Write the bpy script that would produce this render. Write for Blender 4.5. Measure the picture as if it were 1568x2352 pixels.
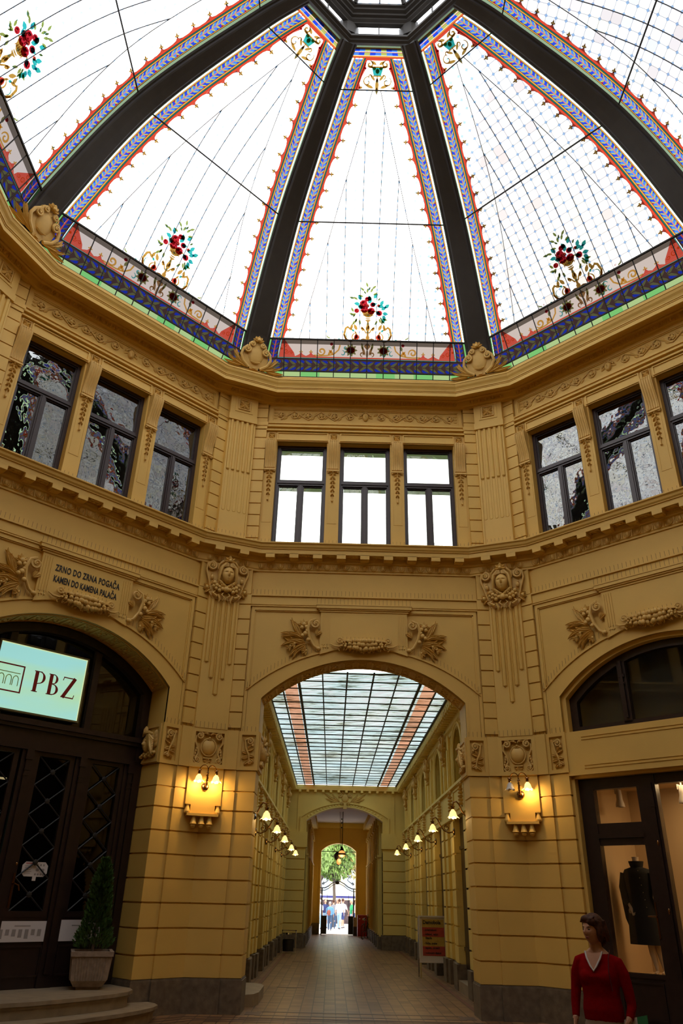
import bpy, math, random
import numpy as np
from mathutils import Vector, Matrix

for _o in list(bpy.data.objects):
    bpy.data.objects.remove(_o)
SC = bpy.context.scene
COL = SC.collection
K = 0.845            # building units -> metres
PI = math.pi
rad = math.radians
random.seed(7)

# ------------------------------------------------------------ camera
cam_d = bpy.data.cameras.new('camera')
cam = bpy.data.objects.new('camera', cam_d)
COL.objects.link(cam)
PITCH, YAW, ROLL = rad(27.612217), rad(-0.069886), rad(1.412799)
fw = Vector((-math.sin(YAW)*math.cos(PITCH), math.cos(YAW)*math.cos(PITCH), math.sin(PITCH)))
rt = Vector((math.cos(YAW), math.sin(YAW), 0))
up = rt.cross(fw)
r2 = rt*math.cos(ROLL) + up*math.sin(ROLL)
u2 = -rt*math.sin(ROLL) + up*math.cos(ROLL)
M = Matrix((r2, u2, -fw)).transposed().to_4x4()
M.translation = Vector((-0.63087, -8.68389, 2.03425))*K
cam.matrix_world = M
cam_d.sensor_fit = 'VERTICAL'
cam_d.sensor_height = 36.0
cam_d.lens = 36.0*1696.164/2352
cam_d.clip_start = 0.05
cam_d.clip_end = 500
SC.camera = cam

# ------------------------------------------------------------ world, exposure
SC.view_settings.view_transform = 'Standard'
SC.view_settings.look = 'None'
SC.view_settings.gamma = 1
SC.view_settings.use_curve_mapping = False
SC.view_settings.exposure = 0.18
SKY = 4.7
world = bpy.data.worlds.new('overcast_sky')
SC.world = world
world.use_nodes = True
wn = world.node_tree.nodes; wl = world.node_tree.links
wn.clear()
w_out = wn.new('ShaderNodeOutputWorld'); w_bg = wn.new('ShaderNodeBackground')
w_tc = wn.new('ShaderNodeTexCoord'); w_no = wn.new('ShaderNodeTexNoise'); w_cr = wn.new('ShaderNodeValToRGB')
w_no.inputs['Scale'].default_value = 1.6; w_no.inputs['Detail'].default_value = 3
w_cr.color_ramp.elements[0].position = 0.3; w_cr.color_ramp.elements[0].color = (0.78, 0.87, 1.0, 1)
w_cr.color_ramp.elements[1].position = 0.6; w_cr.color_ramp.elements[1].color = (1.0, 0.99, 0.97, 1)
wl.new(w_tc.outputs['Generated'], w_no.inputs['Vector']); wl.new(w_no.outputs['Fac'], w_cr.inputs['Fac'])
wl.new(w_cr.outputs['Color'], w_bg.inputs['Color']); wl.new(w_bg.outputs[0], w_out.inputs[0])
w_bg.inputs['Strength'].default_value = SKY
SC.cycles.max_bounces = 8
SC.cycles.diffuse_bounces = 5
SC.cycles.glossy_bounces = 3
SC.cycles.transmission_bounces = 4
SC.cycles.transparent_max_bounces = 16
SC.cycles.sample_clamp_indirect = 6.0
SC.cycles.caustics_reflective = False
SC.cycles.caustics_refractive = False

def portal(name, x, y, z, sx, sy, rot):
    """daylight enters the hall through its glass roofs; a portal only guides the sampling of the sky"""
    d = bpy.data.lights.new(name, 'AREA'); d.shape = 'RECTANGLE'
    d.size = sx*K; d.size_y = sy*K
    d.cycles.is_portal = True
    o = bpy.data.objects.new(name, d); COL.objects.link(o)
    o.location = Vector((x, y, z))*K; o.rotation_euler = rot
portal('sky_portal_dome', 0, 0, 15.05, 16.4, 16.4, (0, 0, 0))
portal('sky_portal_corridor', 0, 19.5, 7.35, 5.2, 21.5, (0, 0, 0))
portal('sky_portal_gate', 0, 45.8, 2.6, 3.0, 5.4, (rad(-90), 0, 0))
portal('sky_portal_window', 0, 8.9, 11.6, 5.2, 3.1, (rad(-90), 0, 0))

# ------------------------------------------------------------ materials
def new_mat(name):
    m = bpy.data.materials.new(name); m.use_nodes = True
    return m, m.node_tree.nodes, m.node_tree.links
def lin(c):
    return tuple((x/12.92 if x <= 0.04045 else ((x+0.055)/1.055)**2.4) for x in c)
def plain(name, col, rough=0.6, metal=0.0, noise=0.0, nscale=4.0, bump=0.0, bscale=60.0, spec=0.5):
    m, n, l = new_mat(name)
    b = n['Principled BSDF']
    b.inputs['Roughness'].default_value = rough
    b.inputs['Metallic'].default_value = metal
    b.inputs['Specular IOR Level'].default_value = spec
    if noise > 0 or bump > 0:
        tc = n.new('ShaderNodeTexCoord')
    if noise > 0:
        t = n.new('ShaderNodeTexNoise'); t.inputs['Scale'].default_value = nscale; t.inputs['Detail'].default_value = 6
        r = n.new('ShaderNodeValToRGB')
        r.color_ramp.elements[0].position = 0.3; r.color_ramp.elements[1].position = 0.72
        r.color_ramp.elements[0].color = tuple(c*(1-noise) for c in col)+(1,)
        r.color_ramp.elements[1].color = tuple(min(1, c*(1+noise*0.6)) for c in col)+(1,)
        l.new(tc.outputs['Object'], t.inputs['Vector']); l.new(t.outputs['Fac'], r.inputs['Fac'])
        l.new(r.outputs['Color'], b.inputs['Base Color'])
    else:
        b.inputs['Base Color'].default_value = tuple(col)+(1,)
    if bump > 0:
        t2 = n.new('ShaderNodeTexNoise'); t2.inputs['Scale'].default_value = bscale; t2.inputs['Detail'].default_value = 4
        bp = n.new('ShaderNodeBump'); bp.inputs['Strength'].default_value = bump; bp.inputs['Distance'].default_value = 0.01
        l.new(tc.outputs['Object'], t2.inputs['Vector']); l.new(t2.outputs['Fac'], bp.inputs['Height'])
        l.new(bp.outputs['Normal'], b.inputs['Normal'])
    return m
MAT = {}
OCH = (0.67, 0.43, 0.10)
MAT['plaster'] = plain('ochre_plaster', OCH, 0.62, noise=0.07, nscale=1.3, bump=0.12, bscale=90)
MAT['relief'] = plain('ochre_relief', (0.64, 0.405, 0.105), 0.6, noise=0.10, nscale=7, bump=0.1, bscale=120)
MAT['corridor'] = plain('pale_ochre_plaster', (0.78, 0.58, 0.16), 0.62, noise=0.07, nscale=1.3)
MAT['stone'] = plain('plinth_stone', (0.155, 0.115, 0.075), 0.5, noise=0.35, nscale=9, bump=0.25, bscale=40)
MAT['stepstone'] = plain('step_stone', (0.30, 0.23, 0.145), 0.45, noise=0.22, nscale=6, bump=0.2, bscale=50)
MAT['planter'] = plain('planter_concrete', (0.34, 0.25, 0.18), 0.75, noise=0.25, nscale=14, bump=0.4, bscale=90)
MAT['wood'] = plain('dark_wood', (0.022, 0.011, 0.009), 0.32, noise=0.3, nscale=8)
MAT['winframe'] = plain('brown_window_paint', (0.030, 0.016, 0.017), 0.35, noise=0.15, nscale=8)
MAT['iron'] = plain('dome_iron', (0.030, 0.025, 0.020), 0.55, noise=0.2, nscale=4)
MAT['lead'] = plain('lead_came', (0.012, 0.011, 0.010), 0.6)
MAT['blackiron'] = plain('black_wrought_iron', (0.008, 0.008, 0.008), 0.4)
MAT['brass'] = plain('aged_brass', (0.30, 0.16, 0.07), 0.22, metal=1.0)
MAT['chrome'] = plain('chrome', (0.55, 0.53, 0.5), 0.2, metal=1.0)
MAT['white'] = plain('white_board', (0.62, 0.56, 0.52), 0.5)
MAT['paper'] = plain('white_paper', (0.62, 0.58, 0.58), 0.7)
MAT['black'] = plain('black_ink', (0.006, 0.005, 0.005), 0.6)
MAT['darkbin'] = plain('dark_bin', (0.012, 0.010, 0.008), 0.5)
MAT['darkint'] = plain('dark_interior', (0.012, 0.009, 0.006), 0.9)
MAT['ceilwhite'] = plain('white_ceiling', (0.55, 0.50, 0.48), 0.8)
MAT['spike'] = plain('bird_spike_steel', (0.05, 0.04, 0.02), 0.5)
MAT['stepinlay'] = plain('inlay_dark', (0.085, 0.05, 0.04), 0.4, noise=0.2, nscale=20)
MAT['inlayred'] = plain('inlay_red', (0.16, 0.05, 0.03), 0.4, noise=0.2, nscale=20)

def emis(name, col, st, base=(0.5, 0.5, 0.5)):
    m, n, l = new_mat(name); b = n['Principled BSDF']
    b.inputs['Base Color'].default_value = base+(1,)
    b.inputs['Emission Color'].default_value = tuple(col)+(1,)
    b.inputs['Emission Strength'].default_value = st
    return m
MAT['bulb'] = emis('lit_bulb', (1.0, 0.72, 0.30), 22)
MAT['petal_lit'] = emis('lit_glass_shade', (1.0, 0.60, 0.18), 1.6, (0.8, 0.7, 0.5))
MAT['petal_off'] = plain('frosted_shade', (0.62, 0.58, 0.52), 0.3)
MAT['tube'] = emis('shop_light', (1.0, 0.78, 0.45), 7)

def glassy(name, tint, mix=0.25, rough=0.03, wave=0.0, wscale=3.0, spec=None):
    """clear pane: transparent with a little mirror gloss"""
    m, n, l = new_mat(name)
    n.remove(n['Principled BSDF'])
    out = n['Material Output']
    t = n.new('ShaderNodeBsdfTransparent'); t.inputs[0].default_value = tuple(tint)+(1,)
    g = n.new('ShaderNodeBsdfGlossy'); g.inputs['Roughness'].default_value = rough; g.inputs['Color'].default_value = (0.9, 0.9, 0.9, 1)
    fr = n.new('ShaderNodeFresnel'); fr.inputs['IOR'].default_value = 1.5
    mx = n.new('ShaderNodeMixShader')
    ad = n.new('ShaderNodeMath'); ad.operation = 'MULTIPLY'; ad.inputs[1].default_value = mix*4
    l.new(fr.outputs[0], ad.inputs[0]); l.new(ad.outputs[0], mx.inputs[0]); l.new(t.outputs[0], mx.inputs[1]); l.new(g.outputs[0], mx.inputs[2])
    l.new(mx.outputs[0], out.inputs['Surface'])
    if wave > 0:
        tc = n.new('ShaderNodeTexCoord'); no = n.new('ShaderNodeTexNoise'); no.inputs['Scale'].default_value = wscale; no.inputs['Detail'].default_value = 2
        bp = n.new('ShaderNodeBump'); bp.inputs['Strength'].default_value = wave; bp.inputs['Distance'].default_value = 0.02
        l.new(tc.outputs['Object'], no.inputs['Vector']); l.new(no.outputs['Fac'], bp.inputs['Height'])
        l.new(bp.outputs['Normal'], g.inputs['Normal']); l.new(bp.outputs['Normal'], fr.inputs['Normal'])
    return m
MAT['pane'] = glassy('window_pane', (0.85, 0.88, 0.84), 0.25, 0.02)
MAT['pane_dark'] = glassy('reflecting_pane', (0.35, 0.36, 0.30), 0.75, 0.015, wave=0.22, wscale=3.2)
MAT['shopglass'] = glassy('shop_glass', (0.9, 0.9, 0.88), 0.12, 0.01)

def tint(name, col):
    m, n, l = new_mat(name)
    n.remove(n['Principled BSDF'])
    t = n.new('ShaderNodeBsdfTransparent'); t.inputs[0].default_value = tuple(col)+(1,)
    l.new(t.outputs[0], n['Material Output'].inputs['Surface'])
    return m
G = 1.0/SKY/1.13
MAT['g_blue'] = tint('blue_glass', (0.03*G, 0.09*G, 0.90*G))
MAT['g_lblue'] = tint('light_blue_glass', (0.10*G, 0.32*G, 1.1*G))
MAT['g_mag'] = tint('magenta_glass', (0.55*G, 0.01*G, 0.14*G))
MAT['g_stem'] = tint('stem_pink_glass', (0.95*G, 0.30*G, 0.16*G))
MAT['g_leaf'] = tint('leaf_green_glass', (0.62*G, 0.66*G, 0.16*G))
MAT['g_leafd'] = tint('leaf_dark_green_glass', (0.10*G, 0.18*G, 0.03*G))
MAT['g_org'] = tint('orange_glass', (1.0*G, 0.42*G, 0.07*G))
MAT['g_red'] = tint('red_glass', (0.90*G, 0.09*G, 0.04*G))
MAT['g_teal'] = tint('teal_glass', (0.01*G, 0.22*G, 0.17*G))
MAT['g_cyan'] = tint('cyan_glass', (0.05*G, 0.60*G, 0.58*G))
MAT['g_gold'] = tint('gold_glass', (0.72*G, 0.38*G, 0.07*G))
MAT['g_golddk'] = tint('gold_dark_glass', (0.30*G, 0.15*G, 0.03*G))
MAT['g_green'] = tint('bright_green_glass', (0.24*G, 0.62*G, 0.16*G))
MAT['g_lgreen'] = tint('pale_green_glass', (0.68, 0.98, 0.62))
MAT['g_darkpaint'] = tint('dark_paint_glass', (0.06*G, 0.035*G, 0.025*G))
MAT['g_rose'] = tint('rose_glass', (0.75*G, 0.03*G, 0.05*G))
MAT['g_roselt'] = tint('rose_light_glass', (1.0*G, 0.42*G, 0.36*G))
# the same tones as thin paint fired on the pale panes (they filter what the pane already lets through)
for _n, _c in (('gold', (.72, .40, .08)), ('golddk', (.32, .16, .04)), ('rose', (.75, .03, .05)), ('roselt', (1, .42, .36)), ('cyan', (.05, .62, .60)), ('leaf', (.40, .50, .12)), ('leafd', (.10, .18, .04)),
               ('org', (1, .42, .07)), ('red', (.92, .12, .07)), ('darkpaint', (.08, .03, .03)), ('teal', (.02, .30, .25))):
    MAT['f_'+_n] = tint('fired_'+_n, tuple(x*G*1.45 for x in _c))
for _n, _c in (('gold', (.75, .45, .10)), ('golddk', (.30, .18, .08)), ('rose', (.36, .03, .04)), ('leaf', (.22, .24, .10)), ('red', (.85, .14, .10)), ('teal', (.10, .48, .52)), ('pink', (.95, .40, .30))):
    MAT['o_'+_n] = tint('band_'+_n, _c)
# tones of the lowest band of panes (shade of the parapet outside painted into the tints)
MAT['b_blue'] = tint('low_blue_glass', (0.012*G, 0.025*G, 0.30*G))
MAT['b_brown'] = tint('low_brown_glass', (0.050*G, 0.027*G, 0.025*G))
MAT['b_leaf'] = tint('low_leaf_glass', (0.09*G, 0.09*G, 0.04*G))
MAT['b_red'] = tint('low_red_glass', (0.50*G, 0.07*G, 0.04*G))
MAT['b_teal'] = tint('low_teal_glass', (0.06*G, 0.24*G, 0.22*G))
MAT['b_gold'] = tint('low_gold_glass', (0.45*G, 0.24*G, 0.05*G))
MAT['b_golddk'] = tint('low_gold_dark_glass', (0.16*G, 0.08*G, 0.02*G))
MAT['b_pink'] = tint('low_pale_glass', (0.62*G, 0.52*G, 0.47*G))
MAT['b_shade'] = tint('low_shadow_glass', (0.13*G, 0.10*G, 0.08*G))  # dark strip below the kink bar: its soft shadow painted as a tint
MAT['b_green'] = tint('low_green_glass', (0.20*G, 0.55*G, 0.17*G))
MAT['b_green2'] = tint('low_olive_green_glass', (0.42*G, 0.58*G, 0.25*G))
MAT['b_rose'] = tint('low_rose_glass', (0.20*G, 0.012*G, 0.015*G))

def dome_glass():
    """field of the dome panels: pale octagon panes, small blue squares, thin lead lines; UV is in units"""
    m, n, l = new_mat('octagon_pane_glass')
    n.remove(n['Principled BSDF'])
    uv = n.new('ShaderNodeUVMap'); sx = n.new('ShaderNodeSeparateXYZ'); l.new(uv.outputs[0], sx.inputs[0])
    P = 0.2333
    def mth(op, a, b=None, c=None):
        x = n.new('ShaderNodeMath'); x.operation = op
        for i, v in enumerate((a, b, c)):
            if v is None: continue
            if isinstance(v, (int, float)): x.inputs[i].default_value = v
            else: l.new(v, x.inputs[i])
        return x.outputs[0]
    u = mth('DIVIDE', sx.outputs[0], P*2); v = mth('DIVIDE', sx.outputs[1], P*2)
    u = mth('ADD', u, 0.5)
    fa = mth('ABSOLUTE', mth('SUBTRACT', mth('FRACT', mth('ADD', mth('MULTIPLY', u, 2.0), 0.5)), 0.5))
    fb = mth('ABSOLUTE', mth('SUBTRACT', mth('FRACT', mth('ADD', mth('MULTIPLY', v, 2.0), 0.5)), 0.5))
    d = mth('ADD', fa, fb)                       # distance to the nearest corner of the pane grid
    blue = mth('LESS_THAN', d, 0.16)
    edge = mth('LESS_THAN', mth('ABSOLUTE', mth('SUBTRACT', d, 0.17)), 0.018)
    # lines joining diamonds
    lu = mth('ABSOLUTE', mth('SUBTRACT', mth('FRACT', mth('MULTIPLY', u, 2.0)), 0.5))
    lv = mth('ABSOLUTE', mth('SUBTRACT', mth('FRACT', mth('MULTIPLY', v, 2.0)), 0.5))
    line = mth('LESS_THAN', mth('MINIMUM', mth('SUBTRACT', 0.5, lu), mth('SUBTRACT', 0.5, lv)), 0.016)
    line = mth('MAXIMUM', line, edge)
    # per pane tone
    fl = n.new('ShaderNodeCombineXYZ')
    l.new(mth('FLOOR', mth('MULTIPLY', u, 2.0)), fl.inputs[0]); l.new(mth('FLOOR', mth('MULTIPLY', v, 2.0)), fl.inputs[1])
    wn_ = n.new('ShaderNodeTexWhiteNoise'); wn_.noise_dimensions = '2D'; l.new(fl.outputs[0], wn_.inputs['Vector'])
    cr = n.new('ShaderNodeValToRGB'); cr.color_ramp.interpolation = 'LINEAR'
    e = cr.color_ramp.elements
    e[0].position = 0; e[0].color = (0.86, 0.86, 0.86, 1); e[1].position = 1; e[1].color = (0.70, 0.62, 0.58, 1)
    for p, c in ((0.3, (0.86, 0.84, 0.80)), (0.5, (0.72, 0.70, 0.72)), (0.7, (0.82, 0.78, 0.66)), (0.85, (0.80, 0.74, 0.74))):
        q = e.new(p); q.color = c+(1,)
    l.new(wn_.outputs['Value'], cr.inputs['Fac'])
    # large scale age tone and painted shade of the glass
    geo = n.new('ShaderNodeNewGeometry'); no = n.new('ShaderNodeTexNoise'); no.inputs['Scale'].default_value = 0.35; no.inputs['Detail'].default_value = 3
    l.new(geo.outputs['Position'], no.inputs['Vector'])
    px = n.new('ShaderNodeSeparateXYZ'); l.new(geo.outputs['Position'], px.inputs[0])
    # a neighbouring building's shade, painted into the panes over the right hand side
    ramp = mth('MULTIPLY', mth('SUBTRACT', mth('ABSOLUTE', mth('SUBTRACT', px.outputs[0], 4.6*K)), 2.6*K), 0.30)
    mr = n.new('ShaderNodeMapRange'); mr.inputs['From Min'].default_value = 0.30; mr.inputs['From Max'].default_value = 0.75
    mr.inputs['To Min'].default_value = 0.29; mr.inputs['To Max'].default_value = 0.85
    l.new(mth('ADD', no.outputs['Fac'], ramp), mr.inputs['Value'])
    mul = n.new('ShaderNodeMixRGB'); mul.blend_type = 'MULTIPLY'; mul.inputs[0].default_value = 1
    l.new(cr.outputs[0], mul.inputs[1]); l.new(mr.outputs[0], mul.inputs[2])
    m1 = n.new('ShaderNodeMixRGB'); l.new(blue, m1.inputs[0]); l.new(mul.outputs[0], m1.inputs[1]); m1.inputs[2].default_value = (0.20*G*1.6, 0.52*G*1.6, 1.0*G*1.6, 1)
    bl = n.new('ShaderNodeMixRGB'); bl.blend_type = 'MULTIPLY'; bl.inputs[0].default_value = 1; l.new(mul.outputs[0], bl.inputs[1]); bl.inputs[2].default_value = (0.30, 0.58, 1.0, 1); l.new(bl.outputs[0], m1.inputs[2])
    ln = n.new('ShaderNodeMixRGB'); ln.blend_type = 'MULTIPLY'; ln.inputs[0].default_value = 1; l.new(mul.outputs[0], ln.inputs[1]); ln.inputs[2].default_value = (0.34, 0.34, 0.36, 1)
    m2 = n.new('ShaderNodeMixRGB'); l.new(line, m2.inputs[0]); l.new(m1.outputs[0], m2.inputs[1]); l.new(ln.outputs[0], m2.inputs[2])
    t = n.new('ShaderNodeBsdfTransparent'); l.new(m2.outputs[0], t.inputs[0])
    l.new(t.outputs[0], n['Material Output'].inputs['Surface'])
    return m
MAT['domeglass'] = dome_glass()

def skylight_glass():
    m, n, l = new_mat('ribbed_skylight_glass')
    n.remove(n['Principled BSDF'])
    tc = n.new('ShaderNodeTexCoord')
    mp = n.new('ShaderNodeMapping'); mp.inputs['Scale'].default_value = (0.9, 7.0, 1)
    no = n.new('ShaderNodeTexNoise'); no.inputs['Scale'].default_value = 2.2; no.inputs['Detail'].default_value = 5; no.inputs['Roughness'].default_value = 0.65
    l.new(tc.outputs['Object'], mp.inputs[0]); l.new(mp.outputs[0], no.inputs['Vector'])
    cr = n.new('ShaderNodeValToRGB'); e = cr.color_ramp.elements
    e[0].position = 0.30; e[0].color = (0.02, 0.02, 0.012, 1)
    e[1].position = 0.62; e[1].color = (1.6*G, 1.75*G, 1.75*G, 1)
    q = e.new(0.36); q.color = (0.8*G, 0.82*G, 0.62*G, 1)
    q = e.new(0.43); q.color = (1.2*G, 1.38*G, 1.33*G, 1)
    n3 = n.new('ShaderNodeTexNoise'); n3.inputs['Scale'].default_value = 0.55; n3.inputs['Detail'].default_value = 3
    l.new(tc.outputs['Object'], n3.inputs['Vector'])
    ma = n.new('ShaderNodeMath'); ma.operation = 'MULTIPLY_ADD'; ma.inputs[1].default_value = 0.55; ma.inputs[2].default_value = -0.315
    l.new(n3.outputs['Fac'], ma.inputs[0]); mb_ = n.new('ShaderNodeMath'); mb_.operation = 'ADD'; l.new(no.outputs['Fac'], mb_.inputs[0]); l.new(ma.outputs[0], mb_.inputs[1])
    l.new(mb_.outputs[0], cr.inputs['Fac'])
    n2 = n.new('ShaderNodeTexNoise'); n2.inputs['Scale'].default_value = 0.35; n2.inputs['Detail'].default_value = 2
    l.new(tc.outputs['Object'], n2.inputs['Vector'])
    cr2 = n.new('ShaderNodeValToRGB'); f = cr2.color_ramp.elements
    f[0].position = 0.35; f[0].color = (0.72, 0.86, 0.92, 1); f[1].position = 0.65; f[1].color = (1, 1, 0.95, 1)
    l.new(n2.outputs['Fac'], cr2.inputs['Fac'])
    mx = n.new('ShaderNodeMixRGB'); mx.blend_type = 'MULTIPLY'; mx.inputs[0].default_value = 1
    l.new(cr.outputs[0], mx.inputs[1]); l.new(cr2.outputs[0], mx.inputs[2])
    t = n.new('ShaderNodeBsdfTransparent'); l.new(mx.outputs[0], t.inputs[0])
    l.new(t.outputs[0], n['Material Output'].inputs['Surface'])
    return m
MAT['skylight'] = skylight_glass()
MAT['skyred'] = tint('red_skylight_strip', (1.0, 0.42, 0.26))

def tile_floor():
    m, n, l = new_mat('terracotta_tiles')
    b = n['Principled BSDF']; b.inputs['Roughness'].default_value = 0.36; b.inputs['Specular IOR Level'].default_value = 0.35
    tc = n.new('ShaderNodeTexCoord')
    br = n.new('ShaderNodeTexBrick')
    br.offset = 0.0; br.squash = 1.0
    br.inputs['Scale'].default_value = 1.0/K
    br.inputs['Brick Width'].default_value = 0.24; br.inputs['Row Height'].default_value = 0.24
    br.inputs['Mortar Size'].default_value = 0.010; br.inputs['Mortar Smooth'].default_value = 0.1; br.inputs['Bias'].default_value = -0.2
    br.inputs['Color1'].default_value = (0.27, 0.145, 0.062, 1); br.inputs['Color2'].default_value = (0.10, 0.050, 0.024, 1)
    br.inputs['Mortar'].default_value = (0.03, 0.018, 0.012, 1)
    l.new(tc.outputs['Object'], br.inputs['Vector'])
    no = n.new('ShaderNodeTexNoise'); no.inputs['Scale'].default_value = 3; no.inputs['Detail'].default_value = 5
    l.new(tc.outputs['Object'], no.inputs['Vector'])
    mr = n.new('ShaderNodeMapRange'); mr.inputs['To Min'].default_value = 0.72; mr.inputs['To Max'].default_value = 1.2
    l.new(no.outputs['Fac'], mr.inputs['Value'])
    mx = n.new('ShaderNodeMixRGB'); mx.blend_type = 'MULTIPLY'; mx.inputs[0].default_value = 1
    l.new(br.outputs['Color'], mx.inputs[1]); l.new(mr.outputs[0], mx.inputs[2]); l.new(mx.outputs[0], b.inputs['Base Color'])
    bp = n.new('ShaderNodeBump'); bp.inputs['Strength'].default_value = 0.4; bp.inputs['Distance'].default_value = 0.004; bp.invert = True
    l.new(br.outputs['Fac'], bp.inputs['Height']); l.new(bp.outputs[0], b.inputs['Normal'])
    return m
MAT['tiles'] = tile_floor()

# ------------------------------------------------------------ mesh builder
class MB:
    def __init__(s): s.v = []; s.f = []; s.m = []; s.uv = {}; s.cm = 0; s.X = None
    def mat(s, i): s.cm = i; return s
    def add(s, vs, fs):
        o = len(s.v)
        if s.X: vs = [s.X(*p) for p in vs]
        s.v += [tuple(p) for p in vs]
        for f in fs:
            s.f.append(tuple(o+i for i in f)); s.m.append(s.cm)
        return s
    def box(s, x0, x1, y0, y1, z0, z1):
        return s.add([(x0,y0,z0),(x1,y0,z0),(x1,y1,z0),(x0,y1,z0),(x0,y0,z1),(x1,y0,z1),(x1,y1,z1),(x0,y1,z1)],
                     [(0,3,2,1),(4,5,6,7),(0,1,5,4),(1,2,6,5),(2,3,7,6),(3,0,4,7)])
    def prism(s, poly, y0, y1):
        """polygon in (x,z) extruded along y"""
        k = len(poly)
        return s.add([(x,y0,z) for x,z in poly]+[(x,y1,z) for x,z in poly],
                     [tuple(range(k)), tuple(range(2*k-1,k-1,-1))]+[(i,i+k,(i+1)%k+k,(i+1)%k) for i in range(k)])
    def vprism(s, poly, z0, z1):
        """footprint polygon in (x,y) extruded up"""
        k = len(poly)
        return s.add([(x,y,z0) for x,y in poly]+[(x,y,z1) for x,y in poly],
                     [tuple(range(k-1,-1,-1)), tuple(range(k,2*k))]+[(i,(i+1)%k,(i+1)%k+k,i+k) for i in range(k)])
    def strip(s, A, B, closed=False):
        """quads between two polylines"""
        k = len(A)
        fs = [(i, i+1, k+i+1, k+i) for i in range(k-1)]
        if closed: fs.append((k-1, 0, k, 2*k-1))
        return s.add(list(A)+list(B), fs)
    def tube(s, pts, r, n=6, caps=True, flat=1.0):
        P = [Vector(p) for p in pts]
        R = r if isinstance(r, (list, tuple)) else [r]*len(P)
        vs = []; fs = []; prev = None
        for i, p in enumerate(P):
            t = (P[min(i+1, len(P)-1)]-P[max(i-1, 0)])
            if t.length < 1e-9: t = Vector((0, 0, 1))
            t.normalize()
            if prev is None:
                a = Vector((0, 1, 0)) if abs(t.y) < 0.9 else Vector((1, 0, 0))
                u = t.cross(a).normalized()
            else:
                u = (prev - t*prev.dot(t))
                u = u.normalized() if u.length > 1e-6 else t.orthogonal().normalized()
            prev = u; w = t.cross(u)
            for j in range(n):
                a = 2*PI*j/n
                vs.append(tuple(p + u*(R[i]*math.cos(a)) + w*(R[i]*flat*math.sin(a))))
        for i in range(len(P)-1):
            for j in range(n):
                fs.append((i*n+j, i*n+(j+1)%n, (i+1)*n+(j+1)%n, (i+1)*n+j))
        if caps:
            fs.append(tuple(range(n-1, -1, -1))); fs.append(tuple((len(P)-1)*n+j for j in range(n)))
        return s.add(vs, fs)
    def ball(s, c, rx, ry=None, rz=None, n=8, m=5):
        ry = rx if ry is None else ry; rz = rx if rz is None else rz
        vs = [(c[0], c[1], c[2]-rz)]; fs = []
        for i in range(1, m):
            a = -PI/2+PI*i/m
            for j in range(n):
                b = 2*PI*j/n
                vs.append((c[0]+rx*math.cos(a)*math.cos(b), c[1]+ry*math.cos(a)*math.sin(b), c[2]+rz*math.sin(a)))
        vs.append((c[0], c[1], c[2]+rz)); L = len(vs)-1
        for j in range(n):
            fs.append((0, 1+(j+1)%n, 1+j)); fs.append((L, L-n+j, L-n+(j+1)%n))
        for i in range(m-2):
            for j in range(n):
                fs.append((1+i*n+j, 1+i*n+(j+1)%n, 1+(i+1)*n+(j+1)%n, 1+(i+1)*n+j))
        return s.add(vs, fs)
    def lathe(s, prof, c=(0,0,0), n=16, wob=0.0, k=5):
        """profile (radius, height) about the z axis"""
        vs = []; fs = []
        for r, z in prof:
            for j in range(n):
                a = 2*PI*j/n; q = r*(1+wob*math.cos(k*a))
                vs.append((c[0]+q*math.cos(a), c[1]+q*math.sin(a), c[2]+z))
        for i in range(len(prof)-1):
            for j in range(n):
                fs.append((i*n+j, i*n+(j+1)%n, (i+1)*n+(j+1)%n, (i+1)*n+j))
        return s.add(vs, fs)
    def leaf(s, x, z, ang, L, W, bend=0.0, h=0.05, y=0.0, n=7, rib=0.5):
        """carved blade on the plane y, standing out towards -y; ang in degrees from +x"""
        a = rad(ang); px, pz = x, z; C = []; 
        for i in range(n+1):
            t = i/n; C.append((px, pz, a)); px += L/n*math.cos(a); pz += L/n*math.sin(a); a += rad(bend)/n
        vs = []; fs = []
        for i, (cx, cz, aa) in enumerate(C):
            t = i/n; w = W*0.5*(math.sin(PI*min(1, t*0.93+0.07))**0.7); hh = h*(math.sin(PI*(0.12+0.8*t)))
            nx, nz = -math.sin(aa), math.cos(aa)
            vs += [(cx+nx*w, y, cz+nz*w), (cx+nx*w*0.55, y-hh, cz+nz*w*0.55), (cx, y-hh*rib, cz), (cx-nx*w*0.55, y-hh, cz-nz*w*0.55), (cx-nx*w, y, cz-nz*w)]
        for i in range(n):
            for j in range(4):
                fs.append((i*5+j, (i+1)*5+j, (i+1)*5+j+1, i*5+j+1))
        return s.add(vs, fs)
    def spiral(s, cx, cz, R, turns=1.7, start=90, dirn=1, r0=0.03, r1=0.02, y=-0.03, n=22, tail=None, depth=0.03):
        pts = []; rs = []
        if tail:
            for p in tail: pts.append((p[0], y*0.6, p[1])); rs.append(r0*0.9)
        for i in range(n+1):
            t = i/n; a = rad(start)+dirn*turns*2*PI*t; q = R*(1-0.82*t)
            pts.append((cx+q*math.cos(a), y-depth*t, cz+q*math.sin(a))); rs.append(r0+(r1-r0)*t)
        s.tube(pts, rs, 6)
        s.ball((cx, y-depth, cz), R*0.24, R*0.24, R*0.24, 8, 5)
        return s
    def frame(s, x0, x1, z0, z1, w, y0, y1):
        s.box(x0, x1, y0, y1, z0, z0+w); s.box(x0, x1, y0, y1, z1-w, z1)
        s.box(x0, x0+w, y0, y1, z0+w, z1-w); s.box(x1-w, x1, y0, y1, z0+w, z1-w); return s
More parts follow.
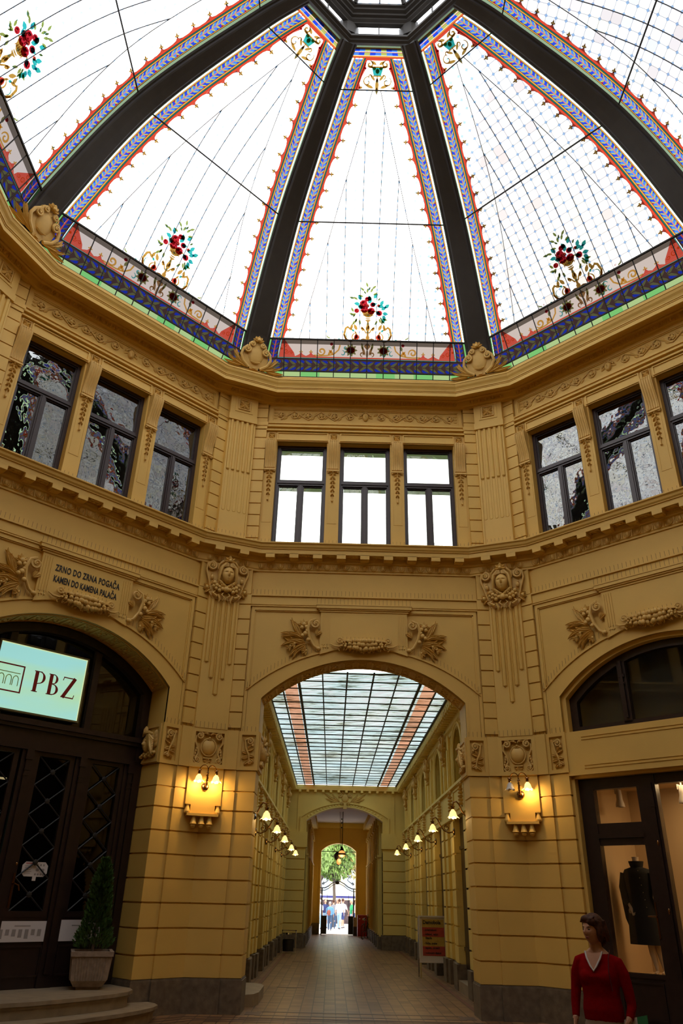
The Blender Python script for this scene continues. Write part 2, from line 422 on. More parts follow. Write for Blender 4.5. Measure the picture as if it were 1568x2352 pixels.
    def mirror(s):
        """adds the mirror image in x of everything so far"""
        o = len(s.v); k = len(s.f)
        s.v += [(-x, y, z) for x, y, z in s.v]
        for i in range(k):
            s.f.append(tuple(o+j for j in reversed(s.f[i]))); s.m.append(s.m[i])
        return s
    def mesh(s, name, mats, smooth=False, org=(0,0,0)):
        me = bpy.data.meshes.new(name)
        me.from_pydata([((x-org[0])*K, (y-org[1])*K, (z-org[2])*K) for x, y, z in s.v], [], s.f)
        if isinstance(mats, str): mats = [mats]
        for q in mats: me.materials.append(MAT[q])
        me.polygons.foreach_set('material_index', s.m)
        if smooth:
            me.polygons.foreach_set('use_smooth', [True]*len(s.f))
            try: me.set_sharp_from_angle(angle=rad(42))
            except Exception: pass
        me.update()
        return me

def rot2(s_, r_, ang):
    a = rad(ang); return (s_*math.cos(a)-r_*math.sin(a), s_*math.sin(a)+r_*math.cos(a))
def link(name, me, parent=None, loc=(0,0,0), rz=0.0, kind=None, label=None, cat=None, group=None, scale=None):
    o = bpy.data.objects.new(name, me); COL.objects.link(o)
    o.location = Vector(loc)*K; o.rotation_euler = (0, 0, rad(rz))
    if scale: o.scale = scale
    if parent: o.parent = parent
    if kind: o['kind'] = kind
    if label: o['label'] = label
    if cat: o['category'] = cat
    if group: o['group'] = group
    return o
def mk(name, mb, mats, **kw):
    sm = kw.pop('smooth', False)
    return link(name, mb.mesh(name, mats, sm), **kw)
def empty(name, loc=(0,0,0), rz=0.0, **kw):
    return link(name, None, loc=loc, rz=rz, **kw)
def at(s_, r_, z_, ang):
    x, y = rot2(s_, r_, ang); return (x, y, z_)
def copy_tree(o, parent=None):
    c = o.copy(); COL.objects.link(c)
    if parent: c.parent = parent
    for ch in list(o.children): copy_tree(ch, c)
    return c
def setp(o, loc=None, rz=None, label=None, group=None, kind=None):
    if loc is not None: o.location = Vector(loc)*K
    if rz is not None: o.rotation_euler = (0, 0, rad(rz))
    if label: o['label'] = label
    if group: o['group'] = group
    return o
def refl(p):
    """mirror a plan point of face 0 in the line through the corner to its right (22.5 deg)"""
    a = rad(45); x, y = p      # axis direction (sin22.5, cos22.5): reflection matrix angle = 2*67.5 = 135
    c, s_ = math.cos(rad(135)), math.sin(rad(135))
    return (c*x+s_*y, s_*x-c*y)
# ================================================================= THE HALL
T22 = math.tan(rad(22.5)); C22 = math.cos(rad(22.5)); S22 = math.sin(rad(22.5))
def half_a(r, d):           # half length of a face at inward distance r when the corner face sits at r+d
    return (r + d - r*C22)/S22
def ring(name, prof, d, mat='plaster', smooth=False):
    """mouldings swept round the sixteen sides"""
    mb = MB(); L = []
    for k in range(8):
        for s in (-1, 1):
            L.append((k*-45, s))
    rows = []
    for r, z in prof:
        a = half_a(r, d); row = []
        for ang, s in L:
            x, y = rot2(s*a, r, ang); row.append((x, y, z))
        rows.append(row)
    for i in range(len(prof)-1):
        mb.strip(rows[i+1], rows[i], closed=True)
    return mk(name, mb, mat, kind='structure', smooth=smooth)

def chpt(h, R):             # point of the right corner face (h from its middle, distance R) in face 0 plan coordinates
    return (R*S22+h*-1*C22, R*C22+h*S22) if False else (R*S22 - h*C22, R*C22 + h*S22)
def pier_poly(pts):
    q = [refl(p) for p in reversed(pts)]
    return list(pts)+q
def vcorner(r): return (r*T22, r)

# ---- one corner pier of the ground floor, copied to the eight corners
GZ = [0.58, 0.985, 1.44, 1.88, 2.315, 2.76, 3.2, 3.65, 4.05, 4.50]
JB = (2.36, 9.25)
def ground_pier():
    mb = MB()
    for i in range(len(GZ)-1):
        z0, z1 = GZ[i], GZ[i+1]
        g = 0.016
        mb.vprism(pier_poly([(JB[0], JB[1]), (2.36, 8.485), (2.79, 8.485), (2.79, 8.44), vcorner(8.44)]), z0+g, z1-g)
    mb.vprism(pier_poly([(JB[0]+.03, JB[1]), (2.39, 8.52), (2.82, 8.52), (2.82, 8.475), vcorner(8.475)]), 0.58, 4.5)
    return mb
gp = ground_pier().mesh('ground_pier', 'plaster')
def plinth_pier():
    mb = MB()
    mb.vprism(pier_poly([(2.33, JB[1]), (2.33, 8.45), (2.76, 8.45), (2.76, 8.40), vcorner(8.40)]), 0.0, 0.56)
    mb.vprism(pier_poly([(2.345, JB[1]), (2.345, 8.468), (2.775, 8.468), (2.775, 8.42), vcorner(8.42)]), 0.56, 0.585)
    return mb
pp = plinth_pier().mesh('pier_plinth', 'stone')
def block_band():           # string course with the sunk ornament panels
    mb = MB()
    P1 = chpt(0.41, 8.90)
    # wing block is cut by a sunk panel 2.42..2.74 / 4.64..5.26
    mb.vprism(pier_poly([(2.33, JB[1]), (2.33, 8.50), (2.80, 8.50), (2.80, 8.42), P1, chpt(0.345, 8.90), chpt(0.345, 9.0), ]), 4.50, 5.335)
    for s in (1, -1):
        X = (lambda x, y, z: (x, y, z)) if s == 1 else (lambda x, y, z: refl((x, y))+(z,))
        mb.X = X
        mb.frame(2.335, 2.80, 4.50, 5.335, 0.075, 8.455, 8.51)
    mb.X = None
    # frame round the cartouche panel, on the corner face
    c, s_ = C22, S22
    mb.X = lambda x, y, z: (x*c + y*s_, -x*s_ + y*c, z)
    mb.frame(-0.41, 0.41, 4.50, 5.335, 0.085, 8.895, 9.05)
    mb.box(-0.33, 0.33, 8.985, 9.05, 4.58, 5.25)
    mb.X = None
    return mb
bb = block_band().mesh('string_blocks', 'plaster')
def lamp_plate():
    mb = MB(); c, s_ = C22, S22
    mb.X = lambda x, y, z: (x*c + y*s_, -x*s_ + y*c, z)
    mb.prism([(-.385, 4.5), (-.385, 3.74), (-.265, 3.74), (-.265, 3.56), (.265, 3.56), (.265, 3.74), (.385, 3.74), (.385, 4.5)], 8.93, 9.2)
    mb.box(-.34, .34, 8.86, 9.2, 3.515, 3.565)
    for x in (-.33, .33):
        mb.lathe([(0.03, .17), (.035, .12), (.055, .06), (.065, .03), (.06, 0), (0.0, -.03)], (x, 8.93, 3.57), 10)
        mb.box(x-.05, x+.05, 8.89, 9.1, 3.735, 3.76)
    for x in (-.17, 0, .17):
        mb.lathe([(.035, .2), (.04, .14), (.06, .07), (.075, .03), (.045, .015), (.055, -.01), (.03, -.045), (0, -.05)], (x, 8.93, 3.33), 12)
    mb.X = None
    return mb
lp = lamp_plate().mesh('lamp_plate', 'plaster')
def lower_pier():           # z 5.33 .. 9.35 above the string course
    mb = MB()
    C1 = chpt(0.375, 8.885)
    mb.vprism(pier_poly([(2.42, JB[1]), (2.42, 8.512), (2.79, 8.512), (2.79, 8.45), (C1[0], 8.45), C1]), 5.335, 9.35)
    qz = [5.335, 5.385, 5.75, 6.11, 6.49, 6.86, 7.23, 7.60, 7.98, 8.36]
    for s in (1, -1):
        mb.X = (lambda x, y, z: (x, y, z)) if s == 1 else (lambda x, y, z: refl((x, y))+(z,))
        for i in range(1, len(qz)-1):
            mb.box(2.77, C1[0]+.005, 8.405, 8.47, qz[i]+.016, qz[i+1]-.016)
        mb.box(2.77, C1[0]+.005, 8.405, 8.47, 8.376, 8.62)
        mb.box(2.79, C1[0]+.005, 8.415, 8.47, 8.64, 9.35)
        mb.X = None
    c, s_ = C22, S22
    mb.X = lambda x, y, z: (x*c + y*s_, -x*s_ + y*c, z)
    for x, z in ((-.27, 6.80), (-.135, 6.44), (0, 6.07), (.135, 6.44), (.27, 6.80)):
        mb.tube([(x, 8.885, z), (x, 8.885, z+.03), (x, 8.885, 8.6)], [.02, .044, .044], 8)
        mb.tube([(x-.055, 8.885, z+.02), (x-.055, 8.885, 8.6)], .011, 4)
        mb.tube([(x+.055, 8.885, z+.02), (x+.055, 8.885, 8.6)], .011, 4)
    mb.X = None
    return mb
lo = lower_pier().mesh('lower_pilaster', 'plaster', )
def upper_pier():           # z 9.9 .. 14.6
    mb = MB()
    C1 = chpt(0.375, 8.85)
    mb.vprism(pier_poly([(2.6, 9.1), (2.6, 8.512), (2.76, 8.512), (2.76, 8.44), (C1[0], 8.44), C1]), 9.8, 14.75)
    qz = [10.16, 10.50, 10.83, 11.17, 11.51, 11.85, 12.19, 12.53, 12.87, 13.22, 13.5]
    for s in (1, -1):
        mb.X = (lambda x, y, z: (x, y, z)) if s == 1 else (lambda x, y, z: refl((x, y))+(z,))
        mb.box(2.735, C1[0]+.01, 8.395, 8.46, 9.85, 10.145)
        for i in range(len(qz)-1):
            mb.box(2.735, C1[0]+.01, 8.395, 8.46, qz[i]+.015, qz[i+1]-.015)
        mb.box(2.72, C1[0]+.01, 8.37, 8.46, 13.5, 13.60); mb.box(2.70, C1[0]+.01, 8.35, 8.46, 13.60, 13.68); mb.box(2.72, C1[0]+.01, 8.375, 8.46, 13.68, 13.74)
        mb.box(2.735, C1[0]+.01, 8.395, 8.46, 13.755, 13.86); mb.box(2.735, C1[0]+.01, 8.395, 8.46, 13.885, 14.19); mb.box(2.735, C1[0]+.01, 8.395, 8.46, 14.215, 14.5)
        mb.X = None
    c, s_ = C22, S22
    mb.X = lambda x, y, z: (x*c + y*s_, -x*s_ + y*c, z)
    for i in range(5):
        x = -.28+.14*i
        mb.tube([(x, 8.85, 11.98), (x, 8.85, 12.01), (x, 8.85, 13.56)], [.02, .048, .048], 8)
        mb.tube([(x-.042, 8.85, 12.0), (x-.042, 8.85, 10.84), (x-.03, 8.85, 10.80), (x, 8.85, 10.785), (x+.03, 8.85, 10.80), (x+.042, 8.85, 10.84), (x+.042, 8.85, 12.0)], .011, 5)
    for x in (-.35, .35): mb.box(x-.02, x+.02, 8.83, 8.86, 9.9, 13.56)
    mb.box(-.40, .40, 8.78, 8.9, 13.56, 13.75)          # cap
    mb.box(-.385, .385, 8.80, 8.9, 13.75, 14.5)
    mb.frame(-.25, .25, 13.84, 14.33, .05, 8.785, 8.81)
    mb.X = None
    return mb
upm = upper_pier().mesh('upper_pilaster', 'plaster')
SIDE = {0: 'back', 45: 'left', -45: 'right', 90: 'far_left', -90: 'far_right', 135: 'rear_left', -135: 'rear_right', 180: 'rear'}
CORN = {-0: 'corner_back_right', 45: 'corner_back_left', -45: 'corner_right', 90: 'corner_left', -90: 'corner_far_right', 135: 'corner_rear_left', -135: 'corner_rear_right', 180: 'corner_rear'}
for ang in SIDE:
    n = CORN[ang]
    w = link('wall_'+n, gp, rz=ang, kind='structure')
    link('plinth', pp, parent=w); link('string_blocks', bb, parent=w); link('lamp_plate', lp, parent=w)
    link('pilaster', lo, parent=w); link('upper_pilaster', upm, parent=w)

# ---- arch geometry
def arc_pts(hw, zs, zc, n=24):
    h = zc-zs; R = (hw*hw+h*h)/(2*h); cz = zc-R; a0 = math.asin(hw/R)
    return [(R*math.sin(-a0+2*a0*i/n), cz+R*math.cos(-a0+2*a0*i/n)) for i in range(n+1)]
INNER = arc_pts(2.36, 6.10, 7.06, 28)
OUTER = arc_pts(2.68, 6.30, 7.32, 28)
def band_between(mb, A, B, y0, y1):
    """solid band between two open polylines in (x,z)"""
    k = len(A)
    f = [(x, y0, z) for x, z in A]+[(x, y0, z) for x, z in B]+[(x, y1, z) for x, z in A]+[(x, y1, z) for x, z in B]
    fs = []
    for i in range(k-1):
        fs += [(i, i+1, k+i+1, k+i), (2*k+i, 3*k+i, 3*k+i+1, 2*k+i+1), (i, 2*k+i, 2*k+i+1, i+1), (k+i, k+i+1, 3*k+i+1, 3*k+i)]
    fs += [(0, k, 3*k, 2*k), (k-1, 3*k-1, 4*k-1, 2*k-1)]
    mb.add(f, fs)
def offset_arc(d): return arc_pts(2.36+d, 6.10+d*0.6, 7.06+d*0.82, 28)
def lower_wall(kind):
    mb = MB()
    top = 9.72
    A = [(-2.36, 5.335)]+INNER+[(2.36, 5.335)]
    # spandrel wall built in columns
    B = [(-3.2, 5.335)]+[(x*3.2/2.36, top) for x, z in INNER]+[(3.2, 5.335)]
    B[1] = (-3.2, top); B[-2] = (3.2, top)
    band_between(mb, A, B, 8.5, 9.3)
    # archivolt
    A2 = [(-2.36, 5.335)]+INNER+[(2.36, 5.335)]
    B2 = [(-2.68, 5.335)]+OUTER+[(2.68, 5.335)]
    band_between(mb, A2, B2, 8.475, 8.52)
    O1 = [(x*1.0, z) for x, z in OUTER]; O2 = arc_pts(2.735, 6.27, 7.375, 28)
    band_between(mb, O1, O2, 8.445, 8.52)
    # thin edge fillet of the intrados
    band_between(mb, A2, [(-2.42, 5.335)]+offset_arc(0.06)+[(2.42, 5.335)], 8.462, 8.5)
    # ledge, panel frame
    mb.box(-2.78, 2.78, 8.445, 8.52, 8.385, 8.60); mb.box(-2.78, 2.78, 8.41, 8.52, 8.60, 8.635)
    for s in (-1, 1):
        mb.box(min(s*1.1, s*2.78), max(s*1.1, s*2.78), 8.43, 8.52, 8.335, 8.36)
        mb.box(min(s*1.1, s*2.74), max(s*1.1, s*2.74), 8.455, 8.52, 8.245, 8.335)
        x0, x1 = sorted((s*2.665, s*2.74)); mb.box(x0, x1, 8.455, 8.52, 6.33, 8.245)
        x0, x1 = sorted((s*2.64, s*2.665)); mb.box(x0, x1, 8.475, 8.52, 6.4, 8.245)
        x0, x1 = sorted((s*2.69, s*2.76)); mb.box(x0, x1, 8.47, 8.52, 5.335, 6.34)
    mb.box(-2.665, -1.1, 8.475, 8.52, 8.22, 8.245); mb.box(1.1, 2.665, 8.475, 8.52, 8.22, 8.245)
    # tablet over the arch
    z0 = 7.30
    mb.prism([(-1.05, 7.16), (-.7, 7.27), (-.35, 7.33), (0, 7.35), (.35, 7.33), (.7, 7.27), (1.05, 7.16), (1.05, 8.22), (-1.05, 8.22)], 8.43, 8.52)
    mb.box(-1.08, 1.08, 8.41, 8.52, 8.22, 8.265); mb.box(-1.11, 1.11, 8.385, 8.52, 8.265, 8.30); mb.box(-1.16, 1.16, 8.36, 8.52, 8.30, 8.375); mb.box(-1.17, 1.17, 8.35, 8.52, 8.375, 8.40)
    for s in (-1, 1):
        for i in range(4):
            x = s*(0.83+0.055*i)
            mb.box(x-.008, x+.008, 8.415, 8.44, 7.40, 8.15)
        for i in range(3):
            x = s*(0.8575+0.055*i); mb.ball((x, 8.425, 7.335), .022, .015, .022, 6, 4)
    if kind != 'shop':
        # coffered soffit: raised frames with small leaf reliefs
        R = 0
        n = 15; h = 0.96; RR = (2.36**2+h*h)/(2*h); cz = 7.06-RR; a0 = math.asin(2.36/RR)
        for i in range(n):
            t0 = -a0+2*a0*(i+.10)/n; t1 = -a0+2*a0*(i+.90)/n
            def P(t, y, q): return ((RR-q)*math.sin(t), y, cz+(RR-q)*math.cos(t))
            for (ya, yb, ta, tb) in ((8.60, 8.63, t0, t1), (9.05, 9.08, t0, t1), (8.60, 9.08, t0, t0+.014), (8.60, 9.08, t1-.014, t1)):
                vs = [P(ta, ya, 0), P(tb, ya, 0), P(tb, yb, 0), P(ta, yb, 0), P(ta, ya, .025), P(tb, ya, .025), P(tb, yb, .025), P(ta, yb, .025)]
                mb.add(vs, [(0,3,2,1),(4,5,6,7),(0,1,5,4),(1,2,6,5),(2,3,7,6),(3,0,4,7)])
            tm = (t0+t1)/2
            c = P(tm, 8.84, .01); mb.ball(c, .05, .07, .03, 6, 4)
            for a in range(6):
                ca, sa = math.cos(a*PI/3), math.sin(a*PI/3)
                c = P(tm+ca*.032, 8.84+sa*.13, .008); mb.ball(c, .04, .05, .022, 6, 4)
        for y in (8.55, 9.13):
            band_between(mb, [(x*.992, z-.02) for x, z in INNER], INNER, y, y+.03)
    return mb
lw = {k: lower_wall(k).mesh('wall_with_arch', 'plaster') for k in ('plain', 'shop')}
for ang, nm in SIDE.items():
    link('wall_'+nm, lw['shop' if ang in (-45,) else 'plain'], rz=ang, kind='structure')

# ---- upper wall with three openings
OPEN = ((-2.42, -1.05), (-0.685, 0.685), (1.05, 2.42))
def upper_wall():
    mb = MB()
    mb.box(-3.2, 3.2, 8.5, 8.95, 9.70, 10.10)
    mb.box(-3.2, 3.2, 8.5, 8.95, 13.16, 14.95)
    for x0, x1 in ((-3.2, -2.42), (-1.05, -.685), (.685, 1.05), (2.42, 3.2)):
        mb.box(x0, x1, 8.5, 8.95, 10.10, 13.16)
    mb.box(-2.74, 2.74, 8.46, 8.52, 13.16, 13.46)
    mb.box(-2.74, 2.74, 8.385, 8.52, 13.465, 13.50); mb.box(-2.74, 2.74, 8.43, 8.52, 13.50, 13.575)
    mb.box(-2.74, 2.74, 8.36, 8.52, 13.575, 13.615); mb.box(-2.74, 2.74, 8.42, 8.52, 13.615, 13.70); mb.box(-2.74, 2.74, 8.385, 8.52, 13.70, 13.73)
    mb.frame(-2.70, 2.70, 13.73, 14.34, .10, 8.455, 8.52)
    mb.frame(-2.60, 2.60, 13.83, 14.24, .025, 8.475, 8.52)
    for x0, x1 in ((-2.44, -1.03), (-.70, .70), (1.03, 2.44)):      # sunk panels of the band as raised frames
        mb.frame(x0, x1, 13.185, 13.44, .03, 8.432, 8.47)
    return mb
uw = upper_wall().mesh('upper_wall', 'plaster')
for ang, nm in SIDE.items():
    link('wall_upper_'+nm, uw, rz=ang, kind='structure')

# ---- cornices swept round the hall
ring('trim_1', [(8.52, 9.72), (8.52, 9.27), (8.47, 9.27), (8.47, 9.31), (8.45, 9.33), (8.43, 9.48), (8.38, 9.50), (8.38, 9.56), (8.36, 9.625), (8.16, 9.625), (8.155, 9.63),
                (8.155, 9.745), (8.13, 9.75), (8.13, 9.765), (8.10, 9.80), (8.085, 9.85), (8.05, 9.88), (8.05, 9.91), (8.10, 9.93), (8.52, 10.08)], 0.375)
ring('trim_2', [(8.52, 14.34), (8.44, 14.34), (8.44, 14.38), (8.41, 14.40), (8.37, 14.54), (8.33, 14.56), (8.33, 14.60), (8.28, 14.62), (8.00, 14.55), (7.96, 14.53), (7.955, 14.42), (7.90, 14.40),
                (7.90, 14.505), (7.885, 14.51), (7.885, 14.535), (7.865, 14.54), (7.86, 14.57), (7.84, 14.61), (7.80, 14.66), (7.775, 14.72), (7.76, 14.73), (7.76, 14.77), (7.80, 14.785), (7.92, 14.80),
                (7.92, 14.87), (7.89, 14.88), (7.89, 14.93), (7.98, 14.95), (8.10, 14.96)], 0.345)
ring('trim_3', [(8.10, 14.95), (8.02, 14.955), (8.0, 15.0), (8.05, 15.03), (8.25, 15.03)], 0.30, 'iron')
ring('ceiling_roof_ledge', [(8.05, 15.02), (8.05, 15.04), (11.2, 15.04), (11.2, 15.02)], 0.30, 'darkint')

# egg-and-dart and brackets, one mesh per side shared by the eight
def eggs(r, z, a, pitch, rr, d=0.345):
    mb = MB(); n = int(2*a/pitch)
    for i in range(n):
        x = (i-(n-1)/2)*pitch
        mb.ball((x, r, z), rr*.62, rr*.55, rr, 8, 5)
        pts = [(x+rr*1.05*math.cos(t), r-.012, z+rr*.35-rr*1.35*math.sin(t)) for t in [0, .5, 1.1, PI/2, PI-1.1, PI-.5, PI]]
        mb.tube(pts, rr*.16, 4)
        q = x+pitch/2
        if i < n-1: mb.prism([(q-.012, z+rr), (q, z-rr*1.1), (q+.012, z+rr)], r-.03, r+.02)
    return mb
def corner_eggs(R, z, hw, pitch, rr):
    e = eggs(R, z, hw, pitch, rr)
    c, s_ = C22, S22
    e.v = [(x*c+y*s_, -x*s_+y*c, z_) for x, y, z_ in e.v]
    return e
def join(*mbs):
    o = MB()
    for m in mbs:
        k = len(o.v); o.v += m.v
        o.f += [tuple(k+i for i in f) for f in m.f]; o.m += m.m
    return o
e1 = join(eggs(8.44, 9.405, 2.72, .235, .072), corner_eggs(8.82, 9.405, .6, .235, .072)).mesh('egg_moulding', 'relief', True)
e2 = join(eggs(8.385, 14.47, 2.66, .20, .062), corner_eggs(8.735, 14.47, .6, .20, .062)).mesh('egg_moulding_small', 'relief', True)
mb = MB()
for i in range(-4, 5):
    x = .59*i
    mb.box(x-.112, x+.112, 8.155, 8.45, 9.528, 9.64)
    mb.box(x-.085, x+.085, 8.2, 8.40, 9.515, 9.53)
    if i < 4:
        q = x+.295; mb.frame(q-.13, q+.13, 8.19, 8.36, .02, 0, 0) if False else None
        for (a, b, c, d_) in ((q-.13, q+.13, 8.19, 8.205), (q-.13, q+.13, 8.345, 8.36), (q-.13, q-.115, 8.19, 8.36), (q+.115, q+.13, 8.19, 8.36)):
            mb.box(a, b, c, d_, 9.605, 9.63)
        mb.ball((q, 8.275, 9.62), .05, .05, .02, 6, 4)
c, s_ = C22, S22
mb.X = lambda x, y, z: (x*c+y*s_, -x*s_+y*c, z)
for x in (-.31, .31):
    mb.box(x-.112, x+.112, 8.53, 8.85, 9.528, 9.64)
mb.X = None
bk = mb.mesh('cornice_brackets', 'plaster')
for ang, nm in SIDE.items():
    if abs(ang) > 100: continue
    w = link('trim_eggs_'+nm, e1, rz=ang, kind='structure'); link('upper_egg_moulding', e2, parent=w); link('brackets', bk, parent=w)

# ---- windows of the upper floor
def window_parts():
    W = 1.37; x0, x1 = -W/2, W/2; z0, z1 = 10.10, 13.16
    fr = MB()
    fr.frame(x0, x1, z0, z1, .085, 8.70, 8.82)
    fr.box(x0+.085, x1-.085, 8.69, 8.82, 11.90, 12.06); fr.box(x0+.05, x1-.05, 8.665, 8.72, 11.95, 12.01)
    fr.box(-.065, .065, 8.70, 8.82, z0+.085, 11.9); fr.box(-.03, .03, 8.68, 8.72, z0+.085, 11.9)
    fr.frame(x0+.085, x1-.085, 12.06, z1-.085, .03, 8.735, 8.80)
    for a, b in ((x0+.085, -.065), (.065, x1-.085)): fr.frame(a, b, z0+.085, 11.9, .028, 8.735, 8.80)
    f = fr.mesh('window_frame', 'winframe')
    ps = []
    for a, b, c, d in ((x0+.11, x1-.11, 12.08, z1-.11), (x0+.11, -.08, z0+.11, 11.88), (.08, x1-.11, z0+.11, 11.88)):
        p = MB(); p.box(a, b, 8.765, 8.772, c, d); ps.append((p.mesh('pane', 'pane'), p.mesh('pane', 'pane_dark')))
    return f, ps
WF, WP_ = window_parts()
wi = 0
for ang in (0, 45, -45, 90, -90):
    for x0, x1 in OPEN:
        wi += 1
        xc = (x0+x1)/2
        w = empty('window_%d' % wi, loc=at(xc, 0, 0, ang), rz=ang, kind='structure')
        link('window_frame', WF, parent=w)
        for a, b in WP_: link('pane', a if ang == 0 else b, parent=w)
bl = MB(); bl.box(-.57, .57, 8.785, 8.79, 12.90, 13.05); bl.box(-.57, -.08, 8.785, 8.79, 11.76, 11.88); bl.box(.08, .57, 8.785, 8.79, 11.76, 11.88)
MAT['netting'] = tint('pale_green_netting', (.17, .19, .13))
blm = bl.mesh('top_blind', 'netting')
for x0, x1 in OPEN:
    mk_ = link('top_blind', blm, loc=at((x0+x1)/2, 0, 0, 0), kind='structure')
for ang in (135, -135, 180):
    for x0, x1 in OPEN:
        wi += 1
        w = empty('window_%d' % wi, loc=at((x0+x1)/2, 0, 0, ang), rz=ang, kind='structure')
        link('window_frame', WF, parent=w)

# dark rooms behind the walls (closed, so daylight enters only through the glass)
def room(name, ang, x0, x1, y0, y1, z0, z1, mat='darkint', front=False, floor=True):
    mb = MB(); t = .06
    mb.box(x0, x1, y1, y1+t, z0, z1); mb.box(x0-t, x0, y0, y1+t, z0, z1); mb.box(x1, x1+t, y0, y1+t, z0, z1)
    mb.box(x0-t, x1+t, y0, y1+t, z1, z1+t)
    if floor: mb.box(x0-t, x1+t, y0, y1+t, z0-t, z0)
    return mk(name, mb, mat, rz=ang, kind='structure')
for ang, nm in SIDE.items():
    if ang == 0: continue
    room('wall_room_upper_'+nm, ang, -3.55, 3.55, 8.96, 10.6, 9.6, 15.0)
mb = MB()
for s in (-1, 1):
    x0, x1 = sorted((s*3.05, s*4.6)); mb.box(x0, x1, 8.96, 9.6, 7.2, 15.03)
mk('wall_outer_back', mb, 'plaster', kind='structure')
for ang in (90, -90, 135, -135):
    mb = MB(); mb.box(-2.5, 2.5, 9.05, 9.15, 0, 7.2)
    mk('door_side_'+SIDE[ang], mb, 'wood', rz=ang, kind='structure')
room('wall_passage_rear', 180, -2.75, 2.75, 9.2, 18, 0, 7.6, 'corridor', floor=False)
# shell that keeps the sky out behind the ground floor piers
mb = MB()
for k in range(8):
    ang = -45*k
    a = refl((2.36, 9.25))
    for p, q in (((3.3, 9.3), refl((3.3, 9.3))),):
        x0, y0 = rot2(p[0], p[1], ang); x1, y1 = rot2(q[0], q[1], ang)
        mb.add([(x0, y0, 0), (x1, y1, 0), (x1, y1, 15), (x0, y0, 15)], [(0, 1, 2, 3)])
mk('wall_outer_shell', mb, 'darkint', kind='structure')
for ang in (45, -45, 90, -90, 135, -135, 180):
    mb = MB()
    mb.box(-3.7, -2.36, 9.24, 9.31, 0, 9.7); mb.box(2.36, 3.7, 9.24, 9.31, 0, 9.7); mb.box(-3.7, 3.7, 9.29, 9.33, 7.0, 9.7) 
    mk('wall_lining_'+SIDE[ang], mb, 'darkint', rz=ang, kind='structure')

# ---- floor
fl = MB(); fl.add([(-14, -19, 0), (14, -19, 0), (14, 46.0, 0), (-14, 46.0, 0)], [(0, 1, 2, 3)])
FLOOR = mk('floor', fl, 'tiles', kind='structure')
mb = MB()
def inlay(mb, x0, x1, y0, y1): mb.box(x0, x1, y0, y1, 0.0, 0.004)
# bands across the mouth of the corridor
for y0, y1 in ((8.42, 8.50), (8.92, 9.02)): inlay(mb, -2.05, 2.05, y0, y1)
for s in (-1, 1):
    x0, x1 = sorted((s*1.95, s*2.25)); inlay(mb, x0, x1, 8.5, 8.92)
inlay(mb, -2.3, 2.3, 7.93, 7.97); inlay(mb, -2.3, 2.3, 8.12, 8.16)
# band that follows the octagon
for k in range(8):
    for r, w in ((7.55, .05), (7.78, .05), (8.05, .04)):
        a0 = r*T22; a1 = (r+w)*T22
        q = [rot2(-a0, r, -45*k), rot2(a0, r, -45*k), rot2(a1, r+w, -45*k), rot2(-a1, r+w, -45*k)]
        mb.vprism(q, 0.0, 0.0035)
mk('inlay_bands', mb, 'stepinlay', parent=FLOOR)
mb = MB()
for s in (-1, 1):
    x0, x1 = sorted((s*2.42, s*2.50)); inlay(mb, x0, x1, 9.3, 29.9)
mk('inlay_red_line', mb, 'inlayred', parent=FLOOR)
mb = MB()
for s in (-1, 1):
    for y in (13.5, 22.0): x0, x1 = sorted((s*1.25, s*1.95)); inlay(mb, x0, x1, y, y+.14)
mk('inlay_dark_tiles', mb, 'stepinlay', parent=FLOOR)
# ================================================================= THE DOME
PROF = [(8.02, 15.0), (7.56, 16.01), (5.574, 18.443), (2.769, 19.937), (1.80, 20.18)]
def dome_curve():
    """smooth arch through the purlin levels, sampled by arc length"""
    P = [np.array(p, float) for p in PROF]
    seg = []
    pts = [P[0]+np.array([0.35, -0.9])]+P+[P[-1]+np.array([-1.0, 0.1])]
    out = []
    for i in range(1, len(pts)-2):
        p0, p1, p2, p3 = pts[i-1:i+3]
        for j in range(14):
            t = j/14
            m1 = (p2-p0)*np.linalg.norm(p2-p1)/(np.linalg.norm(p2-p1)+np.linalg.norm(p1-p0))
            m2 = (p3-p1)*np.linalg.norm(p2-p1)/(np.linalg.norm(p3-p2)+np.linalg.norm(p2-p1))
            out.append((2*t**3-3*t**2+1)*p1+(t**3-2*t**2+t)*m1+(-2*t**3+3*t**2)*p2+(t**3-t**2)*m2)
    out.append(P[-1])
    return np.array(out)
CUR = dome_curve()
LEN = np.concatenate([[0], np.cumsum(np.linalg.norm(np.diff(CUR, axis=0), axis=1))])
LT = LEN[-1]
def halfw(r): return 0.387*r-0.168
def cpt(t):                       # t: length along the curve from the base; returns r, z, normal (inward)
    t = min(max(t, 0), LT)
    r = float(np.interp(t, LEN, CUR[:, 0])); z = float(np.interp(t, LEN, CUR[:, 1]))
    e = 0.05
    r1 = float(np.interp(min(t+e, LT), LEN, CUR[:, 0])); z1 = float(np.interp(min(t+e, LT), LEN, CUR[:, 1]))
    r0 = float(np.interp(max(t-e, 0), LEN, CUR[:, 0])); z0 = float(np.interp(max(t-e, 0), LEN, CUR[:, 1]))
    d = math.hypot(r1-r0, z1-z0); return r, z, -(z1-z0)/d, (r1-r0)/d     # inward normal (dr, dz)
TL = [float(np.interp(i*14, range(len(LEN)), LEN)) for i in range(5)]   # levels: base, kink, mid, up, top
def SP(s, t, off=0.0):
    r, z, nr, nz = cpt(t)
    return (s, r+nr*off, z+nz*off)
def hw(t): return halfw(cpt(t)[0])
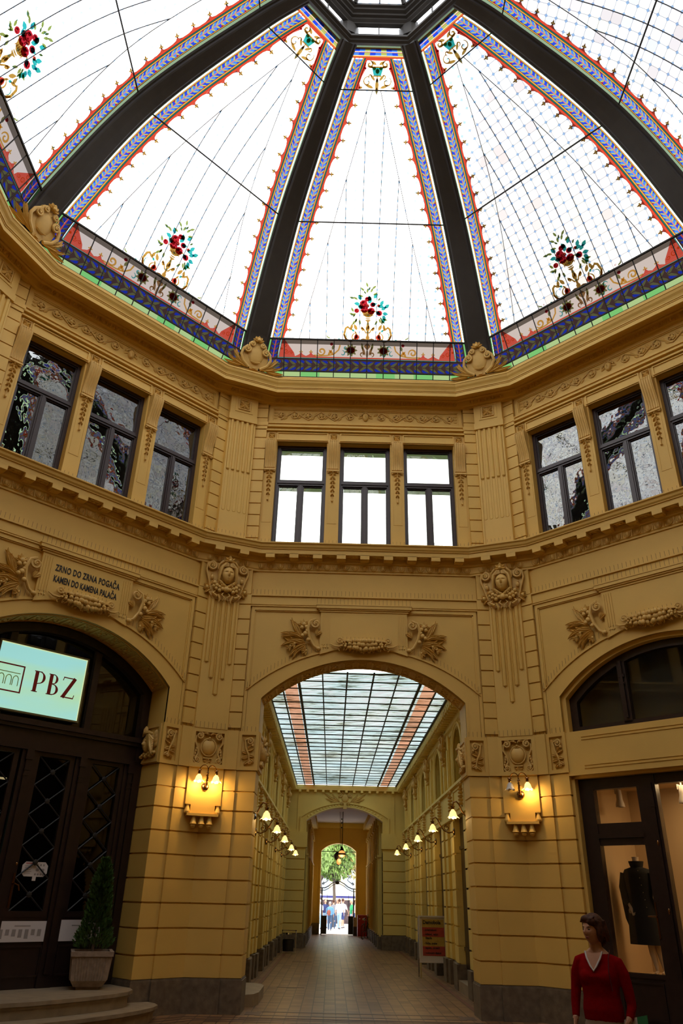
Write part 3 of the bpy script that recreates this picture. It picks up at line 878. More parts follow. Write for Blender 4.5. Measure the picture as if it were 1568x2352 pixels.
class GB(MB):
    """glass-sheet builder in (s, t) coordinates of a dome panel"""
    def poly(g, pts, off=0.012):
        k = len(pts); return g.add([SP(s, t, off) for s, t in pts], [tuple(range(k))])
    def bar(g, pts, w, off=0.02, h=0.03):
        g.tube([SP(s, t, off) for s, t in pts], w, 5)
    def disc(g, s, t, a, b=None, n=8, off=0.014, rot=0):
        b = a if b is None else b
        P = []
        for i in range(n):
            q = 2*PI*i/n; x = a*math.cos(q); y = b*math.sin(q)
            P.append((s+x*math.cos(rot)-y*math.sin(rot), t+x*math.sin(rot)+y*math.cos(rot)))
        g.poly(P, off)
    def gleaf(g, s, t, ang, L, W, off=0.015):
        a = rad(ang); ca, sa = math.cos(a), math.sin(a)
        P = []
        for u, v in ((0, 0), (.25, .42), (.55, .5), (.85, .22), (1, 0), (.85, -.22), (.55, -.5), (.25, -.42)):
            x = u*L; y = v*W; P.append((s+x*ca-y*sa, t+x*sa+y*ca))
        g.poly(P, off)
    def swirl(g, s, t, R, start, dirn, turns, w, off=0.016, n=18, r_end=0.2):
        A = []; B = []
        for i in range(n+1):
            q = i/n; a = rad(start)+dirn*turns*2*PI*q; rr = R*(1-(1-r_end)*q); ww = w*(0.45+0.55*math.sin(PI*min(1, q*1.0)))
            A.append(SP(s+(rr+ww)*math.cos(a), t+(rr+ww)*math.sin(a), off)); B.append(SP(s+(rr-ww)*math.cos(a), t+(rr-ww)*math.sin(a), off))
        g.strip(A, B)
    def band(g, pts, w, off=0.013):
        A = []; B = []
        for i, (s, t) in enumerate(pts):
            s0, t0 = pts[max(i-1, 0)]; s1, t1 = pts[min(i+1, len(pts)-1)]
            d = math.hypot(s1-s0, t1-t0) or 1; nx, ny = -(t1-t0)/d, (s1-s0)/d
            A.append(SP(s+nx*w, t+ny*w, off)); B.append(SP(s-nx*w, t-ny*w, off))
        g.strip(A, B)
    def flip(g):
        o = len(g.v); k = len(g.f)
        g.v += [(-x, y, z) for x, y, z in g.v]
        for i in range(k):
            g.f.append(tuple(o+j for j in reversed(g.f[i]))); g.m.append(g.m[i])

def with_uv(me, uvs):
    u = me.uv_layers.new(name='UVMap')
    for lp_ in me.loops: u.data[lp_.index].uv = uvs[lp_.vertex_index]
    return me
BW = 0.40                                # width of the coloured border beside a rib
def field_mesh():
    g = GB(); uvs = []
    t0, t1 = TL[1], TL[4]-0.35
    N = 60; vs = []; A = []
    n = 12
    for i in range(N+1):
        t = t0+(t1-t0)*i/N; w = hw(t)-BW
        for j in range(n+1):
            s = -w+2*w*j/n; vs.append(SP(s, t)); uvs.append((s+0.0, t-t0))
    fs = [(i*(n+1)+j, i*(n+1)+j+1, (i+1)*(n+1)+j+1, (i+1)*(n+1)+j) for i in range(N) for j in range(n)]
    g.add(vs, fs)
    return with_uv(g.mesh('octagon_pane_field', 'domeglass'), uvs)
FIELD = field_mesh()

def offs(t, d): return hw(t)-d
def border_mesh():
    """side borders: pale green rim, gold fillet, blue with leaf garland, gold, teal, scalloped red edge with gold finials"""
    names = ['g_lgreen', 'g_org', 'g_blue', 'g_stem', 'g_leaf', 'g_mag', 'g_teal', 'f_red', 'f_gold', 'g_lblue', 'f_golddk', 'g_red', 'lead']
    g = GB(); t0, t1 = TL[1], TL[4]-.30; N = 70
    def stripe(d0, d1, m, off=0.0):
        g.mat(m)
        g.strip([SP(offs(t0+(t1-t0)*i/N, d0), t0+(t1-t0)*i/N, off) for i in range(N+1)], [SP(offs(t0+(t1-t0)*i/N, d1), t0+(t1-t0)*i/N, off) for i in range(N+1)])
    stripe(0, .065, 0); stripe(.065, .095, 1); stripe(.174, .196, 3); stripe(.275, .315, 1); stripe(.315, .345, 6); stripe(.345, BW+.002, 11)
    p = .115; n = int((t1-t0)/p); c = .185
    slope = 0
    for i in range(n):
        t = t0+i*p
        if t > t1-p: break
        for sg in (-1, 1):
            f = lambda d, l: (offs(t+l, c+sg*d), t+l)
            g.mat(2 if (i*3+sg) % 5 else 5); g.poly([f(.040, 0), f(.090, 0), f(.090, .066), f(.078, .046)], 0)
            g.mat(4); g.poly([f(.011, 0), f(.040, 0), f(.078, .046), f(.090, .066), f(.090, .082), f(.062, .068), f(.030, .042), f(.011, .018)], 0)
            g.mat(9 if (i+sg) % 3 else 2); g.poly([f(.011, .018), f(.030, .042), f(.062, .068), f(.090, .082), f(.090, p), f(.030, p), f(.011, p)], 0)
    # scallops and finials pointing into the field
    q = .41; t = t0+.25
    while t < TL[3]-.1:
        g.mat(7)
        for k in range(6):                # curved red cusps
            pass
        s = offs(t, BW)
        g.poly([(offs(t-.14, BW), t-.14), (offs(t-.05, BW+.022), t-.05), (s-.075, t), (offs(t+.05, BW+.022), t+.05), (offs(t+.14, BW), t+.14)], .002)
        g.mat(8); g.gleaf(s-.05, t, 180, .13, .045, .006); g.disc(s-.10, t+.035, .022, .018, 6, .006); g.disc(s-.10, t-.035, .022, .018, 6, .006)
        g.mat(10); g.disc(s-.075, t, .012, .028, 6, .008); g.disc(s-.13, t, .010, .014, 5, .008)
        t += q
    # thin leads between the glass strips
    g.mat(12)
    for d in (.065, .095, .275, .315, .345): g.bar([(offs(t0+(t1-t0)*i/24, d), t0+(t1-t0)*i/24) for i in range(25)], .0045, .004)
    g.flip()
    return g.mesh('coloured_border', names)
BORD = border_mesh()

def top_mesh():
    """head of the panel: cross border, rosettes and painted scrolls"""
    names = ['g_blue', 'g_org', 'g_stem', 'g_leaf', 'f_red', 'f_gold', 'f_golddk', 'f_cyan', 'f_rose', 'lead', 'g_lgreen', 'g_mag', 'g_lblue', 'g_red']
    g = GB(); t1 = TL[4]
    w = hw(t1)
    def cross(ta, tb, m, d=0.0, off=.006):
        g.mat(m); g.poly([(-offs(ta, d), ta), (offs(ta, d), ta), (offs(tb, d), tb), (-offs(tb, d), tb)], off)
    cross(t1-.06, t1, 10, .0); cross(t1-.09, t1-.06, 1, .0); cross(t1-.27, t1-.24, 1, .0); cross(t1-.30, t1-.27, 13, .0)
    cross(t1-.175, t1-.155, 2, .0); xx = -w+.02
    k = 0
    for ta, tb in ((t1-.155, t1-.09), (t1-.24, t1-.175)):
        n = 9
        for i in range(n):
            a, b = -1+2*i/n, -1+2*(i+1)/n; wa, wb = hw(ta), hw(tb); k += 1
            g.mat(3 if k % 3 == 0 else (0 if k % 2 else 12)); g.poly([(a*wa, ta), (b*wa, ta), (b*wb, tb), (a*wb, tb)], 0)
    g.mat(13); g.poly([(-offs(t1-.35, BW), t1-.35), (offs(t1-.35, BW), t1-.35), (offs(t1-.30, BW), t1-.30), (-offs(t1-.30, BW), t1-.30)], 0)
    for s in (-1, 1):
        pass
    # painted basket hanging under it
    t = t1-.40
    g.mat(5)
    for s in (-1, 1):
        g.swirl(s*.19, t-.03, .08, 90, s, 1.1, .022, .014); g.gleaf(s*.03, t-.04, 90-s*60, .17, .07, .014); g.gleaf(s*.1, t-.10, 90-s*80, .16, .06, .014)
        g.swirl(s*.24, t-.42, .12, 60, -s, 1.0, .016, .014); g.swirl(s*.16, t-.30, .06, 240, s, .8, .014, .014)
        g.gleaf(s*.08, t-.56, 90-s*70, .24, .07, .014); g.gleaf(s*.05, t-.40, 90-s*40, .2, .06, .014)
    g.mat(7); g.poly([(-.14, t-.10), (.14, t-.10), (.09, t-.28), (-.09, t-.28)], .013)
    g.mat(5); g.gleaf(0, t-.72, 90, .44, .09, .016); g.disc(0, t-.18, .05, .06, 8, .017); g.disc(-.08, t-.12, .045, .04, 7, .017); g.disc(.08, t-.12, .045, .04, 7, .017)
    g.band([(-.16, t-.09), (.16, t-.09)], .018, .018); g.band([(-.1, t-.29), (.1, t-.29)], .016, .018)
    g.mat(6); g.disc(0, t-.38, .03, .04, 6, .018); g.disc(0, t-.58, .02, .04, 6, .018)
    g.mat(8)
    for s in (-1, 1): g.disc(s*.30, t-.12, .03, .03, 6, .018)
    # red curved edges of the head pane
    for s in (-1, 1):
        g.mat(4)
        ta, tb = TL[3], t1-.4
        P = [(s*offs(ta, BW-.02), ta), (s*(offs(ta, BW)-.10), ta+.02), (s*(offs(ta+.12, BW)-.03), ta+.14), (s*(offs(ta+.3, BW)-.02), ta+.3), (s*(offs(ta+.42, BW)-.05), ta+.44), (s*offs(tb, BW+.0), tb), (s*offs(tb, BW-.03), tb)]
        g.poly(P if s > 0 else P[::-1], .004)
        g.mat(5); g.disc(s*(offs(ta, BW)-.10), ta+.05, .05, .03, 7, .01)
    return g.mesh('panel_head', names)
HEAD = top_mesh()

def base_mesh():
    """lowest band of each panel: green strip, blue leaf border, red and teal lines, painted scrolls on pale glass"""
    names = ['b_green', 'b_green2', 'b_brown', 'b_blue', 'b_leaf', 'b_red', 'b_teal', 'b_pink', 'b_shade', 'o_gold', 'o_golddk', 'o_rose', 'lead', 'o_red', 'o_leaf', 'o_teal']
    g = GB(); T0, T1 = 0.0, TL[1]
    L = T1
    za, zb, zc, zd, ze = .0, .17*L, .50*L, .535*L, .57*L      # green | blue | teal | red | painted
    zf = .88*L
    n = 11
    for i in range(n):
        w0, w1 = hw(za), hw(zb)
        g.mat(i % 2 if i not in (4, 5) else 1)
        f0, f1 = -1+2*i/n, -1+2*(i+1)/n
        g.poly([(f0*w0, za), (f1*w0, za), (f1*w1, zb), (f0*w1, zb)], 0.0)
    def cross(ta, tb, m, d=0.0, off=.0):
        g.mat(m); g.poly([(-offs(ta, d), ta), (offs(ta, d), ta), (offs(tb, d), tb), (-offs(tb, d), tb)], off)
    cross(zc, zd, 6, .33); cross(zd, ze, 5, .36)
    cross(ze, zf, 7, .36); cross(zf, T1, 8, .36)
    for s in (-1, 1):
        for ta, tb, d0, d1, m in ((zb, T1, 0, .06, 0), (zd, T1, .33, .36, 6)):
            g.mat(m); P = [(s*offs(ta, d1), ta), (s*offs(ta, d0), ta), (s*offs(tb, d0), tb), (s*offs(tb, d1), tb)]
            g.poly(P if s > 0 else P[::-1], .001)
    # blue lozenges with leaves along the bottom, and up the sides
    H = zc-zb; zm = (zb+zc)/2
    cross(zb, zb+.10*H, 2); cross(zc-.10*H, zc, 2); cross(zm-.03*H, zm+.03*H, 2)
    n = 26
    for i in range(n):
        for sg in (-1, 1):
            def f(a, d, i=i, sg=sg):
                q = -1+2*(i+a)/n; t = zm+sg*H*(.03+.37*d); s = q*hw(t)
                return (s, t)
            if i < n/2: f0 = f; f = lambda a, d, f0=f0: f0(1-a, d)
            g.mat(2); g.poly([f(0, 0), f(.25, 0), f(.62, .55), f(.62, 1), f(0, 1)][::1], 0) if False else None
            g.mat(4); g.poly([f(0, 0), f(.42, 0), f(.80, .55), f(.92, .95), f(.62, .80), f(.22, .40)], 0)
            g.mat(2); g.poly([f(.42, 0), f(1, 0), f(1, 1), f(.92, .95), f(.80, .55)], 0)
            g.mat(3); g.poly([f(0, .35), f(.22, .40), f(.62, .80), f(.80, 1), f(.20, 1), f(0, .75)], 0)
            g.mat(2); g.poly([f(0, 0), f(.22, .40), f(0, .35)], 0); g.poly([f(0, .75), f(.20, 1), f(0, 1)], 0)
            g.poly([f(.62, .80), f(.92, .95), f(1, 1), f(.80, 1)], 0)
    for s in (-1, 1):
        p = .125; t = zc; c = .195
        while t < T1-.02:
            tt = min(p, T1-t)
            for sg in (-1, 1):
                f = lambda d, l: (s*offs(t+l*tt/p, c+sg*d), t+l*tt/p)
                g.mat(3); g.poly([f(.015, .02), f(.06, .05), f(.10, .09), f(.10, .125), f(.015, .125)], 0)
                g.mat(4); g.poly([f(.015, 0), f(.05, 0), f(.09, .05), f(.10, .09), f(.06, .05), f(.015, .02)], 0)
                g.mat(2); g.poly([f(.05, 0), f(.135, 0), f(.135, .125), f(.10, .125), f(.10, .09), f(.09, .05)], 0)
            g.mat(5); g.poly([(s*offs(t, c-.015), t), (s*offs(t, c+.015), t), (s*offs(t+tt, c+.015), t+tt), (s*offs(t+tt, c-.015), t+tt)], 0)
            t += p
    # painted ornament: red corner fields with gold scrolls
    for s in (-1, 1):
        x0 = offs(ze, .36)
        g.mat(13); P = [(s*x0, ze), (s*offs(T1, .36), T1), (s*(x0-.14), T1), (s*(x0-.30), ze+.26), (s*(x0-.42), ze+.1), (s*(x0-.45), ze)]
        g.poly(P if s < 0 else P[::-1], .003)
        g.mat(9); g.swirl(s*(x0-.20), ze+.13, .075, 0, s, 1.4, .011, .01); g.swirl(s*(x0-.17), ze+.30, .06, 90, -s, 1.3, .010, .01)
        g.swirl(s*(x0-.34), ze+.10, .05, 180, s, 1.2, .009, .01); g.disc(s*(x0-.07), ze+.2, .035, .035, 6, .01)
        # cusped red foot with fleurons
        for k, x in enumerate((x0-.62, x0-.90)):
            g.mat(13); g.poly([(s*(x-.16), ze), (s*(x-.05), ze+.05), (s*x, ze+.13), (s*(x+.05), ze+.05), (s*(x+.16), ze)][::(1 if s > 0 else -1)], .004)
            g.mat(9); g.disc(s*x, ze+.14, .02, .05, 6, .01); g.disc(s*(x-.035), ze+.12, .02, .02, 6, .01); g.disc(s*(x+.035), ze+.12, .02, .02, 6, .01)
        # large gold scrolls
        x = x0-1.20
        g.mat(9); g.swirl(s*x, ze+.15, .12, 200, -s, 1.25, .026, .01); g.band([(s*(x+.22), ze+.03), (s*(x+.05), ze+.02), (s*(x-.15), ze+.03), (s*(x-.34), ze+.07), (s*(x-.48), ze+.2), (s*(x-.52), ze+.34)], .02, .011)
        g.gleaf(s*(x-.18), ze+.04, 90+s*35, .2, .07, .012); g.gleaf(s*(x-.34), ze+.06, 90-s*45, .2, .07, .012)
        g.mat(14); g.gleaf(s*(x-.3), ze+.2, 90+s*20, .17, .08, .012); g.mat(11); g.disc(s*(x-.28), ze+.36, .05, .045, 7, .013)
        g.mat(15); g.swirl(s*(x-.68), ze+.27, .07, 0, s, .9, .016, .012); g.swirl(s*(x-.80), ze+.10, .07, 180, s, .8, .016, .012)
        # dark red roses with green leaves
        xr = .46
        g.mat(14)
        for a in range(0, 360, 40): g.gleaf(s*xr, ze+.2, a, .19, .09, .009)
        g.mat(11); g.disc(s*xr, ze+.2, .12, .10, 9, .013); g.mat(13); g.disc(s*xr-.03, ze+.22, .045, .035, 6, .015); g.disc(s*xr+.05, ze+.19, .04, .03, 6, .015)
        g.mat(15); g.swirl(s*(xr+.24), ze+.1, .09, 90, s, .7, .016, .014)
        g.mat(10); g.swirl(s*.13, ze+.09, .07, 270, s, 1.0, .02, .014); g.gleaf(s*.05, ze+.05, 90-s*20, .3, .07, .012)
        g.mat(14); g.gleaf(s*.12, ze+.2, 90-s*10, .22, .07, .013)
    g.mat(10); g.poly([(-.1, ze+.32), (0, ze+.2), (.1, ze+.32), (0, ze+.42)], .015); g.disc(0, ze+.1, .03, .12, 8, .014)
    return g.mesh('painted_base_band', names)
BASE = base_mesh()

def basket_mesh():
    names = ['f_gold', 'f_golddk', 'f_rose', 'f_roselt', 'f_cyan', 'f_leaf', 'f_leafd', 'f_org', 'f_red', 'f_darkpaint', 'f_teal']
    g = GB(); b = TL[1]
    # baluster stem
    g.mat(0); g.poly([(-.05, b), (.05, b), (.055, b+.1), (.03, b+.14), (.03, b+.26), (.055, b+.3), (.06, b+.36), (.03, b+.46), (.025, b+.52), (.075, b+.555), (.075, b+.575), (-.075, b+.575), (-.075, b+.555), (-.025, b+.52), (-.03, b+.46), (-.06, b+.36), (-.055, b+.3), (-.03, b+.26), (-.03, b+.14), (-.055, b+.1)], .014)
    g.mat(1); g.disc(.015, b+.37, .025, .06, 6, .018); g.disc(-.025, b+.33, .012, .05, 6, .018)
    for i in range(7):
        pass
    g.mat(0); g.poly([(-.19, b+.80), (-.12, b+.69), (-.05, b+.64), (.05, b+.64), (.12, b+.69), (.19, b+.80)], .014)
    g.mat(7)
    for i in range(-3, 4): g.disc(i*.045, b+.725-.004*i*i, .010, .055-.004*abs(i), 6, .017)
    g.mat(1)
    for i in range(-3, 4): g.disc(i*.045+.02, b+.725-.004*i*i, .0045, .05-.004*abs(i), 5, .018)
    g.mat(0); g.band([(-.22, b+.815), (.22, b+.815)], .016, .016); g.poly([(-.09, b+.62), (.09, b+.62), (.04, b+.585), (-.04, b+.585)], .015)
    # side scrolls
    for s in (-1, 1):
        g.mat(0)
        g.swirl(s*.47, b+.16, .19, 90-s*90, -s, .62, .034, .014, r_end=.75)
        g.band([(s*.04, b+.2), (s*.10, b+.30), (s*.15, b+.35), (s*.19, b+.33)], .018, .015); g.gleaf(s*.12, b+.26, 90-s*25, .15, .08, .016)
        g.band([(s*.60, b+.02), (s*.66, b+.16), (s*.62, b+.33), (s*.54, b+.38)], .03, .015); g.gleaf(s*.56, b+.36, 90+s*120, .17, .07, .016)
        g.gleaf(s*.30, b+.28, 90-s*28, .2, .09, .016); g.gleaf(s*.47, b+.30, 90+s*12, .16, .08, .016)
        g.swirl(s*.32, b+.09, .12, 90, -s, .5, .018, .014, r_end=.9)
        g.mat(8); g.disc(s*.31, b+.09, .075, .085, 9, .017); g.mat(3); g.disc(s*.31, b+.10, .045, .05, 8, .019); g.mat(0); g.disc(s*.31, b+.10, .02, .022, 6, .021)
        g.mat(1); g.band([(s*.05, b+.03), (s*.12, b+.045), (s*.19, b+.02)], .02, .016)
        g.mat(4); g.gleaf(s*.38, b+.24, 90-s*40, .09, .06, .018); g.mat(10); g.swirl(s*.52, b+.14, .09, 100, -s, .45, .01, .016, r_end=.9)
        g.mat(7); g.band([(s*.72, b+.015), (s*.95, b+.02)], .014, .014); g.mat(4); g.disc(s*.80, b+.03, .03, .02, 6, .018)
        g.mat(8); g.swirl(s*1.0, b+.08, .028, 0, s, .9, .006, .016); g.mat(5); g.gleaf(s*1.05, b+.04, 90-s*60, .1, .035, .016); g.gleaf(s*1.12, b+.05, 90-s*20, .09, .03, .016)
    # flowers
    rnd = random.Random(3)
    g.mat(4)
    for x, y, a in ((.0, 1.02, 60), (.06, .98, 20), (-.17, 1.1, 120), (-.13, .9, 150), (.22, .95, 10), (.30, .88, 30), (.33, .80, -10), (.34, .75, -60), (.36, .7, -90), (.12, 1.15, 50), (-.2, 1.0, 170), (.17, .84, -30), (.05, 1.08, 110), (.28, .98, 60), (.38, .92, 40)):
        g.gleaf(x*1.2, b+.9+(y-.9)*1.15-.02, a, .17, .10, .016)
    g.mat(5)
    for x, y, a in ((-.28, .74, 200), (-.33, .70, 160), (-.26, .62, 250), (-.2, .58, 280), (-.3, .55, 240), (.26, .62, 290), (.3, .58, 320), (.34, .6, 350), (.22, .56, 240), (-.34, .78, 120), (-.04, 1.3, 80), (.04, 1.32, 60), (-.1, 1.36, 140), (.08, 1.42, 40), (-.02, 1.46, 110), (.1, 1.25, 30), (-.12, 1.2, 160), (-.25, 1.12, 150), (-.33, 1.15, 165)):
        g.gleaf(x*1.2, b+y, a, .15, .06, .015)
    g.mat(6)
    for x, y, a in ((-.30, .72, 230), (.28, .66, 300), (.32, .55, 280), (-.27, .6, 260), (.0, 1.38, 70), (-.06, 1.28, 130), (.22, 1.1, 50)):
        g.gleaf(x*1.2, b+y, a, .11, .045, .017)
    SC_ = 1.30
    for x, y, r in ((-.11, 1.00, .085), (-.09, .87, .085), (.10, .98, .06), (.07, .83, .08), (-.03, 1.11, .055), (.02, 1.13, .045), (-.27, .83, .055), (.26, .78, .065), (.24, .96, .035), (-.17, .94, .05), (-.02, .95, .04)):
        x *= 1.2; y = .9+(y-.9)*1.15; r *= 1.3
        g.mat(2 if r > .065 else 8); g.disc(x, b+y, r, r*.95, 9, .019)
        g.mat(9)
        for k in range(3): a = rnd.random()*6.28; g.disc(x+r*.5*math.cos(a), b+y+r*.5*math.sin(a), r*.10, r*.28, 5, .021, rot=a)
        g.mat(3); g.disc(x-r*.2, b+y+r*.25, r*.38, r*.3, 7, .022); g.disc(x+r*.35, b+y-r*.3, r*.22, r*.18, 6, .022)
    g.mat(7); g.disc(.03, b+.83, .05, .045, 8, .024)
    return g.mesh('flower_basket', names)
BASK = basket_mesh()

def bars_mesh():
    g = GB(); t0, tm, tu, t1 = TL[1], TL[2], TL[3], TL[4]
    # purlins at three levels
    for t, w in ((t0, .030), (tm, .020), (tu, .016)):
        h = hw(t); g.bar([(-h, t), (h, t)], w, .04)
    h = hw(.17*TL[1]); g.bar([(-hw(.17*TL[1]), .17*TL[1]), (h, .17*TL[1])], .022, .03); g.bar([(-hw(.50*TL[1]), .50*TL[1]), (hw(.5*TL[1]), .50*TL[1])], .012, .03)
    g.bar([(-hw(.0), .012), (hw(0), .012)], .03, .03)
    # short bars across the base band
    for i in range(-5, 6):
        x = i*.467-.2333*0
        g.bar([(x+.2333 if False else x, 0), (x, TL[1])], .014, .03)
    # slender vertical bars, the outer ones leaning in with the ribs
    def lean(a, b, t): return a+(b-a)*(t-t0)/(tu-t0)
    sa, sb = 1.93, .10
    for s in (-1, 1):
        g.bar([(s*(sa+(sb-sa)*i/20), t0+(tu-t0)*i/20) for i in range(21)], .0085, .02)
        for x in (.2333, .70, 1.1667, 1.6333):
            te = t0+(sa-x)/(sa-sb)*(tu-t0)
            n = 16; g.bar([(s*x, t0+(te-t0)*i/n) for i in range(n+1)], .009, .02)
    return g.mesh('glazing_bars', 'lead')
BARS = bars_mesh()

def rib_mesh():
    """box rib over the right hand corner of face 0"""
    mb = MB(); N = 46; rows = []
    for i in range(N+1):
        t = LT*i/N
        r, z, nr, nz = cpt(t); a = halfw(r)-.012
        L = (a, r); Rr = refl((a, r))
        C = ((L[0]+Rr[0])/2, (L[1]+Rr[1])/2); d = math.hypot(Rr[0]-L[0], Rr[1]-L[1])/2
        ux, uy = (Rr[0]-L[0])/(2*d), (Rr[1]-L[1])/(2*d)
        # inward direction in plan along the corner line
        px, py = S22, C22
        def Q(h, o): return (C[0]+ux*h+px*nr*o, C[1]+uy*h+py*nr*o, z+nz*o)
        rows.append([Q(-d, -.12), Q(-d, .035), Q(-d+.035, .06), Q(-d+.07, .06), Q(-d+.09, .10), Q(-d+.12, .115), Q(0, .12), Q(d-.12, .115), Q(d-.09, .10), Q(d-.07, .06), Q(d-.035, .06), Q(d, .035), Q(d, -.12)])
    for i in range(N): mb.strip(rows[i+1], rows[i])
    return mb.mesh('dome_rib', 'iron', False)
RIB = rib_mesh()
PL = {0: 'stained glass dome panel straight above the back wall with a red flower basket', 45: 'stained glass dome panel above the left wall with three dark windows',
      -45: 'stained glass dome panel above the right wall, its blue diamond lattice showing', 90: 'stained glass dome panel cut by the upper left corner',
      -90: 'stained glass dome panel cut by the upper right corner'}
RL = {0: 'dark iron dome rib rising from the cartouche right of the back windows', 45: 'dark iron dome rib rising from the cartouche left of the back windows',
      -45: 'dark iron dome rib running off the right edge', 90: 'dark iron dome rib rising from the far left cartouche'}
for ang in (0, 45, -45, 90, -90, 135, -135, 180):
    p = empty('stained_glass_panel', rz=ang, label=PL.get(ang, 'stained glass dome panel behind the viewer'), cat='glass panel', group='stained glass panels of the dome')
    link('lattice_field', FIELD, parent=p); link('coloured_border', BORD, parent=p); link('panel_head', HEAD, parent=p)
    link('painted_base_band', BASE, parent=p); link('flower_basket', BASK, parent=p); link('glazing_bars', BARS, parent=p)
    link('dome_rib', RIB, rz=ang, label=RL.get(ang, 'dark iron dome rib behind the viewer'), cat='rib', group='iron ribs of the dome')

# lantern on top
def ngon_ring(mb, prof, k=8, rot0=22.5):
    rows = []
    for r, z in prof:
        R = r/math.cos(PI/k)
        rows.append([(R*math.sin(rad(rot0+360/k*i)), R*math.cos(rad(rot0+360/k*i)), z) for i in range(k)])
    for i in range(len(prof)-1): mb.strip(rows[i+1], rows[i], closed=True)
LAN = empty('roof_lantern', loc=(0, 0, 20.18), label='small eight sided glazed lantern at the top of the dome, partly cut off', cat='lantern')
mb = MB()
def Z(z): return z-20.18
ngon_ring(mb, [(2.0, Z(20.30)), (1.80, Z(20.14)), (1.72, Z(20.10)), (1.66, Z(20.12)), (1.66, Z(20.17)), (1.60, Z(20.19)), (1.60, Z(20.26)), (1.66, Z(20.29)), (1.66, Z(20.36)), (1.74, Z(20.40)), (1.74, Z(20.455))])
ngon_ring(mb, [(1.76, Z(20.79)), (1.66, Z(20.80)), (1.66, Z(20.84)), (1.60, Z(20.88)), (1.60, Z(20.93)), (1.54, Z(20.95)), (1.54, Z(21.02)), (1.47, Z(21.05)), (1.47, Z(21.12)), (1.42, Z(21.14)), (1.42, Z(21.20)), (1.60, Z(21.22))])
for k in range(8):
    q = rad(22.5+45*k); R = 1.70/math.cos(rad(22.5))
    x, y = R*math.sin(q), R*math.cos(q); tx, ty = math.cos(q), -math.sin(q); nx, ny = math.sin(q), math.cos(q)
    def pt(h, o): return (x+tx*h+nx*o, y+ty*h+ny*o)
    mb.vprism([pt(-.24, .12), pt(-.24, 0.02), pt(-.10, -.07), pt(.10, -.07), pt(.24, .02), pt(.24, .12)], Z(20.42), Z(20.84))
    a = rad(45*k); X, Y = 1.74*math.sin(a), 1.74*math.cos(a)
    mb.vprism([(X-.012*math.cos(a)-.02*math.sin(a), Y+.012*math.sin(a)-.02*math.cos(a)), (X+.012*math.cos(a)-.02*math.sin(a), Y-.012*math.sin(a)-.02*math.cos(a)), (X+.012*math.cos(a)+.02*math.sin(a), Y-.012*math.sin(a)+.02*math.cos(a)), (X-.012*math.cos(a)+.02*math.sin(a), Y+.012*math.sin(a)+.02*math.cos(a))], Z(20.44), Z(20.82))
mk('lantern_frame', mb, 'iron', parent=LAN)
mb = MB()
for k in range(8):
    a = rad(45*k); R = 1.42/math.cos(rad(22.5))
    p0 = Vector((R*math.sin(a-rad(22.5)), R*math.cos(a-rad(22.5)), Z(21.2))); p1 = Vector((R*math.sin(a+rad(22.5)), R*math.cos(a+rad(22.5)), Z(21.2))); ap = Vector((0, 0, Z(22.5)))
    mb.tube([p0, p0.lerp(ap, .95)], .06, 5)
    mb.tube([p0.lerp(p1, .5), p0.lerp(p1, .5).lerp(ap, .9)], .014, 4)
mk('lantern_bars', mb, 'iron', parent=LAN)
g = MB(); uvs = []
for k in range(8):
    a = rad(45*k); R = 1.42/math.cos(rad(22.5))
    p0 = (R*math.sin(a-rad(22.5)), R*math.cos(a-rad(22.5)), Z(21.2)); p1 = (R*math.sin(a+rad(22.5)), R*math.cos(a+rad(22.5)), Z(21.2))
    g.add([p0, p1, (0, 0, Z(22.5))], [(0, 1, 2)]); uvs += [(-.588, 0), (.588, 0), (0, 1.9)]
link('lantern_glass', with_uv(g.mesh('lantern_glass', 'domeglass'), uvs), parent=LAN)
# ================================================================= THE CORRIDOR BEHIND THE ARCH
MAT['nichewin'] = plain('niche_window_glass', (.10, .10, .06), .15)
CX = 2.98             # wall plane;  piers stand to 2.75
PITCHY = 4.27
PC = [10.75+PITCHY*i for i in range(5)]             # pier centres 10.75 15.0 19.3 23.6 27.8
def side_y(s, x):      # helper for mirrored geometry
    return x if s > 0 else -x
def corr_pier():
    """right hand pier, centred on y = 0; mortar joints follow the hall"""
    mb = MB()
    strips = ((-1.28, -.80, 2.75), (-.80, -.28, 2.80), (-.28, .28, 2.90), (.28, .80, 2.80), (.80, 1.28, 2.75))
    for y0, y1, x in strips:
        for i in range(len(GZ)-2):
            z0, z1 = GZ[i], GZ[i+1]
            mb.box(x, 3.3, y0+.01, y1-.01, z0+.022, z1-.022)
        mb.box(x+.05, 3.3, y0+.02, y1-.02, .58, 4.1)
    return mb
def corr_plinth():
    mb = MB()
    for y0, y1, x in ((-1.33, -.75, 2.68), (-.75, -.3, 2.73), (-.3, .3, 2.84), (.3, .75, 2.73), (.75, 1.33, 2.68)):
        mb.box(x, 3.3, y0, y1, 0, .58)
    return mb
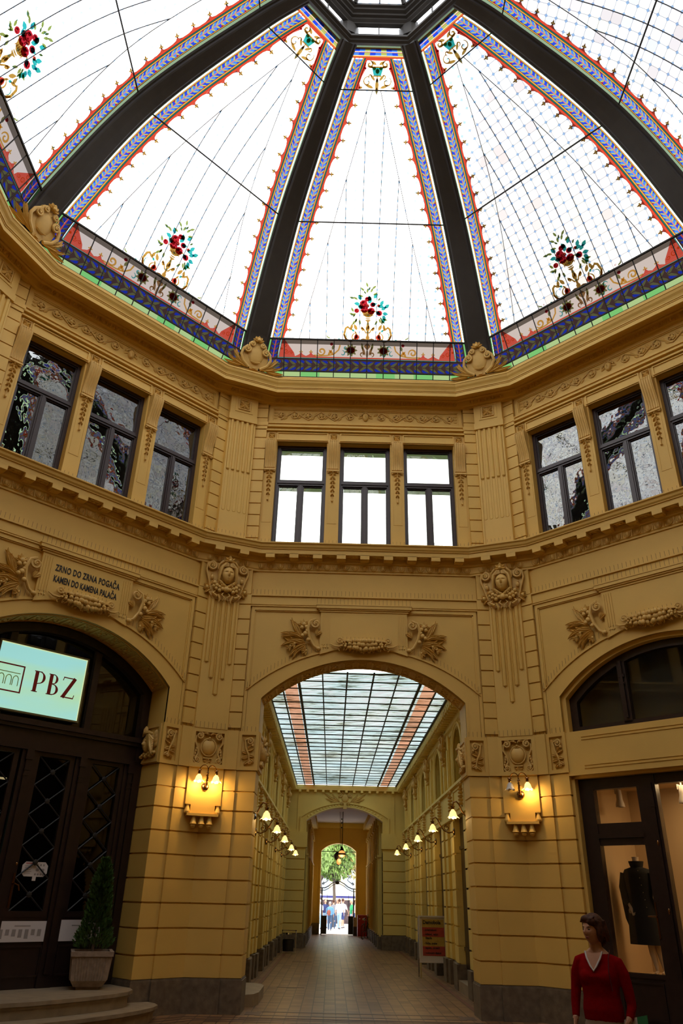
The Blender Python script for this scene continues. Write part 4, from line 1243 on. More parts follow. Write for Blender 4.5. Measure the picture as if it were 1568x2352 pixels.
def corr_upper():
    """upper storey of one bay centred on the opening (y = 0): band, arched niche window, cornice"""
    mb = MB(); h = PITCHY/2
    # band with sunk panel
    mb.box(2.74, 3.3, -h, h, 4.10, 4.20); mb.box(2.78, 3.3, -h, h, 4.20, 4.86); mb.box(2.70, 3.3, -h, h, 4.86, 4.93)
    for y0, y1 in ((-.75, .75),):
        for a, b, c, d in ((y0, y1, 4.26, 4.30), (y0, y1, 4.76, 4.80), (y0, y0+.04, 4.26, 4.80), (y1-.04, y1, 4.26, 4.80)): mb.box(2.755, 2.80, a, b, c, d)
    # wall with an arched opening, built in columns
    A = [(-.78, 4.93)] + [(.78*math.sin(t), 5.85+.78*math.cos(t)*.78) for t in [-PI/2+PI*i/12 for i in range(13)]] + [(.78, 4.93)]
    B = [(-h, 4.93), (-h, 6.75)] + [(-h+2*h*i/10, 6.75) for i in range(11)] + [(h, 6.75), (h, 4.93)]
    B = [(-h, 4.93)] + [(-h+2*h*i/12, 6.75) for i in range(13)] + [(h, 4.93)]
    n = len(A)
    V = [(2.88, y, z) for y, z in A]+[(2.88, y, z) for y, z in B]+[(3.25, y, z) for y, z in A]
    F = []
    for i in range(n-1): F += [(i, n+i, n+i+1, i+1), (i, i+1, 2*n+i+1, 2*n+i)]
    mb.add(V, F)
    # mouldings round the niche
    for off, w, x in ((.05, .035, 2.84), (.13, .05, 2.82)):
        P = [(x, -.78-off, 4.93)] + [(x, (.78+off)*math.sin(t), 5.85+(.78+off)*math.cos(t)*.78) for t in [-PI/2+PI*i/12 for i in range(13)]] + [(x, .78+off, 4.93)]
        mb.tube(P, w, 6)
    # twin pilaster strips between the niches
    for s in (-1, 1):
        y = s*(h-.42); mb.box(2.80, 2.9, y-.16, y+.16, 4.93, 6.62); mb.box(2.77, 2.9, y-.09, y+.09, 5.0, 6.1)
        mb.box(2.74, 2.9, y-.19, y+.19, 6.56, 6.66)
    return mb
def corr_reliefs():
    """volute and leaf ornament on the pier axis, and the drops of the band"""
    mb = MB()
    # coordinates: y along wall, x = 2.8 plane -> build facing -y then rotate
    m = MB()
    for s in (-1, 1):
        m.spiral(s*.11, 6.52, .085, 1.4, 90, s, .022, .014, y=-.05)
        m.tube([(s*.19, -.05, 6.52), (s*.17, -.06, 6.25), (s*.09, -.05, 6.0), (s*.03, -.04, 5.8)], .022, 5)
        m.leaf(s*.05, 6.1, 90-s*60, .25, .12, -s*30, .06, -.02); m.leaf(s*.03, 5.85, 90-s*70, .18, .09, 0, .05, -.02)
        m.leaf(s*.05, 6.66, 90-s*40, .16, .08, 0, .05, -.02)
    m.ball((0, -.06, 6.25), .07, .06, .13); m.ball((0, -.05, 5.92), .05, .05, .08); m.ball((0, -.04, 5.72), .035, .035, .05)
    # band drops: scroll + husks
    for y0 in (-.95, .95):
        m.spiral(y0, 4.76, .07, 1.2, 90, 1, .02, .012, y=-.04)
        for i in range(5): m.ball((y0+.01*(-1)**i, -.05, 4.66-.09*i), .045-.004*i, .04, .045, 6, 4)
    return m
cp = corr_pier().mesh('corridor_pier', 'corridor'); cpl = corr_plinth().mesh('corridor_plinth', 'stone')
cu = corr_upper().mesh('corridor_bay', 'corridor')
_r = corr_reliefs()
_r.v = [(2.80+y*2.0, x*1.25, 5.2+(z-5.2)*1.0) for x, y, z in _r.v]
_r.f = [tuple(reversed(f)) for f in _r.f]
cr_ = _r.mesh('corridor_reliefs', 'relief', True)
def mir(me):
    m = me.copy(); 
    for v in m.vertices: v.co.x *= -1
    m.flip_normals(); return m
cpL, cplL, cuL, crL = mir(cp), mir(cpl), mir(cu), mir(cr_)
for s, A, B, C_, D in ((1, cp, cpl, cu, cr_), (-1, cpL, cplL, cuL, crL)):
    nm = 'right' if s > 0 else 'left'
    W = empty('wall_corridor_'+nm, kind='structure')
    for i, yc in enumerate(PC):
        link('pier', A, parent=W, loc=(0, yc, 0)); link('plinth', B, parent=W, loc=(0, yc, 0))
        if i > 0 or True: link('ornament', D, parent=W, loc=(0, yc+PITCHY/2-PITCHY/2, 0))
    for i in range(5):
        link('upper_bay', C_, parent=W, loc=(0, PC[i]+PITCHY/2, 0))
    mb = MB(); 
    x0, x1 = sorted((s*2.88, s*3.3)); mb.box(x0, x1, 9.3, PC[0], 4.1, 6.75)
    x0, x1 = sorted((s*3.45, s*5.5)); mb.box(x0, x1, 9.25, 30.4, 0, 7.1)
    x0, x1 = sorted((s*2.86, s*5.5)); mb.box(x0, x1, 9.25, 30.4, 6.72, 7.1)
    mk('outer_masonry', mb, 'corridor', parent=W)
    mb = MB()
    for i in range(5):
        y = PC[i]+PITCHY/2; x0, x1 = sorted((s*3.02, s*3.08)); mb.box(x0, x1, y-.80, y+.80, 4.93, 6.6)
    mk('niche_window', mb, 'nichewin', parent=W)
    # shop doors in the ground floor openings
    for i in range(5):
        y = PC[i]+PITCHY/2
        mb = MB(); x0, x1 = sorted((s*2.93, s*3.3)); mb.box(x0, x1, y-.86, y+.86, 0, 4.12)
        for zz in (.9, 3.3):
            x0, x1 = sorted((s*2.89, s*2.95)); mb.box(x0, x1, y-.85, y+.85, zz, zz+.08)
        x0, x1 = sorted((s*2.89, s*2.95)); mb.box(x0, x1, y-.05, y+.05, 0, 4.1)
        mk('door_%d' % (i+10+(0 if s > 0 else 10)), mb, 'wood', kind='structure')
# cornice with small blocks under the glass roof
def corr_cornice(s):
    mb = MB(); X = lambda a: s*a
    prof = [(2.9, 6.42), (2.84, 6.44), (2.82, 6.52), (2.76, 6.56), (2.74, 6.62), (2.74, 6.70), (2.52, 6.74), (2.50, 6.75), (2.50, 6.84), (2.47, 6.86), (2.45, 6.93), (2.45, 6.97), (2.8, 6.98)]
    A = []
    rows = [[(X(a), 9.3, z), (X(a), 29.95, z)] for a, z in prof]
    for i in range(len(rows)-1):
        mb.add([rows[i][0], rows[i][1], rows[i+1][1], rows[i+1][0]], [(0, 1, 2, 3)])
    y = 9.5
    while y < 29.8:
        x0, x1 = sorted((X(2.51), X(2.76))); mb.box(x0, x1, y, y+.13, 6.68, 6.80); x0, x1 = sorted((X(2.455), X(2.52))); mb.box(x0, x1, y, y+.13, 6.72, 6.86); y += .30
    return mb
mk('trim_4', corr_cornice(1), 'corridor', kind='structure'); mk('trim_5', corr_cornice(-1), 'corridor', kind='structure')
# end wall with its own arch
EY = 30.0; EC = -.06
def end_wall():
    mb = MB()
    IN = [(x+EC, z) for x, z in arc_pts(1.84, 5.36, 5.98, 18)]
    A = [(EC-1.84, 4.82)]+IN+[(EC+1.84, 4.82)]
    B = [(-3.4, 4.82)]+[(-3.4+6.8*i/18, 6.98) for i in range(19)]+[(3.4, 4.82)]
    band_between(mb, A, B, EY, EY+.6)
    O = [(EC-2.1, 4.82)]+[(x+EC, z) for x, z in arc_pts(2.1, 5.50, 6.14, 18)]+[(EC+2.1, 4.82)]
    O2 = [(EC-2.16, 4.82)]+[(x+EC, z) for x, z in arc_pts(2.16, 5.54, 6.2, 18)]+[(EC+2.16, 4.82)]
    band_between(mb, O, O2, EY-.06, EY); band_between(mb, A, [(x*1.03, z+.04) for x, z in A], EY-.03, EY)
    for s in (-1, 1):
        x0, x1 = sorted((EC+s*1.84, s*3.4))
        for i in range(len(GZ)-2):
            mb.box(x0, x1, EY-.06, EY+.6, GZ[i]+.022, GZ[i+1]-.022)
        mb.box(x0, x1, EY, EY+.6, 0, 4.2)
        x0, x1 = sorted((EC+s*1.78, s*3.4)); mb.box(x0, x1, EY-.10, EY+.6, 4.16, 4.84)
        x0, x1 = sorted((s*2.32, s*2.36)); mb.box(x0, x1, EY-.03, EY, 4.84, 6.5)
    mb.box(-3.4, 3.4, EY-.18, EY, 6.74, 6.97)
    for i in range(-6, 7): mb.box(i*.38-.06, i*.38+.06, EY-.18, EY, 6.64, 6.74)
    # flower frieze along the intrados
    for i in range(25):
        t = -.93+1.86*i/24; x, z = t*1.9, 0
        R = (1.84**2+.62**2)/(2*.62); cz = 5.98-R; a = math.asin(t*1.84/R)
        mb.ball((EC+(R+.10)*math.sin(a), EY-.01, cz+(R+.10)*math.cos(a)), .055, .03, .05, 6, 4)
    return mb
mk('wall_corridor_end', end_wall(), 'corridor', kind='structure')
mb = MB()
for s in (-1, 1):
    x0, x1 = sorted((EC+s*1.78, s*3.3)); mb.box(x0, x1, EY-.12, EY+.6, 0, .58)
mk('trim_6', mb, 'stone', kind='structure')
# relief over the end arch
m = MB()
for s in (-1, 1):
    m.spiral(s*.24, .33, .10, 1.4, 90, s, .03, .016, y=-.04); m.spiral(s*.13, -.02, .07, 1.2, 270, s, .025, .014, y=-.04)
    m.tube([(s*.34, -.04, .33), (s*.36, -.05, .15), (s*.2, -.04, -.03)], .025, 5)
    for a, L in ((20, .85), (5, .7), (38, .5), (-12, .45)): m.leaf(s*.28, .02, a if s > 0 else 180-a, L, .10, s*18, .05, 0)
    m.leaf(s*.05, .40, 90-s*50, .2, .09, 0, .05)
m.ball((0, 0, .2), .18, .06, .2, 10, 6)
m.prism([(-.09, -.3), (.09, -.3), (.05, 0), (-.05, 0)], -.07, .02)
mk('scroll_cartouche', m, 'relief', smooth=True, loc=(EC, EY-.02, 6.2), label='pale scroll cartouche with palm leaves over the far arch of the passage', cat='relief')

# glass roof of the corridor
SKY_T = empty('corridor_skylight', loc=(0, 9.3, 7.0), label='long glass roof of the passage, pale ribbed panes with two red strips', cat='skylight')
g = MB(); g.add([(-2.5, 0, 0), (2.5, 0, 0), (2.5, 20.6, 0), (-2.5, 20.6, 0)], [(0, 3, 2, 1)])
mk('ribbed_glass', g, 'skylight', parent=SKY_T)
g = MB()
for s in (-1, 1): 
    x0, x1 = sorted((s*1.66, s*2.02)); g.add([(x0, 0, -.012), (x1, 0, -.012), (x1, 20.6, -.012), (x0, 20.6, -.012)], [(0, 3, 2, 1)])
g.add([(-1.66, 20.25, -.012), (1.66, 20.25, -.012), (1.66, 20.42, -.012), (-1.66, 20.42, -.012)], [(0, 3, 2, 1)])
mk('red_strips', g, 'skyred', parent=SKY_T)
g = MB()
for x, w in ((-2.46, .035), (-2.06, .018), (-1.60, .035), (-.98, .016), (-.36, .02), (.30, .02), (.92, .016), (1.54, .035), (2.03, .018), (2.43, .035)):
    g.box(x-w, x+w, 0, 20.6, -.05, -.012)
y = .12; k = 0
while y < 20.5:
    w = .028 if k % 5 == 0 else .008
    g.box(-2.5, 2.5, y-w, y+w, -.035 if w > .02 else -.02, -.013); y += .155; k += 1
mk('glazing_bars', g, 'lead', parent=SKY_T)

# ---- inner vaulted passage to the street
PY0, PY1 = 30.6, 45.0
P = empty('wall_passage', kind='structure')
mb = MB()
for s in (-1, 1):
    x0, x1 = sorted((s*2.05-.1, s*3.4)); mb.box(x0 if s > 0 else -3.4, x1 if s > 0 else -2.15, PY0-.5, PY1, 0, 6.98)
mk('side_walls', mb, 'corridor', parent=P)
mb = MB()
for s in (-1, 1):
    for i in range(9):
        y = PY0+.3+i*1.62; xw = 1.95 if s > 0 else -2.15
        x0, x1 = sorted((s*1.75-.1, s*2.2-.1)); mb.box(x0, x1, y, y+.34, .5, 5.9); x0, x1 = sorted((s*1.68-.1, s*2.2-.1)); mb.box(x0, x1, y-.05, y+.39, 5.3, 5.55); mb.box(x0, x1, y-.05, y+.39, 3.85, 3.95)
        mb.tube([((s*1.73-.1), y+.17, .6), ((s*1.73-.1), y+.17, 3.8)], .04, 6)
    x0, x1 = sorted((s*1.55-.1, s*2.2-.1)); mb.box(x0, x1, PY0, PY1, 6.1, 6.5)
    y = PY0+.1
    while y < PY1: x0, x1 = sorted((s*1.5-.1, s*1.7-.1)); mb.box(x0, x1, y, y+.2, 6.1, 6.35); y += .6
mb.box(-2.1, 1.9, PY1-.15, PY1, 6.2, 6.5)
mk('ribs_and_cornice', mb, 'corridor', parent=P)
mb = MB()
for s in (-1, 1): 
    x0, x1 = sorted((s*1.66-.1, s*2.2-.1))
    for i in range(9): y = PY0+.3+i*1.62; mb.box(x0, x1, y-.06, y+.40, 0, .5)
mk('plinths', mb, 'stone', parent=P)
mb = MB(); mb.box(-3.4, 3.4, PY0-.1, PY1, 6.5, 6.6); mk('ceiling', mb, 'ceilwhite', kind='structure')
mb = MB()
GC = -.19
IN = [(x+GC, z) for x, z in arc_pts(1.15, 4.80, 5.27, 14)]
A = [(GC-1.15, 0)]+IN+[(GC+1.15, 0)]
B = [(-3.4, 0)]+[(-3.4+6.8*i/14, 6.98) for i in range(15)]+[(3.4, 0)]
B[1] = (-3.4, 6.98); B[-2] = (3.4, 6.98)
band_between(mb, A, B, PY1, PY1+.7)
O = [(GC-1.32, 0)]+[(x+GC, z) for x, z in arc_pts(1.32, 4.98, 5.5, 14)]+[(GC+1.32, 0)]
O2 = [(GC-1.37, 0)]+[(x+GC, z) for x, z in arc_pts(1.37, 5.0, 5.55, 14)]+[(GC+1.37, 0)]
band_between(mb, O, O2, PY1-.06, PY1+.01)
mk('wall_gate', mb, 'plaster', kind='structure')
mb = MB()
for s in (-1, 1):
    x0, x1 = sorted((GC+s*1.17, GC+s*1.9)); mb.box(x0, x1, PY1-.1, PY1+.02, 0, .62)
mk('trim_7', mb, 'stone', kind='structure')

# ---- sconces of the corridor and of the hall
def lamp_shade(m_g, m_b, x, y, z, lit, tilt=0.0):
    """frilled glass bell hanging mouth down at (x, y, z)"""
    pr = [(.022, 0), (.035, -.02), (.06, -.05), (.07, -.09), (.082, -.125), (.115, -.155)]
    n = 20; vs = []; fs = []
    for i, (r, h) in enumerate(pr):
        for j in range(n):
            a = 2*PI*j/n; q = r*(1+.16*math.cos(6*a)*(i/5)**2)
            xx, yy, zz = q*math.cos(a), q*math.sin(a), h-.018*math.cos(6*a)*(i/5)**2
            vs.append((x+xx*math.cos(tilt)-zz*math.sin(tilt)*-1*-1, y+yy, z+zz*math.cos(tilt)+xx*math.sin(tilt)*-1))
    for i in range(len(pr)-1):
        for j in range(n): fs.append((i*n+j, (i+1)*n+j, (i+1)*n+(j+1)%n, i*n+(j+1)%n))
    m_g.add(vs, fs)
    if lit: m_b.ball((x-.10*math.sin(tilt), y, z-.115), .042, .042, .07, 10, 7)
def point(name, parent, x, y, z, power, r=.04, col=(1.0, .62, .22)):
    d = bpy.data.lights.new(name, 'POINT'); d.energy = power; d.color = col; d.shadow_soft_size = r*K
    o = bpy.data.objects.new(name, d); COL.objects.link(o); o.parent = parent; o.location = Vector((x, y, z))*K
    return o
def double_sconce(label, ang, lit):
    """two armed brass lamp; built facing -y with the wall plane at y = 0"""
    R = empty('wall_lamp', loc=at(0, 8.93, 4.10, ang), rz=ang, label=label, cat='lamp', group='twin armed lamps of the corner piers')
    b = MB()
    b.ball((0, -.02, 0), .085, .05, .085, 14, 8); b.lathe([(.05, 0), (.03, .02), (.02, .03)], (0, -.03, 0), 10)
    for k in range(8): b.ball((.06*math.cos(k*PI/4), -.045, .06*math.sin(k*PI/4)), .02, .015, .02, 6, 4)
    b.tube([(0, -.05, 0), (.0, -.11, .02), (0, -.16, .10), (0, -.17, .20), (0, -.17, .33)], [.028, .022, .026, .018, .014], 8)
    for i in range(5): b.ball((.012*(-1)**i, -.15, .07+.05*i), .022, .022, .022, 6, 4)
    b.ball((0, -.17, .27), .028, .028, .03, 8, 5)
    for s in (-1, 1):
        b.tube([(0, -.17, .27)]+[(s*(.085-.085*math.cos(t))+s*0.0, -.17, .33+.10*math.sin(t)) for t in [PI*i/9 for i in range(0, 8)]]+[(s*.18, -.17, .36), (s*.185, -.17, .33)], .010, 6)
        b.lathe([(.01, .05), (.045, .045), (.05, .03), (.035, .02), (.028, -.01), (.04, -.02), (.032, -.035), (.026, -.05)], (s*.187, -.17, .285), 12)
    link('brass_arms', b.mesh('brass_arms', 'brass', True), parent=R)
    for s in (-1, 1):
        on = (s > 0) or lit
        g = MB(); u = MB(); lamp_shade(g, u, s*.187, -.17, .245, on)
        gs = link('glass_shade', g.mesh('glass_shade', 'petal_lit' if on else 'petal_off', True), parent=R, label='unlit white glass shade' if not on else None)
        if on:
            link('bulb', u.mesh('bulb', 'bulb', True), parent=gs)
            point('lamp_light', R, s*.187, -.19, .04, 7.5)
    return R
double_sconce('twin brass wall lamp left of the archway, both glass bells glowing', 22.5, True)
double_sconce('twin brass wall lamp right of the archway, only its right bell lit', -22.5, False)
def single_sconce_meshes():
    b = MB()          # arm grows in -x from the wall at x = 0
    b.ball((0, 0, -.16), .03, .05, .09, 8, 5)
    b.tube([(0, 0, -.16), (-.12, 0, -.19), (-.24, 0, -.14), (-.33, 0, -.02), (-.38, 0, .10), (-.43, 0, .15), (-.49, 0, .13), (-.51, 0, .06)], .016, 6)
    sp = [(-.17+.075*(1-.8*t)*math.cos(PI*.5+t*8), 0, -.08+.075*(1-.8*t)*math.sin(PI*.5+t*8)) for t in [i/16 for i in range(17)]]
    b.tube(sp, .010, 5)
    b.lathe([(.01, .03), (.05, .02), (.035, 0), (.03, -.04)], (-.51, 0, .04), 10)
    g = MB(); u = MB(); lamp_shade(g, u, -.51, 0, .0, True)
    s = 1.15
    for q in (b, g, u): q.v = [(x*s, y*s, z*s) for x, y, z in q.v]
    return b.mesh('scroll_arm', 'brass', True), g.mesh('glass_shade', 'petal_lit', True), u.mesh('bulb', 'bulb', True)
sA, sG, sB = single_sconce_meshes()
ORD = ['nearest', 'second', 'third', 'fourth', 'farthest']
for s in (1, -1):
    side = 'right' if s > 0 else 'left'
    for i, y in enumerate((9.75, 13.6, 17.65, 21.9, 26.1)):
        yy = y if s > 0 else (9.55, 13.3, 17.1, 21.6, 25.2)[i]
        R = empty('wall_lamp', loc=(s*2.74, yy, 3.93 if s > 0 else 3.78), rz=0 if s > 0 else 180,
                  label='small lit scroll arm lamp on the %s wall of the passage, %s from the hall' % (side, ORD[i]), cat='lamp', group='scroll arm lamps along the passage')
        link('scroll_arm', sA, parent=R); gs = link('glass_shade', sG, parent=R); link('bulb', sB, parent=gs)
        point('lamp_light', R, -.59, 0, -.22, 4.0)

# ---- hanging lantern in the passage
LN = empty('hanging_lantern', loc=(-.08, 37.5, 4.05), label='dark round lantern hanging on rods in the far passage, orange glass glowing', cat='lantern')
b = MB(); b.lathe([(.02, .62), (.05, .58), (.10, .45), (.21, .27), (.23, .22), (.20, .20)], (0, 0, 0), 14)
b.lathe([(.24, .17), (.24, .21)], (0, 0, 0), 14); b.ball((-.22, .1, .1), .2, .05, .24, 12, 8)
for x, y in ((-.14, 0), (.0, .1), (.05, -.1)): b.tube([(x*.5, y, .5), (x, y, 2.45)], .014, 5)
for z in (1.6, 1.85, 2.05): b.ball((-.03, 0, z), .05, .05, .05, 6, 4)
link('lantern_body', b.mesh('lantern_body', 'blackiron', True), parent=LN)
b = MB(); b.lathe([(.20, .20), (.17, .10), (.08, .04), (0, .03)], (0, 0, 0), 14); b.ball((-.16, 0, -.18), .13, .12, .16, 10, 7)
b.lathe([(.21, .26), (.15, .36), (.09, .44)], (.0, -.01, 0), 14)
MAT['amber'] = emis('amber_lantern_glass', (1.0, .42, .10), 1.0)
link('amber_glass', b.mesh('amber_glass', 'amber', True), parent=LN)
point('lantern_light', LN, 0, -.3, 0, 6, .1, (1, .55, .2))

# ---- wrought iron gate
GT = empty('iron_gate', loc=(GC, PY1+.35, 0), label='black wrought iron gate and overthrow in the street archway', cat='gate')
b = MB()
b.box(-1.15, 1.15, -.02, .02, 4.76, 4.80)
def arcp(x0, x1, z0, h, n=14): return [(x0+(x1-x0)*i/n, 0, z0+h*math.sin(PI*i/n)) for i in range(n+1)]
P1 = [(-1.15, 0, 2.62), (-.85, 0, 2.62), (-.6, 0, 2.74), (-.35, 0, 2.93), (-.1, 0, 3.02), (.15, 0, 3.0), (.4, 0, 2.88), (.65, 0, 2.70), (.9, 0, 2.60), (1.15, 0, 2.58)]
b.tube(P1, .032, 5); b.tube([(x, 0, z-.14) for x, y, z in P1], .022, 5)
b.tube([(-.62+.62*(1-math.cos(t)), 0, 3.45+.55*math.sin(t)) for t in [PI*i/14 for i in range(15)]], .016, 5)
for s in (-1, 1):
    b.tube([(s*.62, 0, 3.45), (s*.75, 0, 3.3), (s*.6, 0, 3.1), (s*.8, 0, 2.95), (s*1.05, 0, 2.85)], .022, 5)
    b.spiral(s*.98, 2.88, .09, 1.3, 90, s, .02, .014, y=0, depth=0); b.spiral(s*.78, 3.28, .08, 1.3, 90, -s, .016, .01, y=0, depth=0); b.spiral(s*.35, 3.2, .07, 1.2, 0, s, .014, .01, y=0, depth=0)
b.ball((-.05, 0, 2.93), .14, .06, .10, 8, 5); b.ball((-.02, 0, 4.02), .09, .05, .08, 8, 5)
for i in range(7): a = PI*(i/6); b.tube([(-.05, 0, 3.0), (-.05+.22*math.cos(a), 0, 3.05+.22*math.sin(a))], .012, 4)
link('overthrow', b.mesh('overthrow', 'blackiron', True), parent=GT)
for s in (-1, 1):
    b = MB()
    # leaf folded back along the passage wall
    X = s*1.02
    b.box(X-.03, X+.03, -.9, -.84, 0, 2.45); b.box(X-.03, X+.03, -.04, .02, 0, 2.6)
    for i in range(7): b.tube([(X, -.84+.12*i, .9), (X, -.84+.12*i, 2.4)], .012, 4)
    for z in (.1, .95, 2.3): b.box(X-.025, X+.025, -.9, 0, z, z+.06)
    b.box(X-.012, X+.012, -.9, 0, .1, 1.0)
    x0, x1 = sorted((X, X-s*.34)); b.box(x0, x1, -.92, -.9, .05, 1.0); b.box(x0, x1, -.92, -.9, 1.0, 1.05)
    for i in range(4): b.tube([(X-s*.085*(i+1), -.91, 1.0), (X-s*.085*(i+1), -.91, 2.3 if i == 3 else 1.4)], .012, 4)
    link('gate_leaf', b.mesh('gate_leaf', 'blackiron'), parent=GT)

# ================================================================= THE STREET OUTSIDE
MAT['paving'] = plain('pale_paving', (0.60, 0.60, 0.62), 0.7, noise=.08)
MAT['leafg'] = plain('lime_leaf', (0.16, 0.26, 0.045), 0.6, noise=.4, nscale=3)
MAT['leafy'] = plain('autumn_leaf', (0.30, 0.26, 0.05), 0.6, noise=.4, nscale=3)
MAT['bark'] = plain('bark', (0.10, 0.07, 0.05), 0.8)
MAT['facade'] = plain('cream_facade', (0.62, 0.50, 0.30), 0.8)
MAT['facwin'] = plain('grey_window', (0.25, 0.28, 0.30), 0.4)
MAT['canvas'] = plain('white_canvas', (0.78, 0.78, 0.80), 0.8)
MAT['awn'] = plain('blue_valance', (0.05, 0.05, 0.22), 0.8)
mb = MB(); mb.add([(-60, 46.0, -.01), (60, 46.0, -.01), (60, 110, -.01), (-60, 110, -.01)], [(0, 1, 2, 3)])
mk('floor_street', mb, 'paving', kind='structure')
B_ = empty('street_building', loc=(-9, 92, 0), label='cream street building with tall windows behind the trees, seen through the gate', cat='building')
mb = MB(); mb.box(-16, 22, 0, 4, 0, 13); mb.box(-16, 22, -.5, 0, 12, 13); mk('wall', mb, 'facade', parent=B_)
for i in range(12):
    for z in (2.5, 7.0):
        mb = MB(); mb.box(-14+i*3, -12.9+i*3, -.1, 0.05, z, z+2.8); mk('window', mb, 'facwin', parent=B_)
rnd = random.Random(5)
def tree(loc, h, r, mat, label, dens=900, squash=.75):
    T = empty('street_tree', loc=loc, label=label, cat='tree', group='leafy trees of the street')
    t = MB(); t.tube([(0, 0, 0), (.05, 0, h*.3), (-.05, 0, h*.55), (0, 0, h*.8)], [.16, .13, .10, .05], 7)
    for a in range(6): t.tube([(0, 0, h*.45), (r*.5*math.cos(a), r*.5*math.sin(a), h*.7)], [.06, .02], 5)
    link('trunk', t.mesh('trunk', 'bark', True), parent=T)
    c = MB()
    for _ in range(dens):
        while True:
            p = [rnd.uniform(-1, 1) for _ in range(3)]
            q = sum(v*v for v in p)
            if .25 < q < 1: break
        x, y, z = p[0]*r, p[1]*r, h*.78+p[2]*r*squash
        a, b_, s = rnd.random()*6.3, rnd.random()*3, rnd.uniform(.10, .22)
        u = Vector((math.cos(a)*math.cos(b_), math.sin(a)*math.cos(b_), math.sin(b_)))*s; v = u.orthogonal().normalized()*s*.6
        P0 = Vector((x, y, z)); c.add([P0-u, P0-v, P0+u, P0+v], [(0, 1, 2, 3)])
    link('crown', c.mesh('crown', mat), parent=T)
tree((-2.6, 56, 0), 6.2, 2.0, 'leafg', 'green street tree seen low at the left of the gate opening', 1500)
tree((1.5, 60, 0), 8.6, 3.2, 'leafy', 'yellowing street tree filling the right of the gate opening', 3000, 1.0)
tree((-.4, 58.5, 0), 7.0, 1.9, 'leafg', 'bushy green street tree in the middle of the gate opening', 2400, 1.15)
tree((-1.6, 66, 0), 7.4, 2.4, 'leafg', 'smaller green street tree behind the others in the gate opening', 1500)
def parasol(loc, label):
    T = empty('parasol', loc=loc, label=label, cat='parasol', group='market parasols in the street')
    a = MB(); a.lathe([(0, 3.0), (1.7, 2.25), (1.7, 2.2)], (0, 0, 0), 8); link('canopy', a.mesh('canopy', 'canvas'), parent=T)
    a = MB(); a.lathe([(1.7, 2.22), (1.71, 2.05)], (0, 0, 0), 8); link('valance', a.mesh('valance', 'awn'), parent=T)
    a = MB(); a.tube([(0, 0, 0), (0, 0, 3.0)], .03, 6); link('pole', a.mesh('pole', 'chrome'), parent=T)
for i, (x, y) in enumerate(((-3.0, 62), (.3, 63.5), (3.4, 62.5))):
    parasol((x, y, 0), ['white parasol at the left of the gate view', 'white parasol at the centre of the gate view', 'white parasol at the right of the gate view'][i])
mb = MB(); mb.box(-6, 6, 68, 70, 0, 1.9)
MAT['stall'] = plain('market_stall', (0.10, 0.06, 0.06), 0.8, noise=.8, nscale=2)
tag_ = mk('market_stall', mb, 'stall', label='dark market stall row behind the people in the street', cat='stall')
# ================================================================= CARVED ORNAMENT
def relief(name, mb, ang, s_, r_, z_, label, cat='relief', group=None, mat='relief'):
    return mk(name, mb, mat, smooth=True, loc=at(s_, r_, z_, ang), rz=ang, label=label, cat=cat, group=group)
def face_field(mb, cx, cz, a, b, D, y0=0.0, turn=0.0, n=26, m=30):
    """heightfield of a human face, half axes a, b, relief D"""
    vs = []; fs = []; idx = {}
    def g(x, z, x0, z0, sx, sz): return math.exp(-((x-x0)/sx)**2-((z-z0)/sz)**2)
    for j in range(m+1):
        for i in range(n+1):
            u = -1+2*i/n; v = -1+2*j/m
            w = 1-0.18*max(0, -v)                       # jaw narrows
            rr = (u*u+v*v)
            x = u*a*math.sqrt(1-v*v*.5)*w; z = v*b*math.sqrt(1-u*u*.5)
            q = max(0, 1-(u*u+v*v-u*u*v*v))
            d = D*q**.42
            X = u - turn*.35; k = D
            d += k*.36*g(X, v, 0, -.13, .11, .17)*1.0 + k*.16*g(X, v, 0, .10, .09, .22)
            d -= k*.20*(g(X, v, -.36, .14, .20, .10)+g(X, v, .36, .14, .20, .10))
            d += k*.10*(g(X, v, -.36, .12, .12, .05)+g(X, v, .36, .12, .12, .05))
            d += k*.09*(g(X, v, -.36, .30, .28, .05)+g(X, v, .36, .30, .28, .05))
            d += k*.12*g(X, v, 0, -.46, .22, .045) + k*.11*g(X, v, 0, -.56, .18, .045) - k*.06*g(X, v, 0, -.51, .24, .018) - k*.05*g(X, v, 0, -.35, .08, .05)
            d += k*.12*g(X, v, 0, -.78, .24, .13)
            vs.append((cx+x, y0-d, cz+z))
    for j in range(m):
        for i in range(n): fs.append((j*(n+1)+i, j*(n+1)+i+1, (j+1)*(n+1)+i+1, (j+1)*(n+1)+i))
    mb.add(vs, fs)
def lock(mb, pts, r, y=-.05):
    mb.tube([(p[0], y if len(p) < 3 else p[2], p[1]) for p in pts], [r*.5]+[r]*(len(pts)-2)+[r*.35] if len(pts) > 2 else r, 6)

